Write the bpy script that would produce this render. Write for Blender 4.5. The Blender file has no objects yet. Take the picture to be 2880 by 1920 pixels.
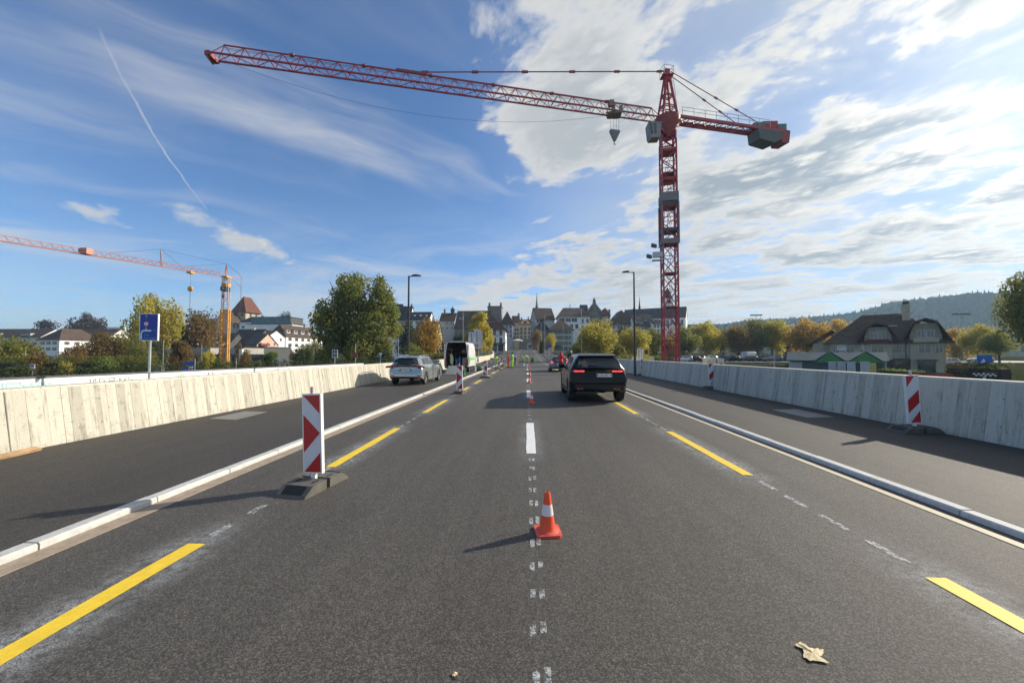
import bpy, bmesh, math, random
from mathutils import Vector, Matrix, Euler
random.seed(7)
R = math.radians
SC = bpy.context.scene
COL = SC.collection

# ------------------------------------------------------------------ camera
CAM_H = 1.65
cd = bpy.data.cameras.new('camera'); cam = bpy.data.objects.new('camera', cd); COL.objects.link(cam)
cd.sensor_width = 36.0; cd.lens = 13.0; cd.clip_end = 9000; cd.clip_start = 0.05
cam.location = (0, 0, CAM_H)
PITCH = math.atan(34 / 1040.0); YAW = math.atan(42 / 1040.0)
cam.rotation_euler = (R(90) + PITCH, 0, YAW)
SC.camera = cam
CAM_R = Euler((R(90) + PITCH, 0, YAW)).to_matrix()

# ------------------------------------------------------------------ light
SUN_AZ = R(63.0)      # measured from +Y towards +X
SUN_EL = R(25.0)
SUN_DIR = Vector((math.sin(SUN_AZ) * math.cos(SUN_EL), math.cos(SUN_AZ) * math.cos(SUN_EL), math.sin(SUN_EL)))
sl = bpy.data.lights.new('sun', 'SUN'); sl.energy = 5.0; sl.angle = R(0.6); sl.color = (1.0, 0.91, 0.76)
so = bpy.data.objects.new('sun', sl); COL.objects.link(so)
so.rotation_euler = (-SUN_DIR).to_track_quat('-Z', 'Y').to_euler()
so.location = (60, 30, 60)

SC.view_settings.view_transform = 'Standard'
SC.view_settings.look = 'None'
SC.view_settings.exposure = 0.38
SC.view_settings.gamma = 1.0
SC.view_settings.use_curve_mapping = False
SC.render.engine = 'CYCLES'
SC.cycles.max_bounces = 4
SC.cycles.transparent_max_bounces = 8
SC.cycles.volume_bounces = 0

# ------------------------------------------------------------------ node helpers
class NT:
    """Tiny expression helper round a node tree."""
    def __init__(s, tree): s.t = tree
    def node(s, typ, ins=None, **props):
        n = s.t.nodes.new(typ)
        for k, v in props.items(): setattr(n, k, v)
        for k, v in (ins or {}).items(): s.put(n.inputs[k], v)
        return n
    def put(s, sock, v):
        if isinstance(v, bpy.types.NodeSocket): s.t.links.new(v, sock)
        elif v is not None: sock.default_value = v
    def m(s, op, a, b=None, c=None, clamp=False):
        n = s.t.nodes.new('ShaderNodeMath'); n.operation = op; n.use_clamp = clamp
        s.put(n.inputs[0], a); s.put(n.inputs[1], b); s.put(n.inputs[2], c)
        return n.outputs[0]
    def v(s, op, a, b=None):
        n = s.t.nodes.new('ShaderNodeVectorMath'); n.operation = op
        s.put(n.inputs[0], a)
        if op == 'SCALE': s.put(n.inputs['Scale'], b)
        else: s.put(n.inputs[1], b)
        return n.outputs['Value'] if op in ('DOT_PRODUCT', 'LENGTH', 'DISTANCE') else n.outputs[0]
    def xyz(s, x=0, y=0, z=0):
        n = s.t.nodes.new('ShaderNodeCombineXYZ')
        for i, q in enumerate((x, y, z)): s.put(n.inputs[i], q)
        return n.outputs[0]
    def sep(s, v):
        n = s.t.nodes.new('ShaderNodeSeparateXYZ'); s.put(n.inputs[0], v); return n.outputs
    def noise(s, vec, scale=1, detail=4, rough=.5, dist=0, out='Fac'):
        n = s.t.nodes.new('ShaderNodeTexNoise'); s.put(n.inputs['Vector'], vec)
        s.put(n.inputs['Scale'], scale); s.put(n.inputs['Detail'], detail); s.put(n.inputs['Roughness'], rough); s.put(n.inputs['Distortion'], dist)
        return n.outputs[out]
    def voro(s, vec, scale=1, feature='F1', out='Distance', rnd=1):
        n = s.t.nodes.new('ShaderNodeTexVoronoi'); n.feature = feature
        s.put(n.inputs['Vector'], vec); s.put(n.inputs['Scale'], scale); s.put(n.inputs['Randomness'], rnd)
        return n.outputs[out]
    def rng(s, v, a, b, c=0, d=1, smooth=False):
        n = s.t.nodes.new('ShaderNodeMapRange')
        n.interpolation_type = 'SMOOTHSTEP' if smooth else 'LINEAR'
        s.put(n.inputs[0], v)
        for i, q in enumerate((a, b, c, d)): s.put(n.inputs[i + 1], q)
        return n.outputs[0]
    def mix(s, f, a, b, blend='MIX'):
        n = s.t.nodes.new('ShaderNodeMix'); n.data_type = 'RGBA'; n.blend_type = blend
        s.put(n.inputs[0], f); s.put(n.inputs[6], a); s.put(n.inputs[7], b)
        return n.outputs[2]
    def mapping(s, vec, loc=(0, 0, 0), rot=(0, 0, 0), scale=(1, 1, 1)):
        n = s.t.nodes.new('ShaderNodeMapping'); s.put(n.inputs[0], vec)
        n.inputs[1].default_value = loc; n.inputs[2].default_value = rot; n.inputs[3].default_value = scale
        return n.outputs[0]

def c4(c): return (c[0], c[1], c[2], 1.0)

# ------------------------------------------------------------------ world: sky with clouds
W = bpy.data.worlds.new('World'); SC.world = W; W.use_nodes = True
def build_world():
    t = W.node_tree; t.nodes.clear(); n = NT(t)
    sky = n.node('ShaderNodeTexSky', sky_type='NISHITA', sun_disc=False, sun_elevation=SUN_EL,
                 sun_rotation=SUN_AZ, air_density=1.0, dust_density=0.1, ozone_density=6.5, altitude=380)
    bg = n.node('ShaderNodeBackground', {'Strength': 0.125})
    t.links.new(sky.outputs[0], bg.inputs[0])
    d = n.node('ShaderNodeTexCoord').outputs['Generated']
    x, y, z = n.sep(d)
    zz = n.m('ADD', n.m('MAXIMUM', z, 0.0), 0.10)
    px = n.m('DIVIDE', x, zz); py = n.m('DIVIDE', y, zz)
    P = n.xyz(px, py, 0)
    warp = n.v('SCALE', n.v('SUBTRACT', n.noise(P, 1.1, 3, .5, out='Color'), (.5, .5, .5)), 0.55)
    PW = n.v('ADD', P, warp)
    def blob(cx, cy, rx, ry, rot=0.0):
        q = n.v('SUBTRACT', P, (cx, cy, 0))
        q = n.mapping(q, rot=(0, 0, -rot))
        q = n.v('MULTIPLY', q, (1 / rx, 1 / ry, 0))
        return n.m('SUBTRACT', 1.0, n.m('MINIMUM', n.v('LENGTH', q), 1.0))
    # --- broken sheet of cloud on the sunny side of the sky
    def rs(v, rot, sc): return n.v('MULTIPLY', n.mapping(v, rot=(0, 0, rot)), sc)
    edge = n.m('ADD', px, n.m('MULTIPLY', n.m('SUBTRACT', n.noise(P, .9, 3), .5), .9))
    far = n.rng(py, 2.2, 4.4, 0, 1, True)
    edge = n.m('ADD', edge, n.m('MULTIPLY', far, .9))
    cov = n.rng(edge, -.70, .30, -.34, .12, True)
    cov = n.m('SUBTRACT', cov, n.m('MULTIPLY', blob(.30, 1.95, .62, .50, .3), .30))
    cov = n.m('SUBTRACT', cov, n.m('MULTIPLY', blob(1.25, 1.12, .55, .20, -.75), .12))
    cov = n.m('ADD', cov, n.m('MULTIPLY', blob(.0, 1.15, .50, .72, 0), .20))
    cov = n.m('ADD', cov, n.m('MULTIPLY', blob(1.05, 1.75, .9, .42, -.78), .20))
    cov = n.m('ADD', cov, n.m('MULTIPLY', blob(-.15, 1.95, .5, .5, 0), .13))
    cov = n.m('ADD', cov, n.m('MULTIPLY', blob(-1.78, 2.20, .42, .95, .06), .62))
    cov = n.m('ADD', cov, n.m('MULTIPLY', blob(-2.19, 1.74, .24, .55, .3), .55))
    cov = n.m('ADD', cov, n.m('MULTIPLY', far, n.rng(px, -3, .6, .05, .05)))
    def field(v, fine):
        w_ = n.v('SCALE', n.v('SUBTRACT', n.noise(v, 1.1, 2, .5, out='Color'), (.5, .5, .5)), 0.38)
        q = rs(n.v('ADD', v, w_), R(45), (.85, 1.22, 1))
        f = n.noise(q, 1.75, 6 if fine else 5, .56)
        if fine:
            pj = n.v('ADD', q, n.v('SCALE', n.noise(q, 7, 3, .6, out='Color'), .10))
            f = n.m('SUBTRACT', f, n.m('MULTIPLY', n.m('SUBTRACT', n.voro(pj, 6.5), .42), .13)); f = n.m('SUBTRACT', f, n.m('MULTIPLY', n.m('SUBTRACT', n.voro(pj, 16), .42), .075))
            f = n.m('ADD', f, n.m('MULTIPLY', n.m('SUBTRACT', n.noise(q, 26, 4, .62), .5), .11))
        return q, f
    q1, n1 = field(P, True)
    f1 = n.m('ADD', n1, cov)
    sp = Vector((SUN_DIR.x, SUN_DIR.y, 0)) / (SUN_DIR.z + .1)
    tosun = n.v('SCALE', n.v('NORMALIZE', n.v('SUBTRACT', tuple(sp), P)), .06)
    _, n1s = field(n.v('ADD', P, tosun), False)
    rim = n.rng(n.m('SUBTRACT', n1, n1s), -.02, .11, 0, 1, True)
    dens = n.rng(f1, .475, n.rng(px, -1.2, -.3, .74, .63), 0, 1, True)
    thick = n.rng(f1, .53, .76, 0, 1, True)
    # --- cirrus streaks
    PW = n.v('ADD', P, warp)
    q2 = rs(PW, R(-43), (.42, 1.6, 1))
    ci = n.noise(q2, 1.25, 5, .58, .3)
    cic = n.noise(P, .9, 2)
    cir = n.m('MULTIPLY', n.rng(ci, .44, .78, 0, .62, True), n.rng(cic, .34, .58, .2, 1, True))
    q3 = n.v('SUBTRACT', P, (-.80, 1.38, 0)); q3 = n.mapping(q3, rot=(0, 0, R(-44)))
    sx, sy, _ = n.sep(q3)
    wob = n.m('MULTIPLY', n.m('SUBTRACT', n.noise(P, 2.2, 4, .6), .5), .22)
    band = n.m('MULTIPLY', n.rng(n.m('ABSOLUTE', n.m('ADD', sy, wob)), 0, .15, 1, 0, True),
               n.rng(n.m('ABSOLUTE', sx), .15, .72, 1, 0, True))
    cir = n.m('ADD', cir, n.m('MULTIPLY', band, n.rng(ci, .34, .66, .06, .55)))
    cir = n.m('ADD', cir, n.m('MULTIPLY', n.rng(n.noise(PW, .8, 5, .6), .45, .7, 0, .22, True), n.rng(py, .8, 2.2, .4, 1)))
    cir = n.m('MULTIPLY', cir, n.rng(px, .2, .9, 1.0, .5, True))
    veil = n.m('MULTIPLY', n.rng(px, -.35, 1.0, 0, .78, True), n.rng(n.noise(PW, 1.3, 5, .6), .25, .65, .5, 1.1))
    cir = n.m('MAXIMUM', cir, veil)
    # --- low striped cloud towards the horizon
    low = n.noise(rs(PW, R(20), (.30, .85, 1)), 1.0, 6, .62)
    lowm = n.m('MULTIPLY', n.rng(low, .38, .64, 0, .8, True), n.rng(py, 1.7, 3.2, 0, 1, True))
    lowm = n.m('MULTIPLY', lowm, n.rng(px, -6, -.5, .7, 1, True))
    # --- vapour trail
    a = Vector((-1.11, .896, 0)); b = Vector((-1.650, 1.830, 0)); u = (b - a).normalized(); L = (b - a).length
    q4 = n.v('SUBTRACT', P, tuple(a))
    al = n.v('DOT_PRODUCT', q4, tuple(u)); ac = n.v('DOT_PRODUCT', q4, (-u.y, u.x, 0))
    bow = n.m('MULTIPLY', n.m('MULTIPLY', al, n.m('SUBTRACT', L, al)), .10)
    ac = n.m('ABSOLUTE', n.m('ADD', n.m('SUBTRACT', ac, bow), n.m('MULTIPLY', n.m('SUBTRACT', n.noise(P, 9, 3), .5), .018)))
    wid = n.rng(al, 0, L, .0080, .0046)
    tr = n.rng(n.m('DIVIDE', ac, wid), .2, 1.0, .50, 0, True)
    tr = n.m('MULTIPLY', tr, n.m('MULTIPLY', n.rng(al, -.06, .05, 0, 1, True), n.rng(al, L - .06, L + .02, 1, 0, True)))
    tr = n.m('MULTIPLY', tr, n.rng(n.noise(P, 14, 4), .3, .6, .6, 1))
    dens2 = n.m('MAXIMUM', n.m('MAXIMUM', cir, lowm), tr)
    dens_all = n.m('MAXIMUM', dens, dens2, clamp=True)
    # --- colours: bright thin edges, grey thick cores, brighter towards the sun
    sd = n.m('MAXIMUM', n.v('DOT_PRODUCT', d, tuple(SUN_DIR)), 0.0)
    glow = n.m('ADD', .80, n.m('ADD', n.m('MULTIPLY', n.m('POWER', sd, 4.0), .30), n.m('MULTIPLY', n.m('POWER', sd, 24.0), .8)))
    core = n.m('MULTIPLY', thick, n.m('SUBTRACT', 1.0, n.m('MULTIPLY', rim, .88)))
    core = n.m('MULTIPLY', n.m('MULTIPLY', core, n.rng(px, -.7, 1.1, .30, .95, True)), n.rng(py, 2.2, 4.5, 1, .45, True))
    ccol = n.mix(core, (.98, .98, .98, 1), (.36, .44, .52, 1))
    ccol = n.mix(n.m('MULTIPLY', n.m('POWER', sd, 5.0), n.m('SUBTRACT', 1.0, core)), ccol, (1.0, .97, .86, 1))
    ccol = n.mix(n.m('MULTIPLY', n.m('SUBTRACT', 1.0, dens), n.rng(px, -.2, .8, 0, .75, True)), ccol, (.56, .66, .74, 1))
    ccol = n.v('SCALE', ccol, glow)
    bg2 = n.node('ShaderNodeBackground', {'Color': ccol, 'Strength': .70})
    ms = n.node('ShaderNodeMixShader', {0: dens_all})
    t.links.new(bg.outputs[0], ms.inputs[1]); t.links.new(bg2.outputs[0], ms.inputs[2])
    out = n.node('ShaderNodeOutputWorld'); t.links.new(ms.outputs[0], out.inputs[0])
build_world()
W.cycles.sampling_method = 'MANUAL'; W.cycles.sample_map_resolution = 512

# ------------------------------------------------------------------ pixel of the 2880x1920 photograph -> world
def ray(px, py):
    return CAM_R @ Vector(((px - 1440) / 1040.0, (960 - py) / 1040.0, -1.0))
def at(px, py, Y):
    r = ray(px, py); return Vector((0, 0, CAM_H)) + r * (Y / r.y)
def ground(px, py, z=0.0):
    r = ray(px, py); return Vector((0, 0, CAM_H)) + r * ((z - CAM_H) / r.z)

# ------------------------------------------------------------------ mesh builder
class MB:
    def __init__(s): s.v = []; s.f = []; s.mi = []; s.cur = 0
    def add(s, vs, fs):
        o = len(s.v); s.v += [tuple(p) for p in vs]; s.f += [tuple(i + o for i in q) for q in fs]; s.mi += [s.cur] * len(fs); return s
    def box(s, x0, x1, y0, y1, z0, z1):
        return s.add([(x0, y0, z0), (x1, y0, z0), (x1, y1, z0), (x0, y1, z0), (x0, y0, z1), (x1, y0, z1), (x1, y1, z1), (x0, y1, z1)],
                     [(3, 2, 1, 0), (4, 5, 6, 7), (0, 1, 5, 4), (1, 2, 6, 5), (2, 3, 7, 6), (3, 0, 4, 7)])
    def cbox(s, c, d):
        return s.box(c[0] - d[0] / 2, c[0] + d[0] / 2, c[1] - d[1] / 2, c[1] + d[1] / 2, c[2] - d[2] / 2, c[2] + d[2] / 2)
    def quad(s, a, b, c, d): return s.add([a, b, c, d], [(0, 1, 2, 3)])
    def poly(s, pts): return s.add(pts, [tuple(range(len(pts)))])
    def prism(s, pts, vec):
        k = len(pts); vec = Vector(vec); a = [Vector(p) for p in pts]; b = [p + vec for p in a]
        return s.add(a + b, [tuple(range(k))[::-1], tuple(range(k, 2 * k))] + [(i, (i + 1) % k, k + (i + 1) % k, k + i) for i in range(k)])
    def frame(s, a, b):
        d = (Vector(b) - Vector(a)); L = d.length; d = d / max(L, 1e-9)
        u = d.cross(Vector((0, 0, 1)))
        if u.length < 1e-4: u = Vector((1, 0, 0))
        u.normalize(); w = u.cross(d).normalized(); return d, u, w
    def bar(s, a, b, w, h=None):
        h = w if h is None else h; a = Vector(a); b = Vector(b); d, u, v = s.frame(a, b)
        ps = [a + u * sx * w / 2 + v * sy * h / 2 for sx, sy in ((-1, -1), (1, -1), (1, 1), (-1, 1))]
        qs = [p + (b - a) for p in ps]
        return s.add(ps + qs, [(0, 1, 2, 3), (7, 6, 5, 4)] + [(i, i + 4, (i + 1) % 4 + 4, (i + 1) % 4) for i in range(4)])
    def tube(s, pts, rad, n=8, cap=True):
        pts = [Vector(p) for p in pts]; rad = rad if isinstance(rad, (list, tuple)) else [rad] * len(pts)
        rings = []; pu = None
        for i, p in enumerate(pts):
            a = pts[max(i - 1, 0)]; b = pts[min(i + 1, len(pts) - 1)]; d, u, w = s.frame(a, b)
            if pu is not None:
                u = pu - d * pu.dot(d)
                if u.length < 1e-5: u = d.orthogonal()
                u.normalize(); w = u.cross(d)
            pu = u
            rings.append([p + (u * math.cos(2 * math.pi * k / n) + w * math.sin(2 * math.pi * k / n)) * rad[i] for k in range(n)])
        vs = [q for r_ in rings for q in r_]; fs = []
        for i in range(len(pts) - 1):
            for k in range(n): fs.append((i * n + k, (i + 1) * n + k, (i + 1) * n + (k + 1) % n, i * n + (k + 1) % n))
        if cap: fs += [tuple(range(n)), tuple(range((len(pts) - 1) * n, len(pts) * n))[::-1]]
        return s.add(vs, fs)
    def lathe(s, prof, c=(0, 0, 0), n=20, ax='Z'):
        vs = []; c = Vector(c)
        for r_, h in prof:
            for k in range(n):
                a = 2 * math.pi * k / n; q = (r_ * math.cos(a), r_ * math.sin(a), h)
                if ax == 'X': q = (q[2], q[0], q[1])
                if ax == 'Y': q = (q[0], q[2], q[1])
                vs.append(c + Vector(q))
        fs = []
        for i in range(len(prof) - 1):
            for k in range(n): fs.append((i * n + k, i * n + (k + 1) % n, (i + 1) * n + (k + 1) % n, (i + 1) * n + k))
        return s.add(vs, fs)
    def sphere(s, c, r, n=10, m=6):
        r = r if isinstance(r, (tuple, list)) else (r, r, r); c = Vector(c); vs = []; fs = []
        for i in range(m + 1):
            th = math.pi * i / m
            for k in range(n):
                a = 2 * math.pi * k / n
                vs.append(c + Vector((r[0] * math.sin(th) * math.cos(a), r[1] * math.sin(th) * math.sin(a), r[2] * math.cos(th))))
        for i in range(m):
            for k in range(n): fs.append((i * n + k, (i + 1) * n + k, (i + 1) * n + (k + 1) % n, i * n + (k + 1) % n))
        return s.add(vs, fs)
    def mesh(s, name, mats=None, smooth=False, fix=True):
        me = bpy.data.meshes.new(name); me.from_pydata(s.v, [], s.f)
        for m_ in (mats or []): me.materials.append(m_)
        if mats and len(mats) > 1: me.polygons.foreach_set('material_index', s.mi)
        if fix:
            bm = bmesh.new(); bm.from_mesh(me); bmesh.ops.recalc_face_normals(bm, faces=bm.faces); bm.to_mesh(me); bm.free()
        if smooth:
            me.polygons.foreach_set('use_smooth', [True] * len(me.polygons))
            try: me.set_sharp_from_angle(angle=R(smooth if smooth is not True else 40))
            except Exception: pass
        me.update(); return me
    def build(s, name, m_, parent=None, smooth=False, loc=None, rot=None, fix=True):
        ms = m_ if isinstance(m_, (list, tuple)) else [m_]
        return link(name, s.mesh(name, ms, smooth, fix), parent, loc, rot)

def link(name, me, parent=None, loc=None, rot=None, scale=None):
    o = bpy.data.objects.new(name, me); COL.objects.link(o)
    if parent: o.parent = parent
    if loc is not None: o.location = loc
    if rot is not None: o.rotation_euler = rot
    if scale is not None: o.scale = scale
    return o
def tag(o, label=None, cat=None, group=None, kind=None):
    if label: o['label'] = label
    if cat: o['category'] = cat
    if group: o['group'] = group
    if kind: o['kind'] = kind
    return o
def thing(name, label, cat, loc=(0, 0, 0), rz=0, group=None):
    o = bpy.data.objects.new(name, None); COL.objects.link(o); o.location = loc; o.rotation_euler = (0, 0, rz)
    o.empty_display_size = .2
    return tag(o, label, cat, group)
def copy_tree(o, parent=None):
    c = o.copy(); COL.objects.link(c)
    if parent: c.parent = parent
    for ch in [q for q in o.children]: copy_tree(ch, c)
    return c
def text_mesh(txt, size=1.0, font_extrude=0.0, align='CENTER'):
    cu = bpy.data.curves.new('t', 'FONT'); cu.body = txt; cu.size = size; cu.extrude = font_extrude; cu.align_x = align; cu.align_y = 'CENTER'
    cu.resolution_u = 2
    ob = bpy.data.objects.new('t', cu); COL.objects.link(ob)
    me = bpy.data.meshes.new_from_object(ob); bpy.data.objects.remove(ob); bpy.data.curves.remove(cu)
    return me
def lettering(name, txt, size, m_, parent, loc, rot=(R(90), 0, 0), align='CENTER', sx=1.0):
    me = text_mesh(txt, size, 0.0, align); me.materials.clear(); me.materials.append(m_)
    o = link(name, me, parent, loc, rot); o.scale = (sx, 1, 1); return o

# ------------------------------------------------------------------ materials
MATS = {}
def mat(name, col, rough=.6, metal=0.0, var=.18, scale=2.0, bump=0.0, bscale=30, rnd=0.0, spec=.5, coat=0.0, emit=None, estr=1.0, col2=None, alpha=None, trans=0.0):
    if name in MATS: return MATS[name]
    m_ = bpy.data.materials.new(name); m_.use_nodes = True; t = m_.node_tree; n = NT(t)
    b = t.nodes['Principled BSDF']
    oc = n.node('ShaderNodeTexCoord').outputs['Object']
    nz = n.noise(oc, scale, 6, .6)
    f = n.rng(nz, .3, .7, 1 - var, 1 + var)
    if rnd:
        oi = n.node('ShaderNodeObjectInfo').outputs['Random']
        f = n.m('MULTIPLY', f, n.rng(oi, 0, 1, 1 - rnd, 1 + rnd))
    base = c4(col)
    if col2: base = n.mix(n.rng(n.noise(oc, scale * .6, 5, .6), .38, .62), c4(col), c4(col2))
    cc = n.v('SCALE', base, f) if not isinstance(base, tuple) else n.v('SCALE', tuple(base[:3]), f)
    n.put(b.inputs['Base Color'], cc)
    n.put(b.inputs['Roughness'], n.rng(nz, .3, .7, max(rough - .07, .02), min(rough + .07, 1)))
    b.inputs['Metallic'].default_value = metal
    b.inputs['Specular IOR Level'].default_value = spec
    b.inputs['Coat Weight'].default_value = coat; b.inputs['Coat Roughness'].default_value = .04
    b.inputs['Transmission Weight'].default_value = trans
    if alpha is not None: b.inputs['Alpha'].default_value = alpha
    if emit: b.inputs['Emission Color'].default_value = c4(emit); b.inputs['Emission Strength'].default_value = estr
    if bump:
        bn = n.node('ShaderNodeBump', {'Strength': bump, 'Distance': .02, 'Height': n.noise(oc, bscale, 5, .65)})
        t.links.new(bn.outputs[0], b.inputs['Normal'])
    MATS[name] = m_; return m_
# ================================================================== SETTING
def sstep(a, b, x):
    t = min(max((x - a) / (b - a), 0), 1); return t * t * (3 - 2 * t)
BR_END = 66.0
def z_road(Y):
    return 3.6 * sstep(58, 190, Y) + max(0, Y - 190) * .025
def z_terr(X, Y):
    base = -1.6 - 3.6 * sstep(-18, -34, X) * sstep(12, 40, Y)
    if X > 14: base = -1.6 + 1.25 * sstep(74, 84, Y) * sstep(14, 22, X)
    town = 7.2 * sstep(90, 230, Y) * math.exp(-((X + 20) / 170.0) ** 2)
    lf = 14 * sstep(196, 250, Y) * sstep(-40, -120, X) * (1 if X > -400 else sstep(-700, -400, X))
    z = base + town * .55 + lf
    c = sstep(16, 9, abs(X)) * sstep(BR_END - 4, BR_END + 6, Y)
    return z * (1 - c) + (z_road(Y) - .25) * c

# ---- materials of the ground
def asphalt(name, base, tint, dust=False):
    m_ = bpy.data.materials.new(name); m_.use_nodes = True; t = m_.node_tree; n = NT(t); b = t.nodes['Principled BSDF']
    oc = n.node('ShaderNodeTexCoord').outputs['Object']
    sp = n.voro(oc, 130, out='Color'); sx = n.sep(sp)[0]
    ag = n.m('POWER', sx, 2.4)
    fine = n.noise(oc, 210, 3, .7)
    mid = n.noise(oc, 14, 5, .65)
    big = n.noise(n.mapping(oc, scale=(.55, .16, 1)), 1.0, 5, .6)
    f = n.m('ADD', .75, n.m('MULTIPLY', ag, .70))
    f = n.m('MULTIPLY', f, n.rng(fine, .3, .7, .76, 1.24))
    f = n.m('MULTIPLY', f, n.rng(mid, .3, .7, .90, 1.12))
    f = n.m('MULTIPLY', f, n.rng(big, .3, .7, .84, 1.16))
    tr = n.noise(n.mapping(oc, scale=(3.2, .03, 1)), 1.0, 3, .6)
    f = n.m('MULTIPLY', f, n.rng(tr, .3, .7, .90, 1.10))
    st = n.noise(n.mapping(oc, scale=(.9, .35, 1)), 1.3, 6, .7)
    f = n.m('MULTIPLY', f, n.rng(st, .56, .74, 1.0, .72, True))
    col = n.v('SCALE', n.mix(sx, c4(base), c4(tint)), f)
    if dust:
        x, y, z = n.sep(oc)
        dn = n.m('MULTIPLY', n.m('MULTIPLY', n.rng(n.noise(oc, 2.2, 5, .72), .30, .62, .15, 1, True), n.rng(n.noise(oc, 15, 5, .75), .36, .62, .1, 1.3, True)), n.rng(n.noise(oc, 120, 2, .6), .40, .58, .15, 1))
        tot = None
        for cx, per, st, ln, wd, am in ((-2.86, 4.98, .35, 2.8, .42, .9), (3.0, 5.1, .1, 2.8, .42, .9), (.07, 7.75, 6.17, 2.7, .34, .55)):
            gx = n.rng(n.m('ABSOLUTE', n.m('SUBTRACT', x, cx)), .03, wd, 1, 0, True)
            ph = n.m('SUBTRACT', n.m('PINGPONG', n.m('SUBTRACT', y, st + ln / 2), per / 2), ln / 2)
            gy = n.rng(ph, -.35, .75, 1, .06, True)
            gg = n.m('MULTIPLY', n.m('MULTIPLY', gx, gy), am)
            tot = gg if tot is None else n.m('MAXIMUM', tot, gg)
        fade = n.m('MULTIPLY', tot, dn, clamp=True)
        col = n.mix(n.m('MULTIPLY', fade, .9), col, (.42, .44, .45, 1))
        # sandy wash along both edges
        ed = n.m('ABSOLUTE', n.m('SUBTRACT', x, .15))
        sand = n.m('MULTIPLY', n.rng(ed, 3.75, 4.25, 0, .28, True), n.rng(n.noise(oc, 2.2, 6, .7), .35, .65, .2, 1))
        col = n.mix(sand, col, (.20, .165, .12, 1))
    n.put(b.inputs['Base Color'], col)
    n.put(b.inputs['Roughness'], n.rng(fine, .3, .7, .62, .86))
    b.inputs['Specular IOR Level'].default_value = .45
    bn = n.node('ShaderNodeBump', {'Strength': .55, 'Distance': .006, 'Height': n.m('ADD', sx, fine)})
    t.links.new(bn.outputs[0], b.inputs['Normal'])
    return m_
M_ROAD = asphalt('asphalt_road', (.043, .039, .034), (.100, .091, .080), True)
M_WALK = asphalt('asphalt_footway', (.034, .030, .026), (.070, .062, .053))
M_LOT = asphalt('asphalt_lot', (.05, .05, .05), (.11, .11, .105))
def terrain_mat():
    m_ = bpy.data.materials.new('terrain'); m_.use_nodes = True; t = m_.node_tree; n = NT(t); b = t.nodes['Principled BSDF']
    oc = n.node('ShaderNodeTexCoord').outputs['Object']
    a = n.noise(oc, .02, 6, .6); c = n.noise(oc, .6, 6, .7)
    col = n.mix(n.rng(a, .35, .65), (.035, .05, .016, 1), (.075, .072, .028, 1))
    col = n.mix(n.rng(c, .35, .7), col, (.03, .034, .014, 1))
    n.put(b.inputs['Base Color'], col); b.inputs['Roughness'].default_value = 1.0; b.inputs['Specular IOR Level'].default_value = 0
    return m_
M_TERR = terrain_mat()
M_KERB = mat('kerb_granite', (.52, .52, .50), .75, var=.16, scale=22, bump=.25, bscale=90, rnd=.06)
M_GUT = mat('gutter_sett', (.34, .27, .20), .85, var=.22, scale=9, bump=.3, bscale=60)
M_CREAM = mat('joint_strip', (.55, .47, .33), .7, var=.12, scale=12, bump=.1)
def paint(name, col, wear=.5):
    m_ = bpy.data.materials.new(name); m_.use_nodes = True; t = m_.node_tree; n = NT(t); b = t.nodes['Principled BSDF']
    oc = n.node('ShaderNodeTexCoord').outputs['Object']
    fine = n.noise(oc, 110, 4, .7); mid = n.noise(oc, 9, 6, .7)
    k = n.m('MULTIPLY', n.rng(fine, .52, .72, 0, 1, True), n.rng(mid, .3, .7, .2, 1))
    col_ = n.v('SCALE', tuple(col), n.rng(mid, .3, .7, .84, 1.1))
    n.put(b.inputs['Base Color'], n.mix(n.m('MULTIPLY', k, wear), col_, (.08, .075, .07, 1)))
    b.inputs['Roughness'].default_value = .62
    bn = n.node('ShaderNodeBump', {'Strength': .5, 'Distance': .004, 'Height': fine}); t.links.new(bn.outputs[0], b.inputs['Normal'])
    return m_
M_YEL = paint('yellow_paint', (.88, .60, .03)); M_WHT = paint('white_paint', (.74, .74, .73), .30); M_MARK = paint('chalk_mark', (.62, .64, .64), .9)

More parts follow.
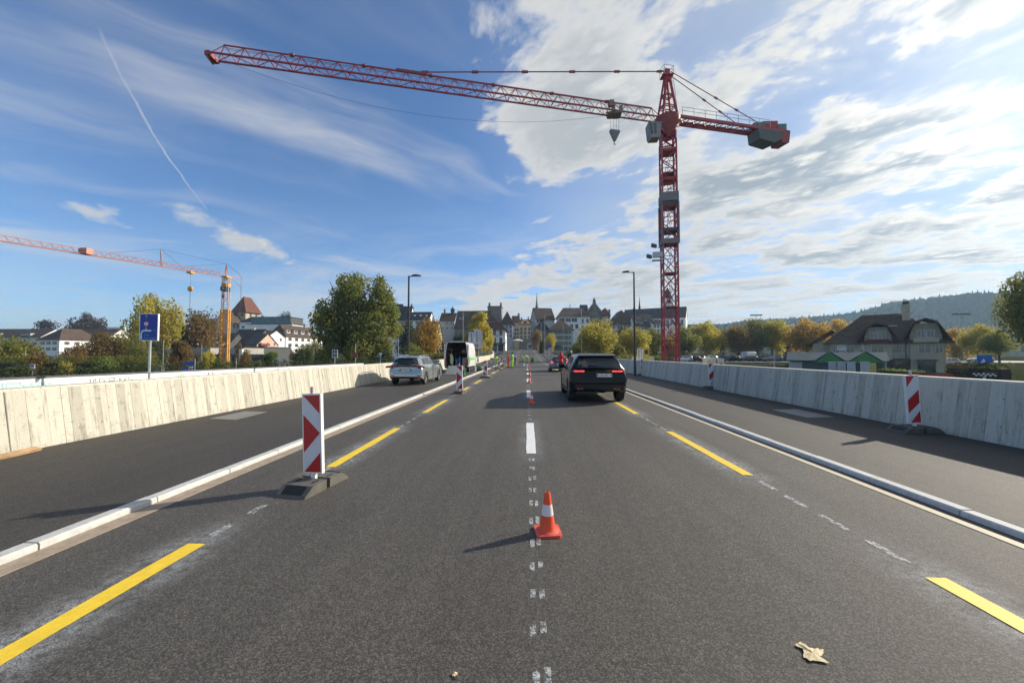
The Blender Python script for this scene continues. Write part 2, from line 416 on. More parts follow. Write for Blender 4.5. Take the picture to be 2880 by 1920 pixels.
def concrete(name, col, dark, left=True):
    m_ = bpy.data.materials.new(name); m_.use_nodes = True; t = m_.node_tree; n = NT(t); b = t.nodes['Principled BSDF']
    tc = n.node('ShaderNodeTexCoord'); oc = tc.outputs['Object']
    oi = n.node('ShaderNodeObjectInfo'); rnd = oi.outputs['Random']; loc = oi.outputs['Location']
    p = n.v('ADD', oc, loc)
    st = n.noise(n.v('ADD', n.mapping(p, scale=(1, 9, 1.2)), n.xyz(n.m('MULTIPLY', rnd, 37), 0, 0)), 1.6, 6, .65)
    bl = n.noise(n.mapping(p, scale=(1, 2.4, 2.0)), 3.0, 7, .72)
    pat = n.noise(p, .55, 4, .6)
    fine = n.noise(p, 45, 4, .7)
    k = n.m('MULTIPLY', n.rng(bl, .53, .72, 0, .75, True), n.rng(pat, .35, .6, .3, 1))
    k = n.m('MAXIMUM', k, n.rng(st, .52, .70, 0, .62, True))
    k = n.m('ADD', k, n.m('MULTIPLY', n.m('POWER', rnd, 2.0), .50), clamp=True)
    x, y, z = n.sep(oc)
    k = n.m('ADD', k, n.m('MULTIPLY', n.rng(z, 0, .16, .22, 0), n.rng(bl, .4, .6, 0, 1)), clamp=True)
    col_ = n.mix(k, c4(col), c4(dark))
    col_ = n.mix(n.rng(n.noise(p, 13, 4, .7), .62, .72, 0, .6), col_, c4([q * .55 for q in dark]))
    n.put(b.inputs['Base Color'], n.v('SCALE', col_, n.rng(fine, .3, .7, .90, 1.1)))
    b.inputs['Roughness'].default_value = .85; b.inputs['Specular IOR Level'].default_value = .3
    bn = n.node('ShaderNodeBump', {'Strength': .5, 'Distance': .012, 'Height': n.m('ADD', st, fine)}); t.links.new(bn.outputs[0], b.inputs['Normal'])
    return m_
M_CONC_L = concrete('board_concrete', (.56, .53, .45), (.25, .232, .19))
M_CONC = mat('plain_concrete', (.50, .48, .43), .85, var=.2, scale=1.6, bump=.2, bscale=30)

# ---- terrain sheet
def build_terrain():
    xs = [-4000, -2500, -1500, -1000, -700, -500, -400, -320, -260, -210, -170, -140, -115, -95, -78, -64, -52, -42, -34, -27, -21, -16, -13, -9.5, -6, 0,
          6, 9.5, 13, 16, 19, 22, 27, 34, 42, 52, 64, 78, 95, 115, 140, 170, 210, 260, 320, 400, 500, 700, 1000, 1500, 2500, 4000]
    ys = [-60, -30, -10, 0, 10, 20, 30, 40, 50, 58, 62, 66, 70, 74, 77, 80, 84, 90, 98, 106, 116, 128, 140, 155, 170, 185, 200, 220, 245, 275, 320, 400, 550, 800, 1200, 2000, 3200, 4500]
    vs = [(x, y, z_terr(x, y)) for y in ys for x in xs]; nx = len(xs)
    fs = [(j * nx + i, j * nx + i + 1, (j + 1) * nx + i + 1, (j + 1) * nx + i) for j in range(len(ys) - 1) for i in range(nx - 1)]
    b = MB(); b.add(vs, fs); tag(b.build('terrain', M_TERR, smooth=180), kind='structure')
build_terrain()
def ribbon(x0, x1, ys, zf, depth=None):
    b = MB(); vs = []; fs = []
    for y in ys: vs += [(x0, y, zf(y)), (x1, y, zf(y))]
    for j in range(len(ys) - 1): fs.append((2 * j, 2 * j + 1, 2 * j + 3, 2 * j + 2))
    if depth:
        o = len(vs)
        for y in ys: vs += [(x0, y, zf(y) - depth), (x1, y, zf(y) - depth)]
        for j in range(len(ys) - 1):
            fs.append((2 * j, 2 * j + 2, o + 2 * j + 2, o + 2 * j)); fs.append((2 * j + 1, o + 2 * j + 1, o + 2 * j + 3, 2 * j + 3))
    b.add(vs, fs); return b
YS = [-6, 0, 10, 20, 30, 40, 50, 58, 62, 66, 72, 80, 90, 100, 115, 130, 145, 160, 175, 190, 210, 240]
K_L, K_R = -4.10, 4.40           # kerb faces
KW, KH = .145, .062
W_L, W_R = -8.20, 8.30           # foot of the parapets
LEAN = .17
road = tag(ribbon(K_L, K_R, YS, z_road, .5).build('road', M_ROAD), kind='structure')
fw_l = tag(ribbon(W_L - .1, K_L - KW, YS, lambda y: z_road(y) + KH - .004, .6).build('left_pavement', M_WALK), kind='structure')
fw_r = tag(ribbon(K_R + KW, W_R + .1, YS, lambda y: z_road(y) + KH - .004, .6).build('right_pavement', M_WALK), kind='structure')
square = tag(ribbon(-60, 60, [188, 200, 215, 240], lambda y: z_road(y) - .03).build('town_square', M_LOT), kind='structure')

# ---- kerbs: one stone after the other
def kerb_mesh(L):
    b = MB(); c = .016; x0, x1 = -KW / 2, KW / 2
    pr = [(x0, -.25), (x1, -.25), (x1, KH - c), (x1 - c, KH), (x0 + c, KH), (x0, KH - c)]
    b.prism([(x, 0.006, z) for x, z in pr], (0, L - .012, 0)); return b.mesh('kerb_stone', [M_KERB])
for side, xk in (('left_kerb', K_L - KW / 2), ('right_kerb', K_R + KW / 2)):
    ke = tag(MB().box(xk - .06, xk + .06, -6, BR_END, -.3, .02).build(side, M_CONC), kind='structure')
    L = 1.0; me = kerb_mesh(L); y = -5.0; i = 0
    while y < BR_END - 1:
        link('kerb_stone', me, ke, (xk + random.uniform(-.004, .004), y, random.uniform(-.003, .003))); y += L; i += 1
# gutter strips
MB().box(K_L + .006, K_L + .20, -6, BR_END, -.1, .005).build('gutter_strip', M_GUT, road)
MB().box(K_R - .21, K_R - .11, -6, BR_END, -.1, .006).build('joint_strip', M_CREAM, road)
# ---- painted markings
def dash(name, x, y0, y1, w, m_, dz=.0045):
    b = MB(); k = max(1, int((y1 - y0) / .35)); pts = []
    j = lambda: random.uniform(-.006, .006)
    for i in range(k + 1):
        y = y0 + (y1 - y0) * i / k; pts.append((x - w / 2 + j(), y, dz)); pts.append((x + w / 2 + j(), y, dz))
    b.add(pts, [(2 * i, 2 * i + 1, 2 * i + 3, 2 * i + 2) for i in range(k)])
    return b.build(name, m_, road)
for k in range(11): dash('lane_dash', -2.86, .35 + 4.98 * k, .35 + 4.98 * k + 2.8, .15, M_YEL)
for k in range(11): dash('lane_dash', 3.0, .10 + 5.1 * k, .10 + 5.1 * k + 2.8, .15, M_YEL)
for k in range(7): dash('centre_dash', .07, 6.17 + 7.75 * k, 6.17 + 7.75 * k + 2.7, .165, M_WHT)
def smudge_mat():
    m_ = bpy.data.materials.new('paint_smudge'); m_.use_nodes = True; t = m_.node_tree; n = NT(t); b = t.nodes['Principled BSDF']; out = t.nodes['Material Output']
    oc = n.node('ShaderNodeTexCoord').outputs['Object']
    b.inputs['Base Color'].default_value = (.58, .60, .60, 1); b.inputs['Roughness'].default_value = .7
    a = n.m('MULTIPLY', n.rng(n.noise(oc, 16, 6, .75), .36, .60, 0, 1, True), n.rng(n.noise(oc, 150, 2, .6), .35, .6, .25, 1))
    tp = n.node('ShaderNodeBsdfTransparent'); ms = n.node('ShaderNodeMixShader', {0: a}); t.links.new(tp.outputs[0], ms.inputs[1]); t.links.new(b.outputs[0], ms.inputs[2]); t.links.new(ms.outputs[0], out.inputs[0]); return m_
M_SMUDGE = smudge_mat()
def marks(x, y, w=.034, l=.13, gap=.06):
    b = MB()
    for s in (-1, 1):
        a, c = random.uniform(-.006, .006), random.uniform(-.02, .02); x0 = x + s * gap / 2 + a
        b.poly([(x0 - w / 2, y + c, .004), (x0 + w / 2, y + c + random.uniform(-.01, .01), .004), (x0 + w * .6, y + c + l * .6, .004), (x0 + w / 2, y + c + l, .004), (x0 - w / 2, y + c + l * .95, .004), (x0 - w * .6, y + c + l * .4, .004)])
    b.build('setting_out_mark', M_SMUDGE, road)
y = 1.90
while y < 6.0: marks(.07, y, l=.10 if y < 3 else .15); y += .33 if y < 3 else .42
for k in range(1, 4):
    y = 6.17 + 7.75 * k - 4.6
    while y < 6.17 + 7.75 * k - .3: marks(.07, y, l=.14); y += .6
for k in range(0, 4):
    y = 3.3 + 4.98 * k
    while y < 5.2 + 4.98 * k: marks(-2.86, y, l=.22, gap=.04, w=.03); y += .46
    y = 3.1 + 5.1 * k
    while y < 5.0 + 5.1 * k: marks(3.0, y, l=.34, gap=.03, w=.03); y += .52
# inspection cover plates on the pavements
M_COVER = mat('cover_plate', (.22, .22, .21), .6, metal=.3, var=.12, scale=30, bump=.25, bscale=120)
for fw, pts in ((fw_l, [(590, 1177), (660, 1180), (752, 1158), (690, 1156)]), (fw_r, [(2170, 1152), (2270, 1174), (2345, 1172), (2240, 1150)])):
    q = [ground(px, py, KH) for px, py in pts]
    MB().prism([(p.x, p.y, KH - .003) for p in q], (0, 0, .006)).build('cover_plate', M_COVER, fw)

# ---- concrete parapets with the print of the shuttering boards
WALLJ = mat('joint_dark', (.22, .20, .17), .9)
def parapet(side, label):
    s = -1 if side == 'left' else 1
    xb = W_L if s < 0 else W_R; top = 1.075 if s < 0 else 1.16
    t = thing('concrete_parapet', label, 'wall', (xb, -4, 0))
    b = MB(); Y0, Y1 = 0, BR_END + 4
    pr = [(s * .006, -1.7), (s * .006, KH - .01), (s * (LEAN + .006), top - .03), (s * (LEAN + .02), top), (s * (LEAN + .34), top), (s * .40, -1.7)]
    b.prism([(x, Y0, z) for x, z in pr], (0, Y1, 0)); b.build('core', M_CONC_L, t)
    widths = (.07, .09, .11, .13, .16, .20); cache = {}
    def strip_geo(w, p, y=0, bb=None):
        h = top - .035 - KH; x_in = s * .02
        vs = []
        for yy in (y + .001, y + w - .001):
            vs += [(-s * p, yy, 0), (x_in, yy, 0), (s * LEAN * (h / (top - .03 - KH)) + x_in, yy, h), (s * LEAN * (h / (top - .03 - KH)) - s * p, yy, h)]
        (bb).add(vs, [(0, 1, 2, 3), (7, 6, 5, 4), (0, 4, 5, 1), (1, 5, 6, 2), (2, 6, 7, 3), (3, 7, 4, 0)])
    for yj in [4.4 + 5.2 * k for k in range(12)]:
        h_ = top - .04 - KH; w_ = .012
        MB().add([(-s * .0125, yj, KH), (-s * .0125, yj + w_, KH), (s * LEAN - s * .021, yj + w_, KH + h_), (s * LEAN - s * .021, yj, KH + h_)], [(0, 1, 2, 3)]).build('panel_joint', WALLJ, t)
        for f in (.28, .74):
            for dy in (1.3, 3.9):
                MB().lathe([(.001, 0), (.016, 0)], (0, 0, 0), 10, 'X').build('tie_hole', WALLJ, t, loc=(s * LEAN * f - s * .0128, yj + dy, KH + h_ * f), rot=(0, s * math.atan(LEAN / h_), 0))
    y = 0.6; cnt = 0; rest = MB(); rng = random.Random(3 if s < 0 else 5)
    while y < Y1 - .25:
        w = rng.choice(widths); p = rng.choice((.002, .004, .007, .010))
        if y > 3.5 and cnt < 295:
            if (w, p) not in cache:
                bb = MB(); strip_geo(w, p, 0, bb); cache[(w, p)] = bb.mesh('board_print', [M_CONC_L])
            link('board_print', cache[(w, p)], t, (0, y, KH)); cnt += 1
        else: strip_geo(w, p, y, rest)
        y += w
    if rest.f:
        o = rest.build('board_print_far', M_CONC_L, t, loc=(0, 0, KH)); o['kind'] = 'stuff'
    return t
parapet('left', 'sunlit pale board-marked concrete parapet behind the silver car')
parapet('right', 'shaded grey board-marked concrete parapet beside the red-white slanted boards')

# ---- white graffiti wall and side deck left of the bridge
M_WHITEWALL = mat('white_wall', (.80, .80, .78), .7, var=.10, scale=1.2, bump=.1)
M_TEAL = mat('graffiti_teal', (.38, .66, .64), .7, var=.2); M_BLACKP = mat('graffiti_black', (.08, .08, .08), .7, var=.2); M_GREENP = mat('graffiti_green', (.15, .6, .12), .7)
M_REDP = mat('graffiti_red', (.5, .2, .2), .7)
def white_wall():
    p0 = at(0, 1068, 9.8); p1 = at(965, 1024, 30.0); u = (p1 - p0); u.z = 0; L = u.length; a = math.atan2(u.y, u.x)
    t = thing('white_wall', 'low white painted wall sprayed with graffiti beyond the left parapet', 'wall', (p0.x, p0.y, 0), a)
    zt0, zt1 = p0.z, p1.z; x0, x1 = -6.0, L + 4; zt = lambda x: zt0 + (zt1 - zt0) * x / L
    MB().prism([(x0, .0, -1.8), (x1, .0, -1.8), (x1, .0, zt(x1)), (x0, .0, zt(x0))], (0, .3, 0)).build('wall_body', M_WHITEWALL, t)
    MB().prism([(x0, -.03, zt(x0) + .002), (x1, -.03, zt(x1) + .002), (x1, -.03, zt(x1) + .045), (x0, -.03, zt(x0) + .045)], (0, .36, 0)).build('coping', mat('dark_coping', (.10, .10, .10), .6), t)
    def stroke(name, pts, w, m_):
        b = MB()
        for i in range(len(pts) - 1):
            (ax, az), (bx, bz) = pts[i], pts[i + 1]; d = Vector((bx - ax, bz - az)); d = d.normalized() if d.length else Vector((1, 0)); nn = Vector((-d.y, d.x)) * w / 2; e = d * w * .3
            b.quad((ax - e.x + nn.x, -.004, az - e.y + nn.y), (ax - e.x - nn.x, -.004, az - e.y - nn.y), (bx + e.x - nn.x, -.004, bz + e.y - nn.y), (bx + e.x + nn.x, -.004, bz + e.y + nn.y))
        b.build(name, m_, t)
    def U(px, py):   # photo pixel on the wall face -> local x, z
        r = ray(px, py); nrm = Vector((-math.sin(a), math.cos(a), 0)); o = Vector((0, 0, CAM_H)); k = (Vector((p0.x, p0.y, 0)) - o).dot(nrm) / r.dot(nrm)
        q = o + r * k; l = (q - Vector((p0.x, p0.y, 0))); return (l.x * math.cos(a) + l.y * math.sin(a), q.z)
    Z = lambda zx, zy: U(zx / 5.345, 1060 + zy / 5.345)
    for s in ([(20, 100), (120, 90), (300, 88), (310, 120), (200, 165), (100, 170), (90, 120), (180, 110), (260, 105)], [(50, 95), (30, 130), (60, 175)],
              [(420, 110), (340, 130), (400, 150)], [(470, 75), (450, 150)], [(540, 90), (470, 115), (530, 145)], [(600, 70), (560, 140), (640, 120)],
              [(700, 75), (620, 95), (690, 115), (650, 140)], [(800, 100), (720, 105), (760, 80)]):
        stroke('graffiti_stroke', [Z(*q) for q in s], .035, M_TEAL)
    for s in ([(1330, 50), (1365, 40), (1365, 70), (1325, 95), (1365, 98)], [(1410, 45), (1440, 30), (1440, 90)], [(1405, 45), (1410, 85)], [(1560, 18), (1500, 25), (1490, 75), (1560, 75), (1575, 50), (1530, 48)],
              [(1640, 20), (1720, 12), (1715, 50), (1640, 60), (1635, 25)], [(1635, 75), (1740, 60)], [(1790, 65), (1800, 15), (1830, 60)], [(1860, 15), (1880, 55), (1900, 5)], [(1960, 10), (1925, 15), (1925, 60), (2000, 52), (1990, 35), (1960, 38)]):
        stroke('graffiti_stroke', [Z(*q) for q in s], .022, M_BLACKP)
    Q = lambda zx, zy: U(zx / 3.92, 880 + zy / 3.92)
    for s in ([(1950, 705), (1970, 690), (1960, 712)], [(1985, 700), (2000, 680), (2010, 705)], [(2020, 685), (2035, 700), (2020, 708)]): stroke('graffiti_stroke', [Q(*q) for q in s], .04, M_GREENP)
    Q2 = lambda zx, zy: U(560 + zx / 6.533, 840 + zy / 6.533)
    for s in ([(165, 1355), (175, 1400), (200, 1405)], [(250, 1350), (255, 1395), (290, 1400)]): stroke('graffiti_stroke', [Q2(*q) for q in s], .05, M_BLACKP)
    for k in range(12): stroke('graffiti_stroke', [Q2(400 + 37 * k, 1362 - 3 * k + (k % 3) * 6), Q2(425 + 37 * k, 1345 - 3 * k)], .03, M_REDP)
    for s in ([(1390, 1290), (1400, 1312)], [(1430, 1300), (1470, 1290)],): stroke('graffiti_stroke', [Q2(*q) for q in s], .05, M_BLACKP)
    stroke('graffiti_stroke', [Q2(1640, 1280), Q2(1665, 1298)], .06, M_GREENP)
white_wall()
tag(MB().quad((-26, -6, -.9), (-8.7, -6, -.9), (-8.7, 60, -1.1), (-26, 60, -1.1)).build('side_road', M_LOT), kind='structure')
# ---- car park right of the bridge
tag(MB().box(17, 130, 83, 150, -.6, -.28).build('car_park', M_LOT), kind='structure')
# ================================================================== CRANES
M_CRED = mat('crane_red', (.36, .018, .034), .45, var=.22, scale=.8, coat=.2)
M_CRED2 = mat('crane_rust_red', (.27, .045, .04), .6, var=.3, scale=1.5)
M_STEEL = mat('galvanised_steel', (.42, .43, .44), .45, metal=.6, var=.15, scale=6)
M_DARKST = mat('dark_steel', (.06, .065, .07), .5, metal=.3, var=.2)
M_CABW = mat('cab_white', (.26, .24, .23), .5, var=.1)
M_GLASSD = mat('dark_glass', (.03, .045, .05), .08, var=.1, spec=.8)
M_CBAL = mat('ballast_concrete', (.11, .13, .13), .85, var=.2, scale=.7)
M_ROPE = mat('steel_rope', (.10, .10, .11), .6)
M_BANNER = mat('grey_netting', (.21, .19, .19), .8, var=.15, scale=.7)
def lattice(b, base, w, z0, z1, n, leg=.16, br=.085, style='X', rz=0.0):
    c, s = math.cos(rz), math.sin(rz)
    P = lambda x, y, z: Vector((base[0] + c * x - s * y, base[1] + s * x + c * y, z))
    h = w / 2; cor = [(-h, -h), (h, -h), (h, h), (-h, h)]
    for x, y in cor: b.bar(P(x, y, z0), P(x, y, z1), leg)
    dz = (z1 - z0) / n
    for i in range(n):
        a, t = z0 + i * dz, z0 + (i + 1) * dz
        for k in range(4):
            p, q = cor[k], cor[(k + 1) % 4]
            b.bar(P(*p, t), P(*q, t), br * (1.6 if i == n - 1 else .8))
            if style == 'X': b.bar(P(*p, a), P(*q, t), br); b.bar(P(*q, a), P(*p, t), br)
            else:
                if (i + k) % 2: b.bar(P(*p, a), P(*q, t), br)
                else: b.bar(P(*q, a), P(*p, t), br)
    return P

def red_crane():
    Yc = 57.0; bp = at(1886, 994, Yc); t = thing('tower_crane', 'tall red hammerhead tower crane with its long jib over the road', 'crane', (bp.x, bp.y, 0))
    zr = lambda py: at(1880, py, Yc).z
    rz = R(-9.6); w = 2.05; zb = -1.5; z_top = zr(402)
    n_sec = 7; dz = (z_top - zb) / n_sec
    for i in range(n_sec):
        b = MB(); lattice(b, (0, 0), w, zb + i * dz, zb + (i + 1) * dz, 2 if i < 4 else 3, .19, .10, 'X' if i < 4 else 'Z', rz)
        b.build('mast_section', M_CRED, t)
    # ladders and landings inside
    c, s = math.cos(rz), math.sin(rz); P = lambda x, y, z: Vector((c * x - s * y, s * x + c * y, z))
    b = MB()
    for i in range(n_sec * 2):
        z0 = zb + i * dz / 2; z1 = z0 + dz / 2; sg = 1 if i % 2 else -1
        for e in (-.18, .18): b.bar(P(sg * .35 + e, .3, z0), P(-sg * .15 + e, .3, z1), .05)
        k = 8
        for j in range(k):
            f = (j + .5) / k; xm = sg * .35 + (-sg * .5) * f; b.bar(P(xm - .18, .3, z0 + (z1 - z0) * f), P(xm + .18, .3, z0 + (z1 - z0) * f), .03)
    b.build('ladder', M_DARKST, t)
    for i in range(1, n_sec):
        z = zb + i * dz; b = MB(); b.prism([P(-.85, -.85, z), P(.85, -.85, z), P(.85, .85, z), P(-.85, .85, z)], (0, 0, .06)); b.build('landing', M_DARKST, t)
    # hoarding panels round the climbing frame
    for y0, y1, m_ in ((548, 572, M_BANNER), (575, 690, None), (676, 690, M_BANNER)):
        z0, z1 = zr(y1), zr(y0)
        if m_ is None:
            b = MB()
            for x, y in ((-1.2, -1.2), (1.2, -1.2), (1.2, 1.2), (-1.2, 1.2)): b.bar(P(x, y, z0), P(x, y, z1), .16)
            b.build('climbing_frame', M_BANNER, t)
            for zz in (zr(583), zr(655)): MB().prism([P(-1.15, -1.15, zz), P(1.15, -1.15, zz), P(1.15, 1.15, zz), P(-1.15, 1.15, zz)], (0, 0, .5)).build('frame_deck', M_DARKST, t)
        else:
            for (xa, ya), (xb_, yb) in (((-1.22, -1.22), (1.22, -1.22)), ((1.22, -1.22), (1.22, 1.22)), ((-1.22, 1.22), (-1.22, -1.22)), ((1.22, 1.22), (-1.22, 1.22))):
                MB().bar(P(xa, ya, (z0 + z1) / 2), P(xb_, yb, (z0 + z1) / 2), .05, z1 - z0).build('hoarding_panel', m_, t)
    b = MB(); z0, z1 = zr(660), zr(580)
    for x, y in ((-1.16, -1.0), (-1.16, 1.0)): b.bar(P(x, y, z0), P(x, y, z1), .05)
    for k in range(2): b.bar(P(-1.0 + k * .5, -1.18, z0), P(-1.0 + k * .5 + .3, -1.18, z1), .06)
    b.build('frame_guide', M_CRED, t)
    for y0, y1 in ((505, 513), (425, 432)): MB().prism([P(-1.08, -1.08, zr(y1)), P(1.08, -1.08, zr(y1)), P(1.08, 1.08, zr(y1)), P(-1.08, 1.08, zr(y1))], (0, 0, zr(y0) - zr(y1))).build('mast_collar', M_CRED2, t)
    # red solid panel on the right face low down
    z0, z1 = zr(905), zr(868); MB().bar(P(1.06, -.2, (z0 + z1) / 2), P(1.06, 1.0, (z0 + z1) / 2), .04, z1 - z0).build('mast_panel', M_CRED, t)
    # floodlight bracket
    z = zr(735); b = MB(); b.prism([P(-2.6, -1.2, z), P(-1.1, -1.2, z), P(-1.1, -.4, z), P(-2.6, -.4, z)], (0, 0, .1)); b.prism([P(-2.5, -1.1, z + .5), P(-1.1, -1.1, z + .5), P(-1.1, -.5, z + .5), P(-2.5, -.5, z + .5)], (0, 0, .8))
    b.bar(P(-2.5, -1.2, z + 1.9), P(-1.0, -1.2, z + 1.9), .06); b.build('light_platform', M_STEEL, t)
    for dx, dzz in ((-3.0, .7), (-2.3, 2.3)):
        q = P(dx, -1.2, z + dzz); b = MB(); b.prism([q + Vector((-.35, 0, -.2)), q + Vector((.35, 0, -.35)), q + Vector((.35, 0, .1)), q + Vector((-.35, 0, .3))], (0, .5, 0)); b.build('floodlight', M_DARKST, t)
    # slewing unit
    zs0, zs1 = zr(402), zr(330)
    b = MB(); lattice(b, (0, 0), 1.9, zs0, zr(378), 1, .22, .12, 'X', rz); b.build('mast_head', M_CRED, t)
    b = MB(); b.lathe([(1.05, zr(388)), (1.2, zr(374)), (1.75, zr(356)), (1.9, zr(347)), (1.85, zr(334)), (0.2, zr(333))], n=20); b.build('slewing_ring', M_CRED2, t, smooth=35)
    # jib frame
    zj = zr(341) + .05
    tip = ground(603, 160, zj); d = Vector((tip.x - bp.x, tip.y - bp.y, 0)); LJ = d.length; d.normalize(); nrm = Vector((-d.y, d.x, 0))
    J = lambda s_, o, z: d * s_ + nrm * o + Vector((0, 0, z))
    # cab hangs on the mast's left front side
    cw = at(1838, 372, Yc - 2.2); cl = Vector((cw.x - bp.x, cw.y - bp.y, cw.z))
    b = MB(); x0, x1 = -.85, .85
    pr = [(-.95, 1.15), (.95, .95), (.75, -1.15), (-.55, -1.2), (-.75, -.9)]
    b.prism([cl + d * -p[0] * 0 + Vector((p[0], -.7, p[1])) for p in pr], (0, 1.5, 0)); cabo = b.build('cab', M_CABW, t)
    b = MB(); b.quad(cl + Vector((-.86, -.712, 1.0)), cl + Vector((.2, -.712, .9)), cl + Vector((.2, -.712, -.6)), cl + Vector((-.64, -.712, -.7)))
    b.quad(cl + Vector((-.965, -.6, 1.0)), cl + Vector((-.965, .7, 1.0)), cl + Vector((-.79, .7, -.75)), cl + Vector((-.79, -.6, -.75))); b.build('cab_window', M_GLASSD, cabo)
    b = MB(); b.bar(cl + Vector((-1.15, -.75, 1.2)), cl + Vector((1.1, -.75, 1.0)), .08, .06); b.bar(cl + Vector((-.35, -.73, 1.0)), cl + Vector((-.2, -.73, -1.0)), .06); b.build('cab_trim', M_STEEL, cabo)
    MB().bar(cl + Vector((.8, 0, .6)), (0, 0, cl.z + .9), .35).build('cab_bracket', M_CRED, t)
    # tower head (A-frame)
    zt = zr(200); zh = zs1; b = MB()
    for o in (-.75, .75):
        b.bar(J(1.15, o, zh), J(.28, o * .35, zt - 1.2), .30); b.bar(J(-1.25, o, zh), J(-.28, o * .35, zt - 1.2), .30)
    for f in (.22, .27, .52, .56):
        z = zh + (zt - 1.2 - zh) * f; a = 1.15 + (.28 - 1.15) * f; oo = .75 + (.26 - .75) * f
        for sgn in (-1, 1): b.bar(J(a, sgn * oo, z), J(-a, sgn * oo, z), .12); b.bar(J(sgn * a, oo, z), J(sgn * a, -oo, z), .12)
    b.bar(J(0, 0, zt - 1.6), J(0, 0, zt + .1), .75); b.cbox(J(0, 0, zt - .9), (1.7, 1.3, .12)); b.build('tower_head', M_CRED, t)
    b = MB()
    for o in (-.6, .6):
        for a in (-.8, .8): b.bar(J(a, o, zt - .9), J(a, o, zt + .55), .05)
    for z in (zt - .1, zt + .5):
        for o in (-.6, .6): b.bar(J(-.8, o, z), J(.8, o, z), .05)
        for a in (-.8, .8): b.bar(J(a, -.6, z), J(a, .6, z), .05)
    for e in (-.2, .2): b.bar(J(-1.75, e, zh + .4), J(-.95, e, zt - .6), .05)
    for k in range(16): f = k / 16; b.bar(J(-1.75 + .8 * f, -.2, zh + .4 + (zt - 1 - zh) * f), J(-1.75 + .8 * f, .2, zh + .4 + (zt - 1 - zh) * f), .035)
    b.build('head_ladder', M_STEEL, t)
    # jib: triangular truss, single top chord
    s0 = 1.6; NB = 28; hb = (LJ - s0) / NB; HT = 1.62; HW = .68
    for sec in range(7):
        b = MB(); i0, i1 = sec * 4, sec * 4 + 4; sa, sb = s0 + i0 * hb, s0 + i1 * hb
        ta = sa if sec else s0 + hb * .5; tb = sb if sec < 6 else sb - hb * .45
        b.bar(J(ta, 0, zj + HT), J(tb, 0, zj + HT), .17 if sec < 5 else .13)
        for o in (-HW, HW): b.bar(J(sa, o, zj), J(sb, o, zj), .16, .18)
        for i in range(i0, i1):
            s1 = s0 + i * hb; sm = s1 + hb / 2; s2 = s1 + hb
            for o in (-HW, HW): b.bar(J(s1, o, zj), J(sm, 0, zj + HT), .07); b.bar(J(s2, o, zj), J(sm, 0, zj + HT), .07)
            b.bar(J(s1, -HW, zj), J(s1, HW, zj), .06); b.bar(J(s1, HW if i % 2 else -HW, zj), J(s2, -HW if i % 2 else HW, zj), .06)
            b.bar(J(sm, -HW, zj), J(sm, HW, zj), .05)
        b.build('jib_section', M_CRED, t)
        if sec: MB().cbox(J(sa, 0, zj + HT), (.55, .3, .30)).build('jib_joint', M_CRED2, t)
        MB().prism([J(sa + .1, HW - .28, zj + .09), J(sb - .1, HW - .28, zj + .09), J(sb - .1, HW - .02, zj + .09), J(sa + .1, HW - .02, zj + .09)], (0, 0, .04)).build('jib_walkway', M_STEEL, t)
    b = MB(); b.cbox(J(LJ + .25, 0, zj - .1), (.6, 1.5, .55)); b.bar(J(LJ + .45, -.7, zj - .5), J(LJ + .45, .7, zj - .5), .15); b.build('jib_tip', M_CRED2, t)
    b = MB()
    for o in (-.12, .12): b.tube([J(s0 + 2, o, zj + HT - .35), J(LJ - 1, o, zj + HT - .4)], .022, 5)
    b.build('hoist_rope', M_ROPE, t)
    # tie bar from head to jib
    sj = LJ * (1 - (1160 - 603) / (1880 - 603)) + 3.0
    pz = None
    best = None
    for k in range(0, 200):
        s_ = 5 + k * .28; q = bp + J(s_, 0, zj + HT); q.z = zj + HT
        v = CAM_R.transposed() @ (q - Vector((0, 0, CAM_H))); px = 1440 + 1040 * v.x / -v.z
        if best is None or abs(px - 1162) < best[0]: best = (abs(px - 1162), s_)
    sj = best[1]
    a, e = J(.5, 0, zt - .15), J(sj, 0, zj + HT + .12)
    b = MB(); b.bar(a, e, .11); b.build('tie_bar', M_CRED2, t)
    for f in (.02, .21, .40, .59, .78, .96): q = a + (e - a) * f; MB().bar(q - (e - a).normalized() * .45, q + (e - a).normalized() * .45, .24, .26).build('tie_joint', M_CRED2, t)
    b = MB(); b.bar(J(sj - 1.8, 0, zj + HT + .1), J(sj + 2.2, 0, zj + HT + .1), .26, .34); b.build('tie_bracket', M_CRED2, t)
    # trolley, hook
    st = None; best = None
    for k in range(0, 120):
        s_ = 3 + k * .15; q = bp + J(s_, 0, zj); q.z = zj
        v = CAM_R.transposed() @ (q - Vector((0, 0, CAM_H))); px = 1440 + 1040 * v.x / -v.z
        if best is None or abs(px - 1728) < best[0]: best = (abs(px - 1728), s_)
    st = best[1]
    b = MB(); b.cbox(J(st, 0, zj - .25), (1.9, 1.5, .25))
    for o in (-.85, .85): b.cbox(J(st - .6, o, zj + .25), (.5, .2, .9)); b.cbox(J(st + .6, o, zj + .25), (.5, .2, .9))
    b.cbox(J(st + .9, .85, zj + .8), (.7, .5, .9)); tr = b.build('trolley', mat('trolley_paint', (.24, .16, .12), .6), t)
    MB().cbox(J(st + .9, .55, zj + .95), (.75, .2, 1.0)).build('trolley_motor', M_CRED2, tr)
    zk = zr(388); b = MB()
    for a_ in (-.75, -.3, .2, .75): b.tube([J(st + a_, 0, zj - .3), J(st + a_ * .85, 0, zk)], .022, 5)
    b.build('lifting_rope', M_ROPE, t)
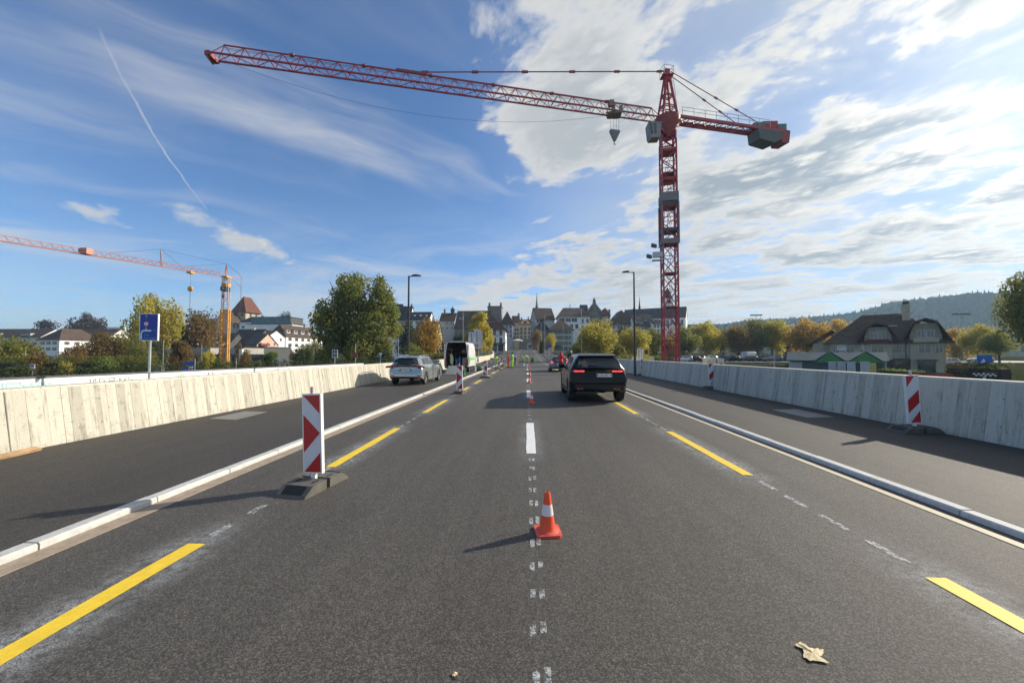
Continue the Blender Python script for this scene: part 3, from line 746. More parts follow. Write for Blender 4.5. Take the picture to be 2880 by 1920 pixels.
    b = MB(); b.prism([J(st - .75, -.2, zk + .1), J(st + .75, -.2, zk + .1), J(st + .8, -.2, zk - .15), J(st + .1, -.2, zk - 1.6), J(st - .1, -.2, zk - 1.6), J(st - .8, -.2, zk - .15)], nrm * .4); hb_ = b.build('hook_block', mat('hook_grey', (.16, .17, .17), .5, metal=.4), t)
    b = MB(); b.tube([J(st, 0, zk - 1.55), J(st, 0, zk - 1.8), J(st + .16, 0, zk - 1.92), J(st + .05, 0, zk - 2.1), J(st - .15, 0, zk - 2.0)], .06, 6); b.build('hook', M_DARKST, hb_)
    # slack cable from the jib's tip to the trolley
    A = J(LJ - 1, 0, zj - .3); B = J(st + 1, 0, zj - .4); b = MB(); pts = []
    for k in range(25):
        f = k / 24; q = A + (B - A) * f; q.z -= 4 * 3.6 * f * (1 - f); pts.append(q)
    b.tube(pts, .017, 5); b.build('slack_cable', M_ROPE, t)
    # counter-jib
    LC = 21.0; b = MB(); zc = zj + .05
    for o in (-.9, .9):
        b.bar(J(-1.5, o, zc + .3), J(-LC, o, zc + .3), .30, .45)
        for k in range(9): a0 = 1.5 + k * 2.0; b.bar(J(-a0, o, zc + .3), J(-a0 - 2.0, -o, zc + .3), .10)
    for k in range(10): b.bar(J(-1.5 - k * 2, -.9, zc + .3), J(-1.5 - k * 2, .9, zc + .3), .10)
    b.build('counter_jib', M_CRED, t)
    MB().prism([J(-1.6, -1.2, zc + .54), J(-LC + 3.5, -1.2, zc + .54), J(-LC + 3.5, -.5, zc + .54), J(-1.6, -.5, zc + .54)], (0, 0, .05)).build('counter_jib_walkway', M_STEEL, t)
    b = MB()
    for o in (-1.2, 1.15):
        for k in range(9): b.bar(J(-1.8 - k * 2.0, o, zc + .5), J(-1.8 - k * 2.0, o, zc + 1.65), .055)
        for z in (zc + 1.1, zc + 1.65): b.bar(J(-1.8, o, z), J(-17.8, o, z), .05)
    b.build('railing', M_STEEL, t)
    b = MB()
    pr = [(-LC + 5.2, -1.5), (-LC + 2.4, -1.9), (-LC + 1.0, -1.2), (-LC + .9, .1), (-LC + 5.4, .1)]
    b.prism([J(p[0], -1.1, zc + p[1]) for p in pr], nrm * 2.2); b.build('counterweight', M_CBAL, t)
    b = MB(); b.prism([J(-LC - .6, -1.0, zc - 1.5), J(-LC + .8, -1.0, zc - 1.6), J(-LC + 1.5, -1.0, zc + .7), J(-LC - .9, -1.0, zc + .5)], nrm * 2.0); b.build('counterweight_frame', M_CRED2, t)
    b = MB(); b.cbox(J(-LC + 2.6, 0, zc + 1.15), (2.4, 1.6, 1.3)); b.build('winch_box', M_CRED, t)
    b = MB(); b.cbox(J(-LC + .2, 0, zc + 1.0), (1.3, 1.6, 1.3)); b.build('machinery', mat('machinery_green', (.12, .19, .19), .6), t); MB().cbox(J(-LC + 4.6, 0, zc + .95), (1.8, 1.5, .8)).build('machinery', MATS['machinery_green'], t)
    for o, se in ((-.55, LC - 6.2), (.55, LC - 2.9)):
        a, e = J(-.5, o * .5, zt - .2), J(-se, o, zc + .6); MB().bar(a, e, .085).build('counter_tie', M_CRED2, t)
        for f in (.45, .66): q = a + (e - a) * f; u = (e - a).normalized(); MB().bar(q - u * .3, q + u * .3, .20).build('tie_joint', M_CRED2, t)
    MB().cbox((0, 0, -1.75), (5, 5, .7)).build('base_block', M_CONC, t)
red_crane()

def yellow_crane():
    Yc = 85.0; bp = at(631, 994, Yc); t = thing('tower_crane', 'smaller yellow top-slewing crane behind the white graffiti wall', 'crane', (bp.x, bp.y, 0))
    zr = lambda py: at(631, py, Yc).z
    MY = mat('crane_yellow', (.70, .33, .03), .5, var=.2, scale=.6); MP = mat('crane_faded_red', (.52, .22, .15), .55, var=.2, scale=.6); MG = mat('crane_mast_grey', (.50, .37, .28), .5, var=.2)
    zb = -5.2; w = 1.32; rz = R(24)
    zs = [zb, zr(1010), zr(965), zr(920), zr(872)]
    for i in range(4): b = MB(); lattice(b, (0, 0), w + .12, zs[i], zs[i + 1], 4 if i else 3, .20, .11, 'Z', rz); b.build('mast_section', MY, t)
    b = MB(); lattice(b, (0, 0), w - .15, zs[-1], zr(785), 6, .13, .07, 'Z', rz); b.build('inner_mast', MG, t)
    MB().cbox((0, 0, zr(802)), (1.3, 1.3, .8)).build('mast_collar', MY, t)
    sg = MB().cbox((0, -.2, zr(813)), (1.35, 1.35, 1.0)).build('sign_box', mat('crane_sign_dark', (.02, .025, .05), .5), t)
    lettering('sign_letter', 'K', .95, mat('sign_white', (.8, .8, .8), .6), sg, (.15, -.89, zr(813)))
    MB().cbox((.2, -.9, zr(835)), (.5, .3, .8)).build('red_lamp_box', M_CRED, t)
    zj = zr(778); tipw = ground(0, 672, zj + .3); d = Vector((tipw.x - bp.x, tipw.y - bp.y, 0)); LJ = d.length + 5; d.normalize(); nrm = Vector((-d.y, d.x, 0))
    J = lambda s_, o, z: d * s_ + nrm * o + Vector((0, 0, z))
    rise = lambda s_: zj
    NB = 30; hb = (LJ - 1) / NB
    for sec in range(5):
        b = MB(); sa, sb = 1 + sec * 6 * hb, 1 + (sec + 1) * 6 * hb
        b.bar(J(sa, 0, zj + .95), J(sb, 0, zj + .95), .10)
        for o in (-.42, .42): b.bar(J(sa, o, zj), J(sb, o, zj), .11)
        for i in range(6):
            s1 = sa + i * hb
            for o in (-.42, .42): b.bar(J(s1, o, zj), J(s1 + hb / 2, 0, zj + .95), .05); b.bar(J(s1 + hb, o, zj), J(s1 + hb / 2, 0, zj + .95), .05)
            b.bar(J(s1, -.42, zj), J(s1 + hb, .42, zj), .05)
        b.build('jib_section', MP, t)
    MB().cbox((0, 0, zj - .1), (1.4, 1.4, .4)).build('slewing_ring', MY, t)
    zt = zr(742); b = MB(); b.bar(J(0, -.4, zj), J(-.1, 0, zt), .14); b.bar(J(0, .4, zj), J(-.1, 0, zt), .14); b.bar(J(.6, 0, zj), J(-.1, 0, zt), .10); b.build('tower_head', MP, t)
    q1 = J(-3.2, 0, zr(769)); b = MB(); b.bar(J(0, 0, zj - .2), q1, .16); b.bar(J(-1.2, 0, zj - .2), J(-3.2, 0, zr(802)), .10); b.bar(q1, J(-3.2, 0, zr(802)), .08); b.build('rear_strut', MP, t)
    b = MB(); b.tube([J(-.1, 0, zt), q1], .04, 5); b.tube([q1, J(-3.2, 0, zr(842)), J(-3.2, 0, zr(845))], .05, 5); b.tube([J(-3.2, 0, zr(842)), J(-1.0, 0, -4)], .03, 5); b.build('rear_guy', M_ROPE, t)
    sm = None; best = None
    for k in range(240):
        s_ = 1 + k * LJ / 240; q = bp + J(s_, 0, zj); q.z = zj; v = CAM_R.transposed() @ (q - Vector((0, 0, CAM_H))); px = 1440 + 1040 * v.x / -v.z
        for tgt, nm in ((455, 'm'), (536, 't'), (243, 'j')):
            best = best or {}
            if nm not in best or abs(px - tgt) < best[nm][0]: best[nm] = (abs(px - tgt), s_)
    sm, st, sj = best['m'][1], best['t'][1], best['j'][1]
    mz = zj + 3.6; b = MB(); b.bar(J(sm, -.4, zj + .1), J(sm + .3, 0, mz), .10); b.bar(J(sm, .4, zj + .1), J(sm + .3, 0, mz), .10); b.build('jib_strut', MP, t)
    b = MB(); b.tube([J(-.1, 0, zt), J(sm + .3, 0, mz)], .03, 5); b.tube([J(-.1, 0, zt), J(sm * .62, 0, zj + 1.0)], .03, 5); b.tube([J(sm + .3, 0, mz), J(sj - 3, 0, zj + 1.0)], .03, 5); b.tube([J(sm + .3, 0, mz), J(sm * .75, 0, zj + 1)], .03, 5); b.build('jib_guy', M_ROPE, t)
    MB().cbox(J(sj, 0, zj + .55), (1.6, 1.1, 1.1)).build('jib_hinge', MP, t)
    b = MB(); b.cbox(J(st, 0, zj - .35), (1.0, 1.0, .45)); b.build('trolley', MY, t)
    q = bp + J(st, 0, 0); zh = at(536, 812, q.y).z; b = MB(); b.tube([J(st, 0, zj - .5), J(st, 0, zh)], .022, 5); b.build('lifting_rope', M_ROPE, t)
    b = MB(); b.sphere(J(st, 0, zh), (.62, .3, .62), 12, 8); b.build('hook_block', MY, t, smooth=60)
    zl = at(536, 905, q.y).z; b = MB(); b.tube([J(st, 0, zh - .5), J(st, 0, zl)], .045, 5); b.build('load_chain', M_ROPE, t)
    MB().cbox((0, 0, -5.3), (4, 4, .6)).build('base_block', M_CONC, t)
yellow_crane()
# ================================================================== STREET FURNITURE
M_LAMP = mat('lamp_anthracite', (.035, .036, .04), .45, metal=.4, var=.12)
M_RED = mat('retro_red', (.42, .008, .012), .45, var=.10, scale=6)
M_RWHITE = mat('retro_white', (.60, .62, .66), .5, var=.10, scale=5)
M_PWHITE = mat('plastic_white', (.74, .74, .72), .5, var=.08, scale=5)
M_RUBBER = mat('recycled_rubber', (.11, .105, .09), .85, var=.25, scale=9, bump=.3, bscale=50)
M_RUBBERD = mat('rubber_dark', (.02, .021, .022), .75, var=.2, scale=9)
M_GALV = mat('galvanised_pole', (.50, .51, .52), .4, metal=.7, var=.1, scale=8)

def street_lamp(p, h, side, label, reach=1.0, head=.62):
    t = thing('street_lamp', label, 'street lamp', p)
    MB().tube([(0, 0, -.3), (0, 0, h * .5), (0, 0, h)], [.085, .07, .055], 12).build('pole', M_LAMP, t, smooth=50)
    MB().lathe([(.13, -.02), (.13, .03), (.09, .05)], n=12).build('base_collar', M_LAMP, t)
    MB().lathe([(.088, h * .62), (.105, h * .625), (.105, h * .645), (.085, h * .65)], n=12).build('joint_ring', M_LAMP, t)
    MB().tube([(0, 0, h - .06), (side * .12, 0, h - .02), (side * (reach - head * .6), 0, h - .01)], .035, 8).build('arm', M_LAMP, t, smooth=50)
    b = MB(); x0 = side * (reach - head); x1 = side * reach; zc = h
    sec = [(0, .05, .03), (.2, .15, .075), (.55, .17, .085), (.85, .15, .05), (1, .07, .02)]
    vs = []; fs = []
    for f, hw, th in sec:
        x = x0 + (x1 - x0) * f
        vs += [(x, -hw, zc - .02), (x, -hw * .7, zc + th), (x, hw * .7, zc + th), (x, hw, zc - .02)]
    for i in range(len(sec) - 1):
        for k in range(4): fs.append((i * 4 + k, i * 4 + (k + 1) % 4, (i + 1) * 4 + (k + 1) % 4, (i + 1) * 4 + k))
    fs += [(0, 1, 2, 3), (19, 18, 17, 16)]; b.add(vs, fs); hd = b.build('lamp_head', M_LAMP, t)
    MB().box(min(x0, x1) + .12, max(x0, x1) - .1, -.09, .09, zc - .03, zc - .021).build('lens', mat('lamp_lens', (.5, .5, .48), .3), hd)
    return t
def zl(py, Y, px=1460): return at(px, py, Y).z
pl = ground(1786, 1056, KH); pl = Vector((pl.x, pl.y, KH))
street_lamp(pl, zl(765, pl.y, 1782) - KH, -1, 'dark slim street lamp on the pavement against the shaded parapet', .85)
pl2 = at(1148, 994, 23.5); street_lamp((pl2.x, pl2.y, KH), zl(776, 23.5, 1146) - KH, 1, 'dark slim street lamp rising behind the silver estate car', .80)

# ---- beacon boards
def base_mesh(b):
    L, Wd = .78, .40
    # two halves of a moulded rubber foot, bevelled ends, with a gap and slots
    for s in (-1, 1):
        pr = [(s * .03, 0), (s * L / 2, 0), (s * (L / 2 - .02), .03), (s * (L / 2 - .13), .105), (s * .03, .115)]
        b.prism([(x, -Wd / 2, z) for x, z in pr], (0, Wd, 0))
    b.box(-.03, .03, -Wd / 2 + .06, Wd / 2 - .06, .0, .10)
def beacon(p, kind, label, rz=0.0, tilt=0.0, low=False):
    t = thing('beacon_board', label, 'beacon', p, rz, 'red and white beacon boards along the carriageway' if kind == 'arrow' else 'red and white slanted boards along the right parapet')
    b = MB(); base_mesh(b); ft = b.build('foot', M_RUBBER, t, rot=(0, 0, R(90) if kind == 'arrow' else 0))
    for s in (-1, 1): MB().quad((s * .372, -.14, .037), (s * .372, .14, .037), (s * .275, .14, .1095), (s * .275, -.14, .1095)).build('foot_panel', M_RUBBERD, ft)
    b = MB()
    for s in (-1, 1):
        for yy in (-.12, .12): b.box(s * .12 - .045, s * .12 + .045, yy - .012, yy + .012, .113, .118)
    b.build('foot_slot', M_RUBBERD, ft)
    wv, hv, th = .27, .98, .045
    z0 = .17; T = Matrix.Rotation(tilt, 4, 'Y')
    def bb(o): o.rotation_euler = (0, tilt, 0); return o
    bb(MB().box(-.03, .03, -.02, .02, .06, z0 + .01).build('stem', M_PWHITE, t))
    b = MB(); b.box(-wv / 2, wv / 2, -th / 2, th / 2, z0, z0 + hv); body = bb(b.build('board', M_PWHITE, t))
    bb(MB().tube([(0, 0, z0 + hv), (0, 0, z0 + hv + .085)], .022, 10).build('top_peg', mat('peg_pink', (.58, .42, .42), .6), t))
    yf = -th / 2 - .002; yr = -th / 2 - .0035; m_ = .018; x0, x1 = -wv / 2 + m_, wv / 2 - m_; za, zb = z0 + m_, z0 + hv - m_; H = zb - za
    MB().quad((x0, yf, za), (x1, yf, za), (x1, yf, zb), (x0, yf, zb)).build('reflective_sheet', M_RWHITE, body)
    def red(pts): MB().poly([(x0 + (x1 - x0) * u, yr, za + H * v) for u, v in pts]).build('red_stripe', M_RED, body)
    if kind == 'arrow':
        red([(0, 1), (1, .76), (1, 1)]); red([(0, .745), (1, .505), (0, .25)]); red([(0, 0), (1, 0), (1, .255)])
    elif kind == 'arrow_left':
        red([(1, 1), (0, .76), (0, 1)]); red([(1, .745), (0, .505), (1, .25)]); red([(1, 0), (0, 0), (0, .255)])
    else:
        red([(0, 1), (.72, 1), (0, .76)]); red([(1, .70), (1, .42), (0, .20), (0, .48)]); red([(.12, 0), (1, 0), (1, .255)])
    b = MB()
    for xx in (x0 + .02, x1 - .02): b.cbox((xx, yr - .002, zb - .012), (.012, .004, .012))
    b.build('rivet', M_DARKST, body)
    return t
def g(px, py, z=0.0): q = ground(px, py, z); return (q.x, q.y, z)
beacon(g(884, 1368), 'arrow', 'tall red-white arrow board on a rubber foot beside the first yellow dash', R(-10), R(-2.5))
beacon(g(1293, 1106), 'arrow', 'red-white arrow board standing level with the silver estate car', R(-4), R(-1.5))
beacon(g(1365, 1062), 'arrow_left', 'red-white board with left-pointing chevron beside the open white van', R(-3))
beacon(g(1402, 1040), 'arrow_left', 'red-white board partly hiding the worker in all-yellow clothes', R(4))
beacon(g(1416, 1030), 'arrow_left', 'red-white board beside the worker in orange overalls', R(3))
q = ground(2580, 1213, KH); beacon((q.x - .05, q.y, KH), 'slant', 'red-white slanted board with a top peg near a pavement cover plate', R(2), R(-2.5))
q = ground(2003, 1093, KH); beacon((q.x, q.y, KH), 'slant', 'red-white slanted board against the shaded parapet, below the tall red crane', R(2), R(-1.5))
q = ground(1808, 1055, KH); beacon((q.x, q.y, KH), 'slant', 'red-white slanted board just behind the street lamp at the shaded parapet', R(2), R(-1.5))

# ---- traffic cones
M_ORANGE = mat('cone_orange', (.80, .085, .02), .5, var=.08, scale=14)
M_CONEB = mat('cone_base_red', (.62, .09, .06), .6, var=.15, scale=20)
M_CONEW = mat('cone_sleeve', (.72, .66, .68), .5, var=.08, scale=20)
def cone_proto():
    ms = {}
    b = MB(); r = .118; c = .022; pts = []
    for sx, sy in ((-1, -1), (1, -1), (1, 1), (-1, 1)):
        a = [(sx * r, sy * (r - c)), (sx * (r - c), sy * r)]
        pts += a if sx * sy > 0 else a[::-1]
    b.prism([(x, y, 0) for x, y in pts], (0, 0, .022)); b.lathe([(.108, .022), (.09, .034), (.078, .036)], n=28); ms['base'] = b.mesh('cone_base', [M_CONEB], 35)
    rr = lambda z: .074 - (z - .036) / (.37 - .036) * (.074 - .024)
    b = MB(); b.lathe([(.080, .034), (rr(.05), .05), (rr(.165), .165), (rr(.262), .262), (rr(.36), .36), (.0235, .368), (.019, .37), (.016, .362), (.014, .30)], n=28); ms['body'] = b.mesh('cone_body', [M_ORANGE], 35)
    b = MB(); b.lathe([(rr(.165) + .0012, .165), (rr(.262) + .0012, .262)], n=28); ms['sleeve'] = b.mesh('white_sleeve', [M_CONEW], 35)
    return ms
CM = cone_proto()
def cone(p, rz, label):
    t = thing('traffic_cone', label, 'cone', p, rz, 'cones along the centre line')
    link('cone_base', CM['base'], t); bo = link('cone_body', CM['body'], t); link('white_sleeve', CM['sleeve'], bo)
cone(g(1540, 1496), R(6), 'orange traffic cone on the road apart from the row, casting its own shadow')
cone(g(1495, 1134), R(12), 'orange cone in the edge of the dark car\'s shadow')
cone(g(1489, 1077), R(-8), 'orange cone between the dark off-roader and the second white centre dash')
for i, (yy, xx) in enumerate(((27.0, .22), (34.2, .24), (38.5, .22), (42.5, .22), (46.5, .20), (50.5, .2))):
    cone((xx, yy, 0), R(random.uniform(-30, 30)), ['orange cone nearest behind the third white centre dash', 'orange cone level with the hatchback', 'orange cone standing before the worker in orange overalls', 'orange cone level with the two talking workers', 'orange cone close to the white object on the road', 'last orange cone of the close row before the bending worker'][i])
def far_cone(px, py, label): q = ground(px, py); cone((q.x, q.y, 0), 0, label)
far_cone(1453, 1024, 'orange cone standing beside the two talking workers')
far_cone(1493, 1022, 'orange cone on the left of the crouching worker in green')
far_cone(1505, 1020, 'orange cone on the right of the crouching worker in green')

# ---- blue direction sign on the left
def blue_sign():
    Y = 11.8; q = at(419, 960, Y); t = thing('direction_sign', 'blue direction sign with white bent arrow on a steel pole behind the left parapet', 'sign', (q.x, q.y, -1.0), R(9))
    zt, zb = at(415, 882, Y).z + 1.0, at(415, 958, Y).z + 1.0; w = .56; h = zt - zb; zc = (zt + zb) / 2
    MB().tube([(0, .05, 0), (0, .05, zb + h * .8)], .034, 12).build('pole', M_GALV, t, smooth=50)
    b = MB(); b.box(-w / 2, w / 2, -.03, .03, zb, zt); bd = b.build('panel', M_PWHITE, t)
    MBL = mat('sign_blue', (.006, .022, .30), .4, var=.06, scale=3); MLB = mat('sign_text_blue', (.05, .30, .55), .5); MW = mat('sign_arrow_white', (.50, .68, .74), .5)
    f = -.032; F = -.0345; m_ = .02
    X = lambda u: -w / 2 + m_ + (w - 2 * m_) * u; Zz = lambda v: zt - m_ - (h - 2 * m_) * v
    MB().quad((X(0), f, Zz(1)), (X(1), f, Zz(1)), (X(1), f, Zz(0)), (X(0), f, Zz(0))).build('blue_face', MBL, bd)
    b = MB(); pts = [(.085, .955), (.085, .80), (.095, .725), (.14, .665), (.22, .635), (.62, .635)]
    ww = .052
    for i in range(len(pts) - 1):
        a, c = Vector((X(pts[i][0]), Zz(pts[i][1]))), Vector((X(pts[i + 1][0]), Zz(pts[i + 1][1]))); d = (c - a).normalized(); nn = Vector((-d.y, d.x)) * ww / 2; e = d * .01
        b.quad((a.x - e.x + nn.x, F, a.y - e.y + nn.y), (a.x - e.x - nn.x, F, a.y - e.y - nn.y), (c.x + e.x - nn.x, F, c.y + e.y - nn.y), (c.x + e.x + nn.x, F, c.y + e.y + nn.y))
    b.poly([(X(.58), F - .001, Zz(.600)), (X(.70), F - .001, Zz(.635)), (X(.58), F - .001, Zz(.67))])
    for v in (.505, .545, .585): b.quad((X(.325), F, Zz(v + .022)), (X(.385), F, Zz(v + .022)), (X(.385), F, Zz(v)), (X(.325), F, Zz(v)))
    b.build('bent_arrow', MW, bd)
    b = MB(); b.lathe([(.001, 0), (.078, 0)], (0, 0, 0), 24, 'Y'); o = b.build('prohibition_ring', M_RED, bd, loc=(X(.36), F, Zz(.37)))
    MB().lathe([(.001, 0), (.062, 0)], (0, 0, 0), 24, 'Y').build('prohibition_face', M_RWHITE, o, loc=(0, -.0015, 0))
    b = MB()
    for a in (90, 210, 330): b.bar((0, 0, 0), (.05 * math.cos(R(a)), 0, .05 * math.sin(R(a))), .012, .001)
    b.build('symbol', M_DARKST, o, loc=(0, -.003, 0))
    MB().lathe([(.001, 0), (.03, 0)], (0, 0, 0), 12, 'Y').build('town_emblem', mat('emblem_olive', (.25, .33, .25), .5), bd, loc=(X(.36), F, Zz(.08)))
    lettering('small_text', '5 t', .075, MLB, bd, (X(.36), F, Zz(.165)))
    lettering('small_text', 'Zelgli', .06, MLB, bd, (X(.84), F, Zz(.615)), sx=.8)
    lettering('place_name', 'Alle', .10, MLB, bd, (X(.24), F, Zz(.80)), align='LEFT')
    lettering('place_name', 'Richtungen', .10, MLB, bd, (X(.24), F, Zz(.915)), align='LEFT', sx=.82)
blue_sign()

# ---- fallen leaves on the road, plank at the parapet
def dry_leaf(p, s, rz, label):
    out = [(0, -.5), (.06, -.42), (.20, -.5), (.18, -.3), (.46, -.34), (.30, -.12), (.56, .02), (.30, .10), (.34, .34), (.14, .22), (.04, .56), (-.06, .26), (-.26, .40), (-.22, .14), (-.52, .18), (-.36, -.02), (-.58, -.2), (-.28, -.2), (-.3, -.44), (-.08, -.34)]
    b = MB(); vs = [(0, 0, .012)]; rr = random.Random(int(p[0] * 100))
    for x, y in out: vs.append((x * s, y * s, .006 + rr.uniform(0, .07) * s * (x * x + y * y) ** .5))
    b.add(vs, [(0, i + 1, (i + 1) % len(out) + 1) for i in range(len(out))])
    t = thing('fallen_leaf', label, 'leaf', p, rz, None)
    b.build('blade', mat('dry_leaf', (.74, .60, .36), .7, var=.25, scale=30, bump=.3, bscale=90), t, fix=False)
    MB().tube([(0, -.5 * s, .008), (.05 * s, -.75 * s, .01), (.02 * s, -.95 * s, .004)], .003, 5).build('stalk', M_RUBBER, t)
def big_leaf():
    zp = [(570, 600), (640, 590), (625, 520), (665, 560), (760, 490), (800, 520), (920, 590), (1010, 660), (1100, 670), (1180, 700), (1290, 700), (1330, 740), (1450, 720), (1455, 860), (1400, 880), (1430, 910), (1330, 930), (1480, 1030), (1640, 1150), (1400, 1110), (1280, 1090), (1110, 1070), (1080, 1100), (1000, 1060), (950, 1000), (850, 960), (840, 910), (870, 830), (820, 690), (700, 660)]
    W_ = [ground(2180 + x / 10.69, 1760 + y / 10.69) for x, y in zp]; c = ground(2180 + 1120 / 10.69, 1760 + 850 / 10.69); rr = random.Random(3)
    t = thing('fallen_leaf', 'large pale dry leaf lying on the road right of the centre marks', 'leaf', (c.x, c.y, 0)); b = MB(); k = len(W_)
    mid = [((p.x - c.x) * .55, (p.y - c.y) * .55, .008 + rr.uniform(0, .005)) for p in W_]; out = [(p.x - c.x, p.y - c.y, .004 + rr.uniform(0, .006)) for p in W_]
    b.add([(0, 0, .012)] + mid + out, [(0, 1 + i, 1 + (i + 1) % k) for i in range(k)] + [(1 + i, 1 + k + i, 1 + k + (i + 1) % k, 1 + (i + 1) % k) for i in range(k)])
    b.build('blade', mat('dry_leaf', (.74, .60, .36), .7, var=.28, scale=40, bump=.4, bscale=90), t, fix=False)
    MB().tube([(0, 0, .013), (out[2][0] * .6, out[2][1] * .6, .013), out[2]], .0018, 5).build('midrib', mat('leaf_rib', (.40, .28, .15), .7), t)
big_leaf()
dry_leaf(g(1279, 1897), .032, R(40), 'tiny brown leaf on the road near the bottom centre marks')
t = thing('wooden_plank', 'weathered wooden plank lying at the foot of the sunlit parapet', 'plank', g(30, 1283, KH), R(102))
b = MB(); b.prism([(-1.1, -.05, .0), (.34, -.05, .0), (.40, -.04, .02), (.38, -.05, .05), (-1.1, -.05, .05)], (0, .11, 0)); b.build('board', mat('wood', (.42, .27, .14), .8, var=.3, scale=8, bump=.2), t, rot=(R(18), 0, 0))
# ================================================================== VEHICLES
from mathutils.bvhtree import BVHTree
M_TYRE = mat('tyre', (.018, .018, .019), .8, var=.2, scale=12)
M_RIM = mat('rim_silver', (.42, .43, .44), .35, metal=.8, var=.1)
M_CGLASS = mat('car_glass', (.012, .017, .020), .05, var=.1, spec=.9)
M_TRIM = mat('car_black_trim', (.014, .014, .015), .55, var=.15)
M_TAIL = mat('tail_lamp', (.28, .006, .008), .18, var=.1, coat=.6)
M_TAILON = mat('tail_lamp_lit', (.5, .02, .03), .2, emit=(1.0, .06, .07), estr=1.6)
M_CLEAR = mat('lamp_clear', (.62, .62, .62), .15, var=.1, coat=.6)
M_PLATE = mat('number_plate', (.72, .72, .70), .5, var=.05)
M_PTXT = mat('plate_text', (.02, .02, .02), .6)
def cat_rom(keys, n):
    """keys: list of tuples (y, v...) -> n interpolated tuples, monotone smooth."""
    ys = [k[0] for k in keys]; out = []
    for i in range(n):
        y = ys[0] + (ys[-1] - ys[0]) * i / (n - 1)
        j = max(0, min(len(ys) - 2, max(q for q in range(len(ys) - 1) if ys[q] <= y + 1e-9)))
        t = (y - ys[j]) / (ys[j + 1] - ys[j]); s = t * t * (3 - 2 * t) * .5 + t * .5
        out.append((y,) + tuple(a + (b_ - a) * s for a, b_ in zip(keys[j][1:], keys[j + 1][1:])))
    return out
def car_shell(keys, wheels, wr, off, n=46):
    """keys: (y, zb, hw_low, z_mid, hw_mid, z_belt, hw_belt, z_top, hw_top)"""
    st = cat_rom(keys, n); rings = []; L = st[-1][0]
    for (y, zb, wl, zm, wm, zt, wb, ztop, wt) in st:
        arch = 0
        for yc in wheels:
            d = abs(y - yc)
            if d < wr * 1.16: arch = max(arch, math.sqrt((wr * 1.16) ** 2 - d * d) + wr)
        zb2 = max(zb, arch); zm2 = max(zm, zb2 + .05)
        ring = [(0, zb + .03), (wl * .80, zb + .03), (wl * .80, max(zb, zb2 - .01)), (wl, zb2), ((wl + wm * 2) / 3, zb2 * .45 + zm2 * .55), (wm, zm2), ((wm * 1.5 + wb) / 2.5, (zm2 + zt) / 2), (wb, zt), (wb - .02, zt + .025),
                (wt + .02, ztop - .10), (wt - .04, ztop - .04), (wt * .6, ztop - .008), (0, ztop)]
        f = max(0, 1 - y / .45); fr = max(0, 1 - (L - y) / .5); k = len(ring); R2 = []
        for i, (x, z) in enumerate(ring):
            xx = x / max(wm, .01); o = off[i] if i < len(off) else off[-1]
            R2.append((x, y + f * (o + .22 * xx ** 3) - fr * (.35 * xx ** 3), z))
        rings.append(R2)
    vs = []; fs = []; k = len(rings[0]); m = 2 * k - 2
    for rg in rings:
        vs += rg + [(-x, y, z) for x, y, z in rg[-2:0:-1]]
    for i in range(len(rings) - 1):
        for q in range(m): fs.append((i * m + q, i * m + (q + 1) % m, (i + 1) * m + (q + 1) % m, (i + 1) * m + q))
    # end caps as strips left-right
    for base, flip in ((0, False), ((len(rings) - 1) * m, True)):
        for q in range(k - 1):
            a, b_ = base + q, base + q + 1; c_, d = base + (m - q - 1) % m, base + (m - q) % m
            fc = [a, b_, c_, d]
            fc = list(dict.fromkeys(fc))
            if len(fc) >= 3: fs.append(tuple(fc))
    b = MB(); b.add(vs, fs); return b
class Car:
    def __init__(s, label, p, rz, keys, wheels, wr, off, paintm, group=None, half_track=.80, name='car', wheel_detail=True, tw=.21):
        s.t = thing(name, label, 'car' if name != 'van' else 'van', p, rz, group)
        b = car_shell(keys, wheels, wr, off); s.body = b.build('body', paintm, s.t, smooth=32)
        me = s.body.data; s.bvh = BVHTree.FromPolygons([v.co[:] for v in me.vertices], [p_.vertices[:] for p_ in me.polygons])
        s.L = keys[-1][0]
        for yc in wheels:
            for sd in (-1, 1): wheel(s.t, (sd * half_track, yc, wr), wr, tw, sd)
    def decal(s, name, c, m_, d='rear', nu=6, nv=3, eps=.006, parent=None):
        """c: four corners (a, b) as (x, z) for rear/front or (y, z) for sides, in order bl, br, tr, tl."""
        b = MB(); vs = []; ok = True
        for j in range(nv + 1):
            for i in range(nu + 1):
                u, v = i / nu, j / nv
                a = [(c[0][k] * (1 - u) + c[1][k] * u) * (1 - v) + (c[3][k] * (1 - u) + c[2][k] * u) * v for k in (0, 1)]
                if d == 'rear': o, dr = Vector((a[0], -2, a[1])), Vector((0, 1, 0))
                elif d == 'front': o, dr = Vector((a[0], s.L + 2, a[1])), Vector((0, -1, 0))
                elif d == 'right': o, dr = Vector((3, a[0], a[1])), Vector((-1, 0, 0))
                else: o, dr = Vector((-3, a[0], a[1])), Vector((1, 0, 0))
                h, nn, _, _ = s.bvh.ray_cast(o, dr)
                if h is None: h = o + dr * 2.6 if d in ('rear',) else o + dr * 2; nn = -dr
                vs.append(h - dr * eps)
        fs = [(j * (nu + 1) + i, j * (nu + 1) + i + 1, (j + 1) * (nu + 1) + i + 1, (j + 1) * (nu + 1) + i) for j in range(nv) for i in range(nu)]
        b.add(vs, fs); return b.build(name, m_, parent or s.body, smooth=60, fix=False)
    def y_at(s, x, z):
        h, _, _, _ = s.bvh.ray_cast(Vector((x, -2, z)), Vector((0, 1, 0))); return h.y if h else 0
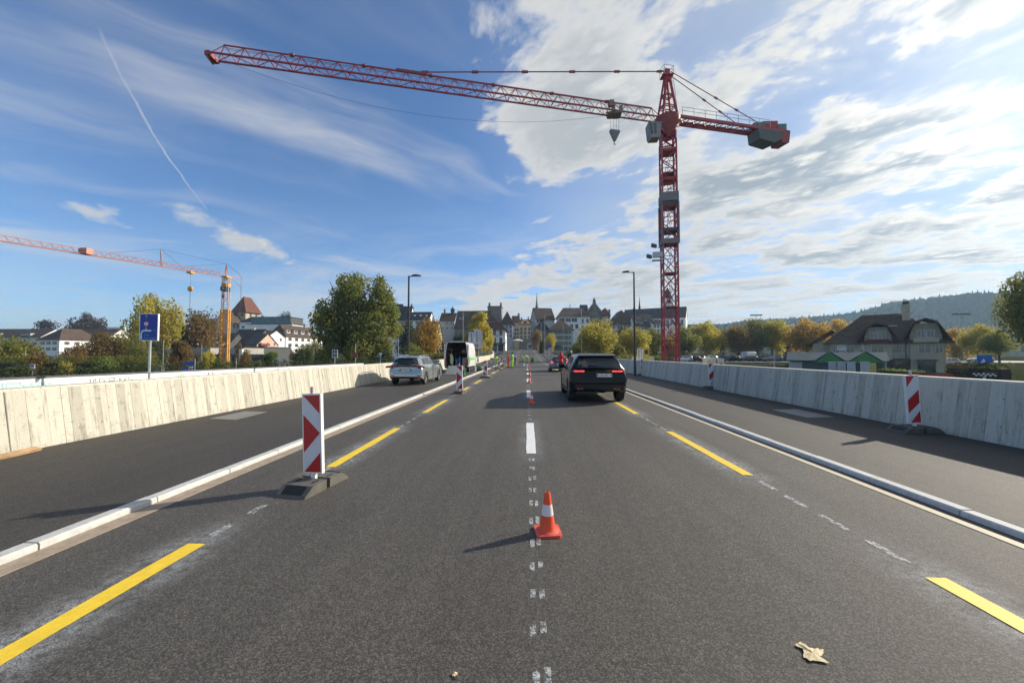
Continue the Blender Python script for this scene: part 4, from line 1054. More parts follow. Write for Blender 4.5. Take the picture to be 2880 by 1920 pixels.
def wheel(t, p, r, w, sd):
    b = MB(); b.lathe([(r * .64, -w / 2), (r * .93, -w / 2), (r, -w * .36), (r, w * .36), (r * .93, w / 2), (r * .64, w / 2), (r * .64, -w / 2)], n=28, ax='X')
    o = b.build('wheel', M_TYRE, t, smooth=40, loc=p)
    b = MB(); b.lathe([(.001, w * .30 * sd), (r * .16, w * .34 * sd), (r * .17, w * .28 * sd)], n=14, ax='X')
    for k in range(7):
        a = 2 * math.pi * k / 7; b.bar((w * .30 * sd, r * .12 * math.cos(a), r * .12 * math.sin(a)), (w * .33 * sd, r * .62 * math.cos(a), r * .62 * math.sin(a)), r * .15, .03)
    b.lathe([(r * .55, w * .28 * sd), (r * .66, w * .40 * sd), (r * .66, w * .1 * sd)], n=24, ax='X'); b.lathe([(.01, 0), (r * .64, 0)], n=20, ax='X')
    b.build('rim', M_RIM, o, smooth=40)
def plate(car, x, z, w, h, txt, parent=None):
    y = car.y_at(x, z) - .022
    pl = MB().box(x - w / 2, x + w / 2, y, y + .012, z - h / 2, z + h / 2).build('number_plate', M_PLATE, car.body)
    lettering('plate_number', txt, h * .78, M_PTXT, pl, (x, y - .002, z), sx=.78)
    for s_ in (-1, 1): MB().poly([(x + s_ * w * .43 - h * .22, y - .002, z + h * .28), (x + s_ * w * .43 - h * .22, y - .002, z - h * .05), (x + s_ * w * .43, y - .002, z - h * .32), (x + s_ * w * .43 + h * .22, y - .002, z - h * .05), (x + s_ * w * .43 + h * .22, y - .002, z + h * .28)]).build('plate_crest', mat('crest_grey', (.2, .18, .16), .6), pl)

# ---------- dark off-roader
def suv():
    P_ = mat('paint_dark_green', (.004, .011, .014), .18, metal=0, var=.05, coat=.06, spec=.22)
    keys = [(0.0, .44, .78, .82, .90, 1.09, .82, 1.17, .74), (.10, .40, .88, .82, .945, 1.11, .87, 1.22, .77), (.30, .36, .93, .80, .963, 1.13, .90, 1.38, .735), (.54, .32, .945, .80, .966, 1.135, .91, 1.555, .69), (.72, .30, .95, .79, .966, 1.135, .915, 1.605, .685), (1.3, .28, .95, .78, .966, 1.12, .92, 1.65, .69),
            (2.2, .27, .94, .74, .965, 1.09, .92, 1.668, .69), (2.9, .27, .94, .74, .965, 1.06, .915, 1.62, .65), (3.35, .27, .94, .74, .965, 1.03, .91, 1.36, .60), (3.72, .27, .94, .74, .963, 1.02, .90, 1.08, .66), (4.3, .30, .93, .72, .95, .96, .87, 1.01, .62), (4.7, .36, .86, .68, .90, .86, .80, .91, .56), (4.80, .42, .78, .66, .84, .80, .72, .84, .5)]
    q = ground(1676, 1130); c = Car('dark green off-roader with lit red tail lamps driving away', (2.37, 12.2, 0), R(-1.0), keys, (.98, 3.85), .375, [.26, .22, .16, .10, .02, .0, .07, .12, .13, .14, .14, .14, .14], P_, half_track=.825, tw=.25)
    D = c.decal
    rw = D('rear_window', [(-.70, 1.20), (.70, 1.20), (.60, 1.52), (-.60, 1.52)], M_CGLASS, nu=12, nv=8)
    D('window_shade', [(-.63, 1.40), (.63, 1.40), (.59, 1.51), (-.59, 1.51)], mat('tint_dark', (.004, .004, .005), .4), nu=10, nv=3, eps=.009)
    MB().prism([(-.64, .46, 1.55), (.64, .46, 1.55), (.62, .76, 1.607), (-.62, .76, 1.607)], (0, 0, .035)).build('roof_spoiler', P_, c.body)
    MB().prism([(-.03, .95, 1.60), (.03, .95, 1.60), (.015, 1.15, 1.72), (-.015, 1.15, 1.72)], (0, .06, 0)).build('roof_antenna', M_TRIM, c.body)
    for s in (-1, 1):
        o = (lambda a, b_: [(s * a[0], a[1]), (s * b_[0], a[1]), (s * b_[0], b_[1]), (s * a[0], b_[1])])
        D('tail_light', o((.44, 1.03), (.88, 1.105)), M_TRIM, nu=8, nv=2, eps=.006)
        D('light_element', o((.46, 1.04), (.62, 1.085)), M_TAILON, nu=3, nv=1, eps=.010); D('light_element', o((.64, 1.04), (.80, 1.085)), M_TAILON, nu=3, nv=1, eps=.010)
        D('light_element', o((.82, 1.035), (.885, 1.095)), M_TAIL, nu=3, nv=1, eps=.010)
        D('reflector', [(s * .62, .50), (s * .72, .50), (s * .70, .60), (s * .64, .58)], M_TAIL, nu=2, nv=1, eps=.014)
        D('exhaust', [(s * .50, .455), (s * .70, .455), (s * .70, .51), (s * .52, .51)], M_RIM, nu=2, nv=1, eps=.014)
        D('exhaust_mouth', [(s * .52, .465), (s * .68, .465), (s * .68, .50), (s * .53, .50)], M_TRIM, nu=2, nv=1, eps=.018)
        sd = 'right' if s > 0 else 'left'
        D('side_window', [(.95, 1.20), (1.95, 1.18), (1.90, 1.54), (1.10, 1.51)], M_CGLASS, sd, 6, 4); D('side_window', [(2.02, 1.17), (3.25, 1.13), (2.75, 1.50), (2.0, 1.53)], M_CGLASS, sd, 6, 4)
        D('sill_trim', [(1.45, .30), (3.35, .30), (3.35, .42), (1.45, .42)], M_TRIM, sd, 6, 1)
        mx = s * 1.0; m_ = MB(); m_.sphere((mx, 3.05, 1.16), (.13, .07, .09), 10, 6); m_.bar((s * .88, 3.1, 1.10), (s * .98, 3.06, 1.12), .05); m_.build('door_mirror', P_, c.body, smooth=60)
        D('door_handle', [(1.25, .93), (1.45, .93), (1.45, .955), (1.25, .955)], M_RIM, sd, 2, 1, .012)
    D('bumper_insert', [(-.80, .47), (.80, .47), (.86, .62), (-.86, .62)], M_TRIM, nu=10, nv=3)
    D('hatch_seam', [(-.80, 1.155), (.80, 1.155), (.80, 1.165), (-.80, 1.165)], M_TRIM, nu=10, nv=1, eps=.008)
    D('light_band', [(-.44, 1.05), (.44, 1.05), (.44, 1.09), (-.44, 1.09)], mat('gloss_black', (.006, .007, .008), .08, coat=1), nu=6, nv=1, eps=.006)
    D('bumper_trim', [(-.70, .425), (.70, .425), (.72, .445), (-.72, .445)], M_RIM, nu=8, nv=1, eps=.012)
    D('bumper_seam', [(-.88, .70), (.88, .70), (.88, .712), (-.88, .712)], M_TRIM, nu=10, nv=1, eps=.007)
    y0 = c.y_at(.0, 1.24) - .02; MB().bar((-.02, y0, 1.23), (-.34, y0 + .03, 1.27), .02, .015).build('rear_wiper', M_TRIM, c.body)
    plate(c, .20, .93, .50, .115, 'AG 3653')
    return c
suv()

# ---------- silver estate car
def estate():
    P_ = mat('paint_silver', (.34, .37, .38), .28, metal=.65, var=.04, coat=.8)
    keys = [(0.0, .40, .74, .72, .83, .93, .76, 1.00, .68), (.10, .36, .80, .72, .865, .95, .80, 1.06, .70), (.28, .32, .85, .70, .879, .97, .83, 1.26, .64), (.46, .28, .865, .69, .88, .975, .835, 1.385, .57), (.62, .25, .87, .68, .88, .975, .835, 1.42, .57), (1.2, .23, .87, .67, .88, .97, .835, 1.465, .585),
            (2.0, .22, .865, .66, .88, .96, .83, 1.475, .59), (2.55, .22, .86, .65, .88, .95, .825, 1.44, .58), (3.15, .22, .86, .64, .88, .93, .82, 1.16, .55), (3.55, .22, .86, .63, .88, .91, .81, .95, .62), (4.1, .25, .85, .60, .86, .84, .77, .885, .55), (4.46, .32, .76, .56, .80, .74, .70, .78, .5), (4.56, .38, .68, .54, .74, .68, .62, .70, .44)]
    q = ground(1180, 1084, KH)
    c = Car('silver estate car parked on the pavement by the sunlit parapet', (-6.15, 18.3, KH), R(-1.5), keys, (.88, 3.48), .315, [.16, .12, .08, .04, .0, .0, .05, .06, .07, .1, .1, .1, .1], P_, half_track=.765, tw=.20)
    D = c.decal
    D('rear_window', [(-.68, 1.01), (.68, 1.01), (.54, 1.345), (-.54, 1.345)], M_CGLASS, nu=10, nv=7)
    MB().prism([(-.53, .36, 1.375), (.53, .36, 1.375), (.52, .66, 1.425), (-.52, .66, 1.425)], (0, 0, .03)).build('roof_spoiler', P_, c.body)
    for s in (-1, 1):
        sd = 'right' if s > 0 else 'left'
        D('tail_light', [(s * .40, .885), (s * .80, .80), (s * .84, 1.00), (s * .40, .975)], M_TAIL, nu=8, nv=4, eps=.010)
        D('tail_light_side', [(.16, .86), (.48, .93), (.42, .97), (.16, 1.0)], M_TAIL, sd, 4, 3, .008)
        D('reversing_light', [(s * .43, .895), (s * .64, .85), (s * .64, .90), (s * .43, .925)], M_CLEAR, nu=4, nv=1, eps=.012)
        D('fog_reflector', [(s * .56, .43), (s * .78, .43), (s * .80, .50), (s * .58, .48)], M_TAIL, nu=3, nv=1, eps=.010)
        D('side_window', [(.62, 1.03), (1.18, 1.03), (1.18, 1.35), (.86, 1.32)], M_CGLASS, sd, 4, 3); D('side_window', [(1.25, 1.03), (2.05, 1.02), (2.0, 1.38), (1.25, 1.36)], M_CGLASS, sd, 4, 3); D('side_window', [(2.12, 1.02), (3.1, 1.0), (2.55, 1.34), (2.10, 1.38)], M_CGLASS, sd, 4, 3)
        for y0 in (1.30, 2.2): D('door_handle', [(y0, .85), (y0 + .17, .85), (y0 + .17, .88), (y0, .88)], M_CLEAR, sd, 2, 1, .014)
        for y0 in (1.22, 2.10, 3.05): D('door_seam', [(y0, .34), (y0 + .012, .34), (y0 + .012, .96), (y0, .96)], M_TRIM, sd, 1, 8, .004)
        b = MB(); b.sphere((s * .95, 2.88, 1.03), (.11, .06, .08), 10, 6); b.bar((s * .80, 2.92, .98), (s * .92, 2.89, 1.0), .05); b.build('door_mirror', P_, c.body, smooth=60)
        MB().tube([(s * .53, .72, 1.42), (s * .55, .9, 1.475), (s * .56, 2.1, 1.50), (s * .55, 2.35, 1.455)], .018, 6).build('roof_rail', M_RIM, c.body)
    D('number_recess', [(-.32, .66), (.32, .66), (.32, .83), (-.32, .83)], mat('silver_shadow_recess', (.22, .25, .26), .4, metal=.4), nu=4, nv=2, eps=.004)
    D('bumper_seam', [(-.66, .565), (.66, .565), (.68, .585), (-.68, .585)], M_TRIM, nu=8, nv=1, eps=.006)
    D('lower_bumper', [(-.70, .36), (.70, .36), (.74, .42), (-.74, .42)], M_TRIM, nu=8, nv=1, eps=.006)
    plate(c, .0, .745, .46, .10, 'AG 4174')
    return c
estate()

# ---------- generic small cars (ahead and in the car park)
def hatch_keys(L=4.1, H=1.48, W=.88):
    h = H - 1.48
    return [(0.0, .40, .74 * W / .88, .70, .83 * W / .88, .92, .76 * W / .88, 1.02, .66), (.12, .34, .82 * W / .88, .70, .87 * W / .88, .94, .81 * W / .88, 1.12 + h * .3, .66), (.36, .28, .86 * W / .88, .68, W, .96, .83 * W / .88, 1.38 + h, .58), (.6, .25, .86 * W / .88, .68, W, .96, .83 * W / .88, 1.44 + h, .58),
            (1.6, .22, .86 * W / .88, .66, W, .95, .83 * W / .88, 1.48 + h, .59), (2.2, .22, .86 * W / .88, .65, W, .93, .82 * W / .88, 1.42 + h, .57), (2.75, .22, .86 * W / .88, .64, W, .92, .81 * W / .88, 1.12 + h * .5, .55), (3.1, .22, .86 * W / .88, .62, W, .90, .80 * W / .88, .95, .6), (L - .45, .25, .84 * W / .88, .60, .86 * W / .88, .82, .76 * W / .88, .86, .54), (L - .1, .32, .75 * W / .88, .56, .79 * W / .88, .72, .68 * W / .88, .76, .48), (L, .38, .66 * W / .88, .54, .72 * W / .88, .66, .60 * W / .88, .68, .42)]
def small_car(label, p, rz, paintm, L=4.1, H=1.48, W=.88, group=None, detail=True, lit=False):
    c = Car(label, p, rz, hatch_keys(L, H, W), (.72, L - .85), .31, [.14, .12, .08, .04, 0, 0, .04, .05, .06, .08, .1, .1, .1], paintm, group, half_track=W - .115)
    D = c.decal; h = H - 1.48
    D('rear_window', [(-.60, 1.05), (.60, 1.05), (.50, 1.34 + h), (-.50, 1.34 + h)], M_CGLASS, nu=8, nv=5)
    D('windscreen', [(-.62, 1.0), (.62, 1.0), (.50, 1.36 + h), (-.50, 1.36 + h)], M_CGLASS, 'front', 8, 5)
    for s in (-1, 1):
        sd = 'right' if s > 0 else 'left'
        D('side_window', [(.55, 1.02), (1.5, 1.02), (1.48, 1.38 + h), (.72, 1.34 + h)], M_CGLASS, sd, 4, 3); D('side_window', [(1.57, 1.02), (2.75, .99), (2.2, 1.36 + h), (1.55, 1.38 + h)], M_CGLASS, sd, 4, 3)
        D('tail_light', [(s * .58, .78), (s * .78, .78), (s * .76, .98), (s * .60, .98)], M_TAILON if lit else M_TAIL, nu=3, nv=3, eps=.008)
        D('headlight', [(s * .40, .62), (s * .66, .60), (s * .64, .70), (s * .42, .68)], M_CLEAR, 'front', 3, 2, .01)
        if detail:
            b = MB(); b.sphere((s * (W + .07), 2.5, 1.02), (.10, .06, .08), 8, 5); b.bar((s * (W - .1), 2.55, .97), (s * (W + .05), 2.5, 1.0), .05); b.build('door_mirror', paintm, c.body, smooth=60)
    if detail:
        D('lower_bumper', [(-.70, .34), (.70, .34), (.74, .46), (-.74, .46)], M_TRIM, nu=8, nv=1)
        plate(c, 0, .70, .46, .10, '')
    return c
small_car('blue-grey hatchback with the red-backed cyclist riding behind it', (2.93, 33.2, 0), R(-1), mat('paint_bluegrey', (.10, .15, .20), .25, metal=.5, var=.04, coat=.8), 4.2, 1.48, .89, lit=True)
PC = {'white': (.62, .62, .60), 'silver': (.36, .37, .38), 'black': (.015, .016, .018), 'dark blue': (.02, .035, .07), 'grey': (.13, .14, .15), 'dark red': (.15, .02, .02), 'green': (.05, .09, .07)}
def park(px, Y, rz, col, label, L=4.3, H=1.48, W=.88):
    q = at(px, 994, Y); z = -.28 if Y >= 83.5 else z_terr(q.x, q.y)
    return small_car(label, (q.x, q.y, z), R(rz), mat('parked_' + col.replace(' ', '_'), PC[col], .25, metal=.3, var=.05, coat=.8), L, H, W, 'cars in the car park under the trees', detail=False)
park(1932, 96, 60, 'silver', 'silver car in the car park right behind the red crane mast')
park(1950, 91, 75, 'white', 'white car with low bonnet parked next to the silver one')
park(1966, 90, 20, 'black', 'black car parked between two white cars behind the parapet')
park(1986, 97, 50, 'dark red', 'dark red car showing its roof above a pale concrete block')
park(2016, 92, 95, 'white', 'white estate car parked behind the pale concrete blocks')
park(2034, 97, 70, 'silver', 'silver saloon behind the white estate car')
park(2049, 89, 5, 'dark blue', 'dark blue upright car seen from behind in the car park', 3.9, 1.62, .86)
park(2078, 88, 15, 'black', 'black car parked in front of the white delivery van')
park(2130, 92, 80, 'black', 'black saloon parked right of the white delivery van')
park(2165, 94, 75, 'dark blue', 'dark car under the tallest car park tree', 4.4)
park(2200, 91, 85, 'grey', 'grey car at the end of the parked row by a lamp pole', 4.5)
park(2238, 96, 40, 'black', 'black car standing beside the green-gabled kiosk')
park(2698, 80, 70, 'silver', 'silver car parked beyond the old customs house')
park(2790, 85, 80, 'white', 'white car behind the blue sign near the big tree')

# ---------- white delivery van in the car park (closed)
def closed_van(px, Y, rz, label, z=-.28):
    q = at(px, 994, Y); P_ = mat('van_white_paint', (.66, .67, .66), .3, var=.05, coat=.4)
    keys = [(0, .45, .88, .9, .95, 1.3, .95, 2.25, .82), (.15, .35, .92, .9, .97, 1.3, .96, 2.35, .86), (2.6, .3, .93, .9, .98, 1.3, .97, 2.38, .87), (3.3, .3, .93, .9, .98, 1.25, .96, 2.25, .82), (4.0, .3, .93, .85, .97, 1.15, .93, 1.45, .76), (4.6, .32, .90, .8, .94, 1.0, .86, 1.08, .68), (5.0, .4, .78, .7, .84, .82, .74, .86, .56)]
    c = Car(label, (q.x, q.y, z), R(rz), keys, (.9, 4.05), .34, [.1, .1, .05, .02, 0, 0, .01, .02, .03, .05, .05, .05, .05], P_, 'cars in the car park under the trees', .85, 'van')
    for s in (-1, 1):
        sd = 'right' if s > 0 else 'left'; c.decal('side_window', [(3.0, 1.35), (3.95, 1.28), (3.45, 1.95), (3.0, 2.0)], M_CGLASS, sd, 4, 3)
        c.decal('tail_light', [(s * .78, .8), (s * .9, .8), (s * .9, 1.2), (s * .78, 1.2)], M_TAIL, nu=2, nv=2)
    c.decal('windscreen', [(-.72, 1.3), (.72, 1.3), (.68, 1.95), (-.68, 1.95)], M_CGLASS, 'front', 6, 4)
closed_van(2090, 94, -70, 'white panel van parked among the cars under the trees')

# ---------- white work van with open rear doors
def work_van():
    P_ = mat('workvan_white', (.72, .73, .72), .32, var=.06, coat=.4); IN = mat('van_lining', (.10, .09, .08), .8, var=.25); GR = mat('van_green_stripe', (.10, .42, .07), .5)
    t = thing('work_van', 'white work van with green stripes and open rear doors, full of tools', 'van', (-5.95, 31.0, KH), R(-1))
    W2, WT, H, L = 1.0, .84, 2.62, 3.9
    def side(s): return [(s * W2 * .97, .48), (s * W2, .95), (s * W2 * .985, 1.5), (s * (WT + .05), 2.35), (s * (WT - .06), H - .06)]
    for s in (-1, 1):
        b = MB(); pr = side(s); inn = [(x - s * .06, z) for x, z in pr]
        vs = []
        for y in (0, L): vs += [(x, y, z) for x, z in pr] + [(x, y, z) for x, z in inn]
        k = len(pr); fs = []
        for i in range(k - 1): fs += [(i, i + 1, 2 * k + i + 1, 2 * k + i), (k + i, 2 * k + k + i, 2 * k + k + i + 1, k + i + 1), (i, k + i, k + i + 1, i + 1), (2 * k + i, 2 * k + i + 1, 3 * k + i + 1, 3 * k + i)]
        b.add(vs, fs); b.build('side_panel', P_, t, smooth=30)
    MB().prism([(-WT + .06, 0, H - .07), (WT - .06, 0, H - .07), (WT * .5, 0, H), (-WT * .5, 0, H)], (0, L, 0)).build('roof', P_, t)
    MB().box(-.93, .93, .02, L, .46, .56).build('load_floor', IN, t)
    MB().box(-.9, .9, L - .06, L, .56, H - .1).build('bulkhead', IN, t)
    for s in (-1, 1): MB().prism([(s * .90, .06, .56), (s * .93, .06, 1.5), (s * .78, .06, H - .1), (s * .76, .06, H - .1), (s * .90, .06, 1.5), (s * .87, .06, .56)], (0, L - .2, 0)).build('inner_lining', IN, t)
    MB().box(-.82, .82, .05, L - .1, H - .10, H - .075).build('ceiling_lining', IN, t)
    # cab: continuation with bonnet
    keys = [(0, .34, .93, .95, 1.0, 1.3, .985, H - .05, .78), (.5, .32, .94, .95, 1.0, 1.3, .985, H - .1, .78), (1.1, .32, .94, .9, .99, 1.22, .96, 1.9, .74), (1.6, .34, .92, .85, .97, 1.12, .92, 1.26, .72), (2.0, .42, .82, .75, .88, .92, .80, 1.0, .6)]
    b = car_shell(keys, (.95,), .35, [0] * 13, 26); cb = b.build('cab', P_, t, smooth=32, loc=(0, L, 0))
    for s in (-1, 1):
        MB().quad((s * .975, L + .12, 1.36), (s * .955, L + .95, 1.30), (s * .83, L + .55, 2.1), (s * .84, L + .12, 2.12)).build('side_window', M_CGLASS, t)
        wheel(t, (s * .86, .95, .35), .35, .22, s); wheel(t, (s * .86, L + .95, .35), .35, .22, s)
        MB().box(s * .93 - .07, s * .93 + .07, -.03, .02, .62, 1.15).build('tail_light', M_TAIL, t)
        # green stripe on the flank
        MB().quad((s * 1.004, .5, 1.02), (s * 1.004, L - .3, 1.02), (s * .992, L - .3, 1.22), (s * .992, .5, 1.22)).build('green_stripe', GR, t)
        b = MB(); b.quad((s * 1.006, .3, .80), (s * 1.006, .9, .80), (s * .996, 1.3, 1.25), (s * .996, 1.0, 1.25)); b.build('green_stripe', GR, t)
    MB().box(-.95, .95, -.10, .0, .36, .50).build('rear_bumper', M_TRIM, t)
    # doors
    for s, ang in ((-1, R(100)), (1, R(86))):
        b = MB(); pts = [(0, 0, .50), (-s * .93, 0, .50), (-s * .93, 0, 2.40), (-s * .1, 0, 2.40), (-s * .02, 0, 1.5)]
        b.prism(pts, (0, .05, 0)); d = b.build('rear_door', P_, t, loc=(s * .985, -.03, 0), rot=(0, 0, -s * ang))
        MB().box(min(-s * .12, -s * .82), max(-s * .12, -s * .82), -.004, -.001, 1.45, 2.15).build('door_window', M_CGLASS, d)
        MB().box(min(-s * .10, -s * .86), max(-s * .10, -s * .86), .051, .056, .6, 1.35).build('door_lining', IN, d)
    # load
    wd = mat('shelf_wood', (.36, .26, .15), .8, var=.25)
    def inside(name, label, cat, bmesh_, m_): o = bmesh_.build(name, m_, smooth=40); o.location = t.location; o.rotation_euler = t.rotation_euler; tag(o, label, cat); return o
    b = MB()
    for z in (1.05, 1.5, 1.95): b.box(-.84, -.45, .3, L - .3, z, z + .03)
    for y in (.3, 1.8, 3.5): b.box(-.47, -.44, y, y + .04, .56, 2.0)
    b.build('shelf', wd, t)
    b = MB(); b.lathe([(.001, .56), (.12, .56), (.12, 1.15), (.09, 1.25), (.035, 1.28), (.035, 1.36), (.001, 1.36)], (.18, .5, 0), 16)
    inside('gas_cylinder', 'blue gas cylinder standing in the open van', 'cylinder', b, mat('cylinder_blue', (.02, .14, .38), .4))
    b = MB(); b.lathe([(.001, .56), (.10, .56), (.10, 1.05), (.03, 1.12), (.03, 1.2), (.001, 1.2)], (-.12, .6, 0), 16)
    inside('gas_cylinder', 'grey-blue cylinder beside the bright blue one in the van', 'cylinder', b, mat('cylinder_grey', (.16, .22, .3), .4))
    b = MB(); b.prism([(.45, .35, .56), (.82, .35, .56), (.82, .35, 1.25), (.45, .35, 1.2)], (0, .6, 0)); inside('tool_crate', 'pale tool crate on the right inside the van', 'crate', b, wd)
    b = MB(); b.prism([(-.55, .12, .75), (-.32, .12, .62), (-.28, .12, 1.25), (-.42, .12, 1.55), (-.56, .12, 1.5)], (0, .12, 0)); inside('work_jacket', 'pale yellow work jacket hanging inside the van', 'jacket', b, mat('jacket_pale', (.5, .5, .28), .9))
    b = MB(); b.sphere((.55, .9, 1.75), (.28, .3, .2), 10, 7); inside('sack', 'reddish sack lying on top of the tools in the van', 'sack', b, mat('sack_red', (.32, .13, .10), .9))
    # boards and buckets behind the van
    q = ground(1272, 1049, KH)
    sb = MB(); sb.prism([(-.75, -.3, 0), (.75, -.3, 0), (.7, .28, .62), (-.55, .28, .62)], (0, .03, .01)); o = sb.build('loading_ramp', mat('ramp_pale', (.55, .55, .42), .7)); o.location = (-5.6, 28.6, KH); tag(o, 'pale loading ramp leaning from the pavement to the van', 'ramp')
    for px, py, m_, lab in ((1303, 1054, mat('bucket_green', (.06, .28, .08), .5), 'green and white bucket standing behind the van'), (1335, 1043, mat('bucket_white', (.66, .66, .64), .5), 'white bucket beside the van\'s rear wheel')):
        q = ground(px, py, KH); b = MB(); b.lathe([(.001, 0), (.13, 0), (.16, .34), (.17, .35), (.15, .35), (.12, .02)], n=18); o = b.build('bucket', m_, smooth=40); o.location = (q.x, q.y, KH)
        tag(o, lab, 'bucket', 'buckets round the van')
    q = ground(1347, 1044, 0.0); b = MB(); b.sphere((0, 0, .28), (.42, .38, .30), 12, 8); o = b.build('rubbish_sack', mat('sack_green', (.03, .11, .05), .6, bump=.4, bscale=8), smooth=60); o.location = (q.x, q.y, 0); tag(o, 'dark green sack lying on the kerb beside the van', 'sack')
work_van()

# ---------- bus at the square
def bus():
    q = at(1490, 994, 186); z = z_road(186); t = thing('bus', 'white-framed bus coming head-on at the end of the road', 'bus', (q.x, q.y, z))
    b = MB(); W2, H = 1.27, 3.15
    pr = [(-W2, .3), (W2, .3), (W2, 2.7), (W2 - .25, H), (-W2 + .25, H), (-W2, 2.7)]
    b.prism([(x, 0, zz) for x, zz in pr], (0, 11, 0)); b.build('body', mat('bus_white', (.70, .71, .72), .35), t)
    MB().prism([(-1.05, -.02, .75), (1.05, -.02, .75), (1.05, -.02, 2.65), (-1.05, -.02, 2.65)], (0, .01, 0)).build('windscreen', M_GLASSD, t)
    for s in (-1, 1): wheel(t, (s * 1.12, 2.6, .5), .5, .28, s); wheel(t, (s * 1.12, 8.4, .5), .5, .28, s); MB().box(s * .9 - .15, s * .9 + .15, -.03, 0, .45, .62).build('headlight', M_CLEAR, t); MB().box(s * 1.275 - .01, s * 1.275 + .01, .6, 10.5, 1.2, 2.5).build('side_window', M_GLASSD, t)
bus()
# ================================================================== PEOPLE
def capsule(b, a, c, r0, r1, n=10):
    a, c = Vector(a), Vector(c); d = (c - a); L = d.length; d = d / max(L, 1e-6)
    pts = [a - d * r0, a - d * r0 * .7, a, c, c + d * r1 * .7, c + d * r1]; rad = [r0 * .05, r0 * .7, r0, r1, r1 * .7, r1 * .05]
    b.tube(pts, rad, n)
def voxel_body(b, voxel=.022):
    me = b.mesh('tmp', None, False); ob = bpy.data.objects.new('tmp', me); COL.objects.link(ob)
    m_ = ob.modifiers.new('r', 'REMESH'); m_.mode = 'VOXEL'; m_.voxel_size = voxel; m_.use_smooth_shade = True
    s_ = ob.modifiers.new('s', 'SMOOTH'); s_.iterations = 3; s_.factor = .5
    dg = bpy.context.evaluated_depsgraph_get(); out = bpy.data.meshes.new_from_object(ob.evaluated_get(dg)); bpy.data.objects.remove(ob); return out
SKIN = mat('skin', (.42, .26, .19), .6, var=.08, scale=10); SKIND = mat('skin_dark', (.10, .055, .04), .6, var=.08)
def person(label, p, rz, pose, top, legs, hair=(.03, .025, .02), skin=None, shoes=(.02, .02, .02), H=1.75, stripes=False, cap=None, backpack=None, name='person', arms=None, sleeve=None):
    """Faces local +Y. pose: dict of joint overrides."""
    skin = skin or SKIN; k = H / 1.75
    J = dict(pel=(0, 0, .95), wai=(0, 0, 1.08), che=(0, .01, 1.32), nec=(0, 0, 1.49), hea=(0, .02, 1.63),
             shL=(-.185, 0, 1.41), elL=(-.24, -.02, 1.13), haL=(-.25, .06, .88), shR=(.185, 0, 1.41), elR=(.24, -.02, 1.13), haR=(.25, .06, .88),
             hiL=(-.095, 0, .92), knL=(-.11, .02, .50), anL=(-.12, -.02, .09), hiR=(.095, 0, .92), knR=(.11, .02, .50), anR=(.12, -.02, .09))
    J.update(pose); J = {a: Vector(v) * k for a, v in J.items()}
    segs = [('pel', 'wai', .155, .145, 'top'), ('wai', 'che', .145, .165, 'top'), ('che', 'nec', .15, .075, 'top'), ('nec', 'hea', .058, .06, 'skin'),
            ('shL', 'elL', .064, .05, 'top'), ('shR', 'elR', .064, .05, 'top'), ('elL', 'haL', .048, .036, 'slv'), ('elR', 'haR', .048, .036, 'slv'), ('che', 'shL', .10, .075, 'top'), ('che', 'shR', .10, .075, 'top'),
            ('pel', 'hiL', .12, .105, 'leg'), ('pel', 'hiR', .12, .105, 'leg'), ('hiL', 'knL', .098, .070, 'leg'), ('hiR', 'knR', .098, .070, 'leg'), ('knL', 'anL', .066, .05, 'leg'), ('knR', 'anR', .066, .05, 'leg')]
    b = MB()
    for a, c, r0, r1, _ in segs: capsule(b, J[a], J[c], r0 * k, r1 * k)
    hd = J['hea']; up = (J['hea'] - J['nec']).normalized()
    b.sphere(hd + up * .02 * k, (.082 * k, .098 * k, .118 * k), 12, 9)
    fwd = Vector((0, 1, 0)); b.sphere(hd + fwd * .10 * k - Vector((0, 0, .01 * k)), .022 * k, 6, 5)
    for s in (-1, 1): b.sphere(hd + Vector((s * .085 * k, 0, -.005)), (.018 * k, .03 * k, .035 * k), 6, 5)
    for s in 'LR':
        an = J['an' + s]; ft = an + Vector((0, .15 * k, -.045 * k)); capsule(b, an + Vector((0, -.03, -.03 * k)), ft, .048 * k, .042 * k)
        ha = J['ha' + s]; dr = (ha - J['el' + s]).normalized(); capsule(b, ha, ha + dr * .06 * k, .036 * k, .034 * k)
    me = voxel_body(b)
    ms = [skin, top, legs, mat('shoe_%02d' % int(shoes[0] * 100), shoes, .7), sleeve or top]
    me.materials.clear()
    for m_ in ms: me.materials.append(m_)
    segI = {'skin': 0, 'top': 1, 'leg': 2, 'slv': 4}
    def near(q):
        best = (9, 1)
        for a, c, r0, r1, kd in segs:
            A, C = J[a], J[c]; d = C - A; t_ = max(0, min(1, (q - A).dot(d) / max(d.length_squared, 1e-9))); dd = (q - A - d * t_).length - (r0 + (r1 - r0) * t_) * k
            if dd < best[0]: best = (dd, segI[kd])
        i = best[1]
        if (q - hd).length < .155 * k and (q - J['nec']).length > .075 * k: i = 0
        for s in 'LR':
            if (q - J['an' + s]).length < .22 * k and q.z < J['an' + s].z + .03: i = 3
            ha = J['ha' + s]; dr = (ha - J['el' + s]).normalized()
            if (q - ha).dot(dr) > -.012: 
                if (q - ha).length < .13 * k: i = 0
        return i
    me.polygons.foreach_set('material_index', [near(Vector(q.center)) for q in me.polygons])
    me.polygons.foreach_set('use_smooth', [True] * len(me.polygons))
    # fingers, joined to the body mesh
    fb = MB()
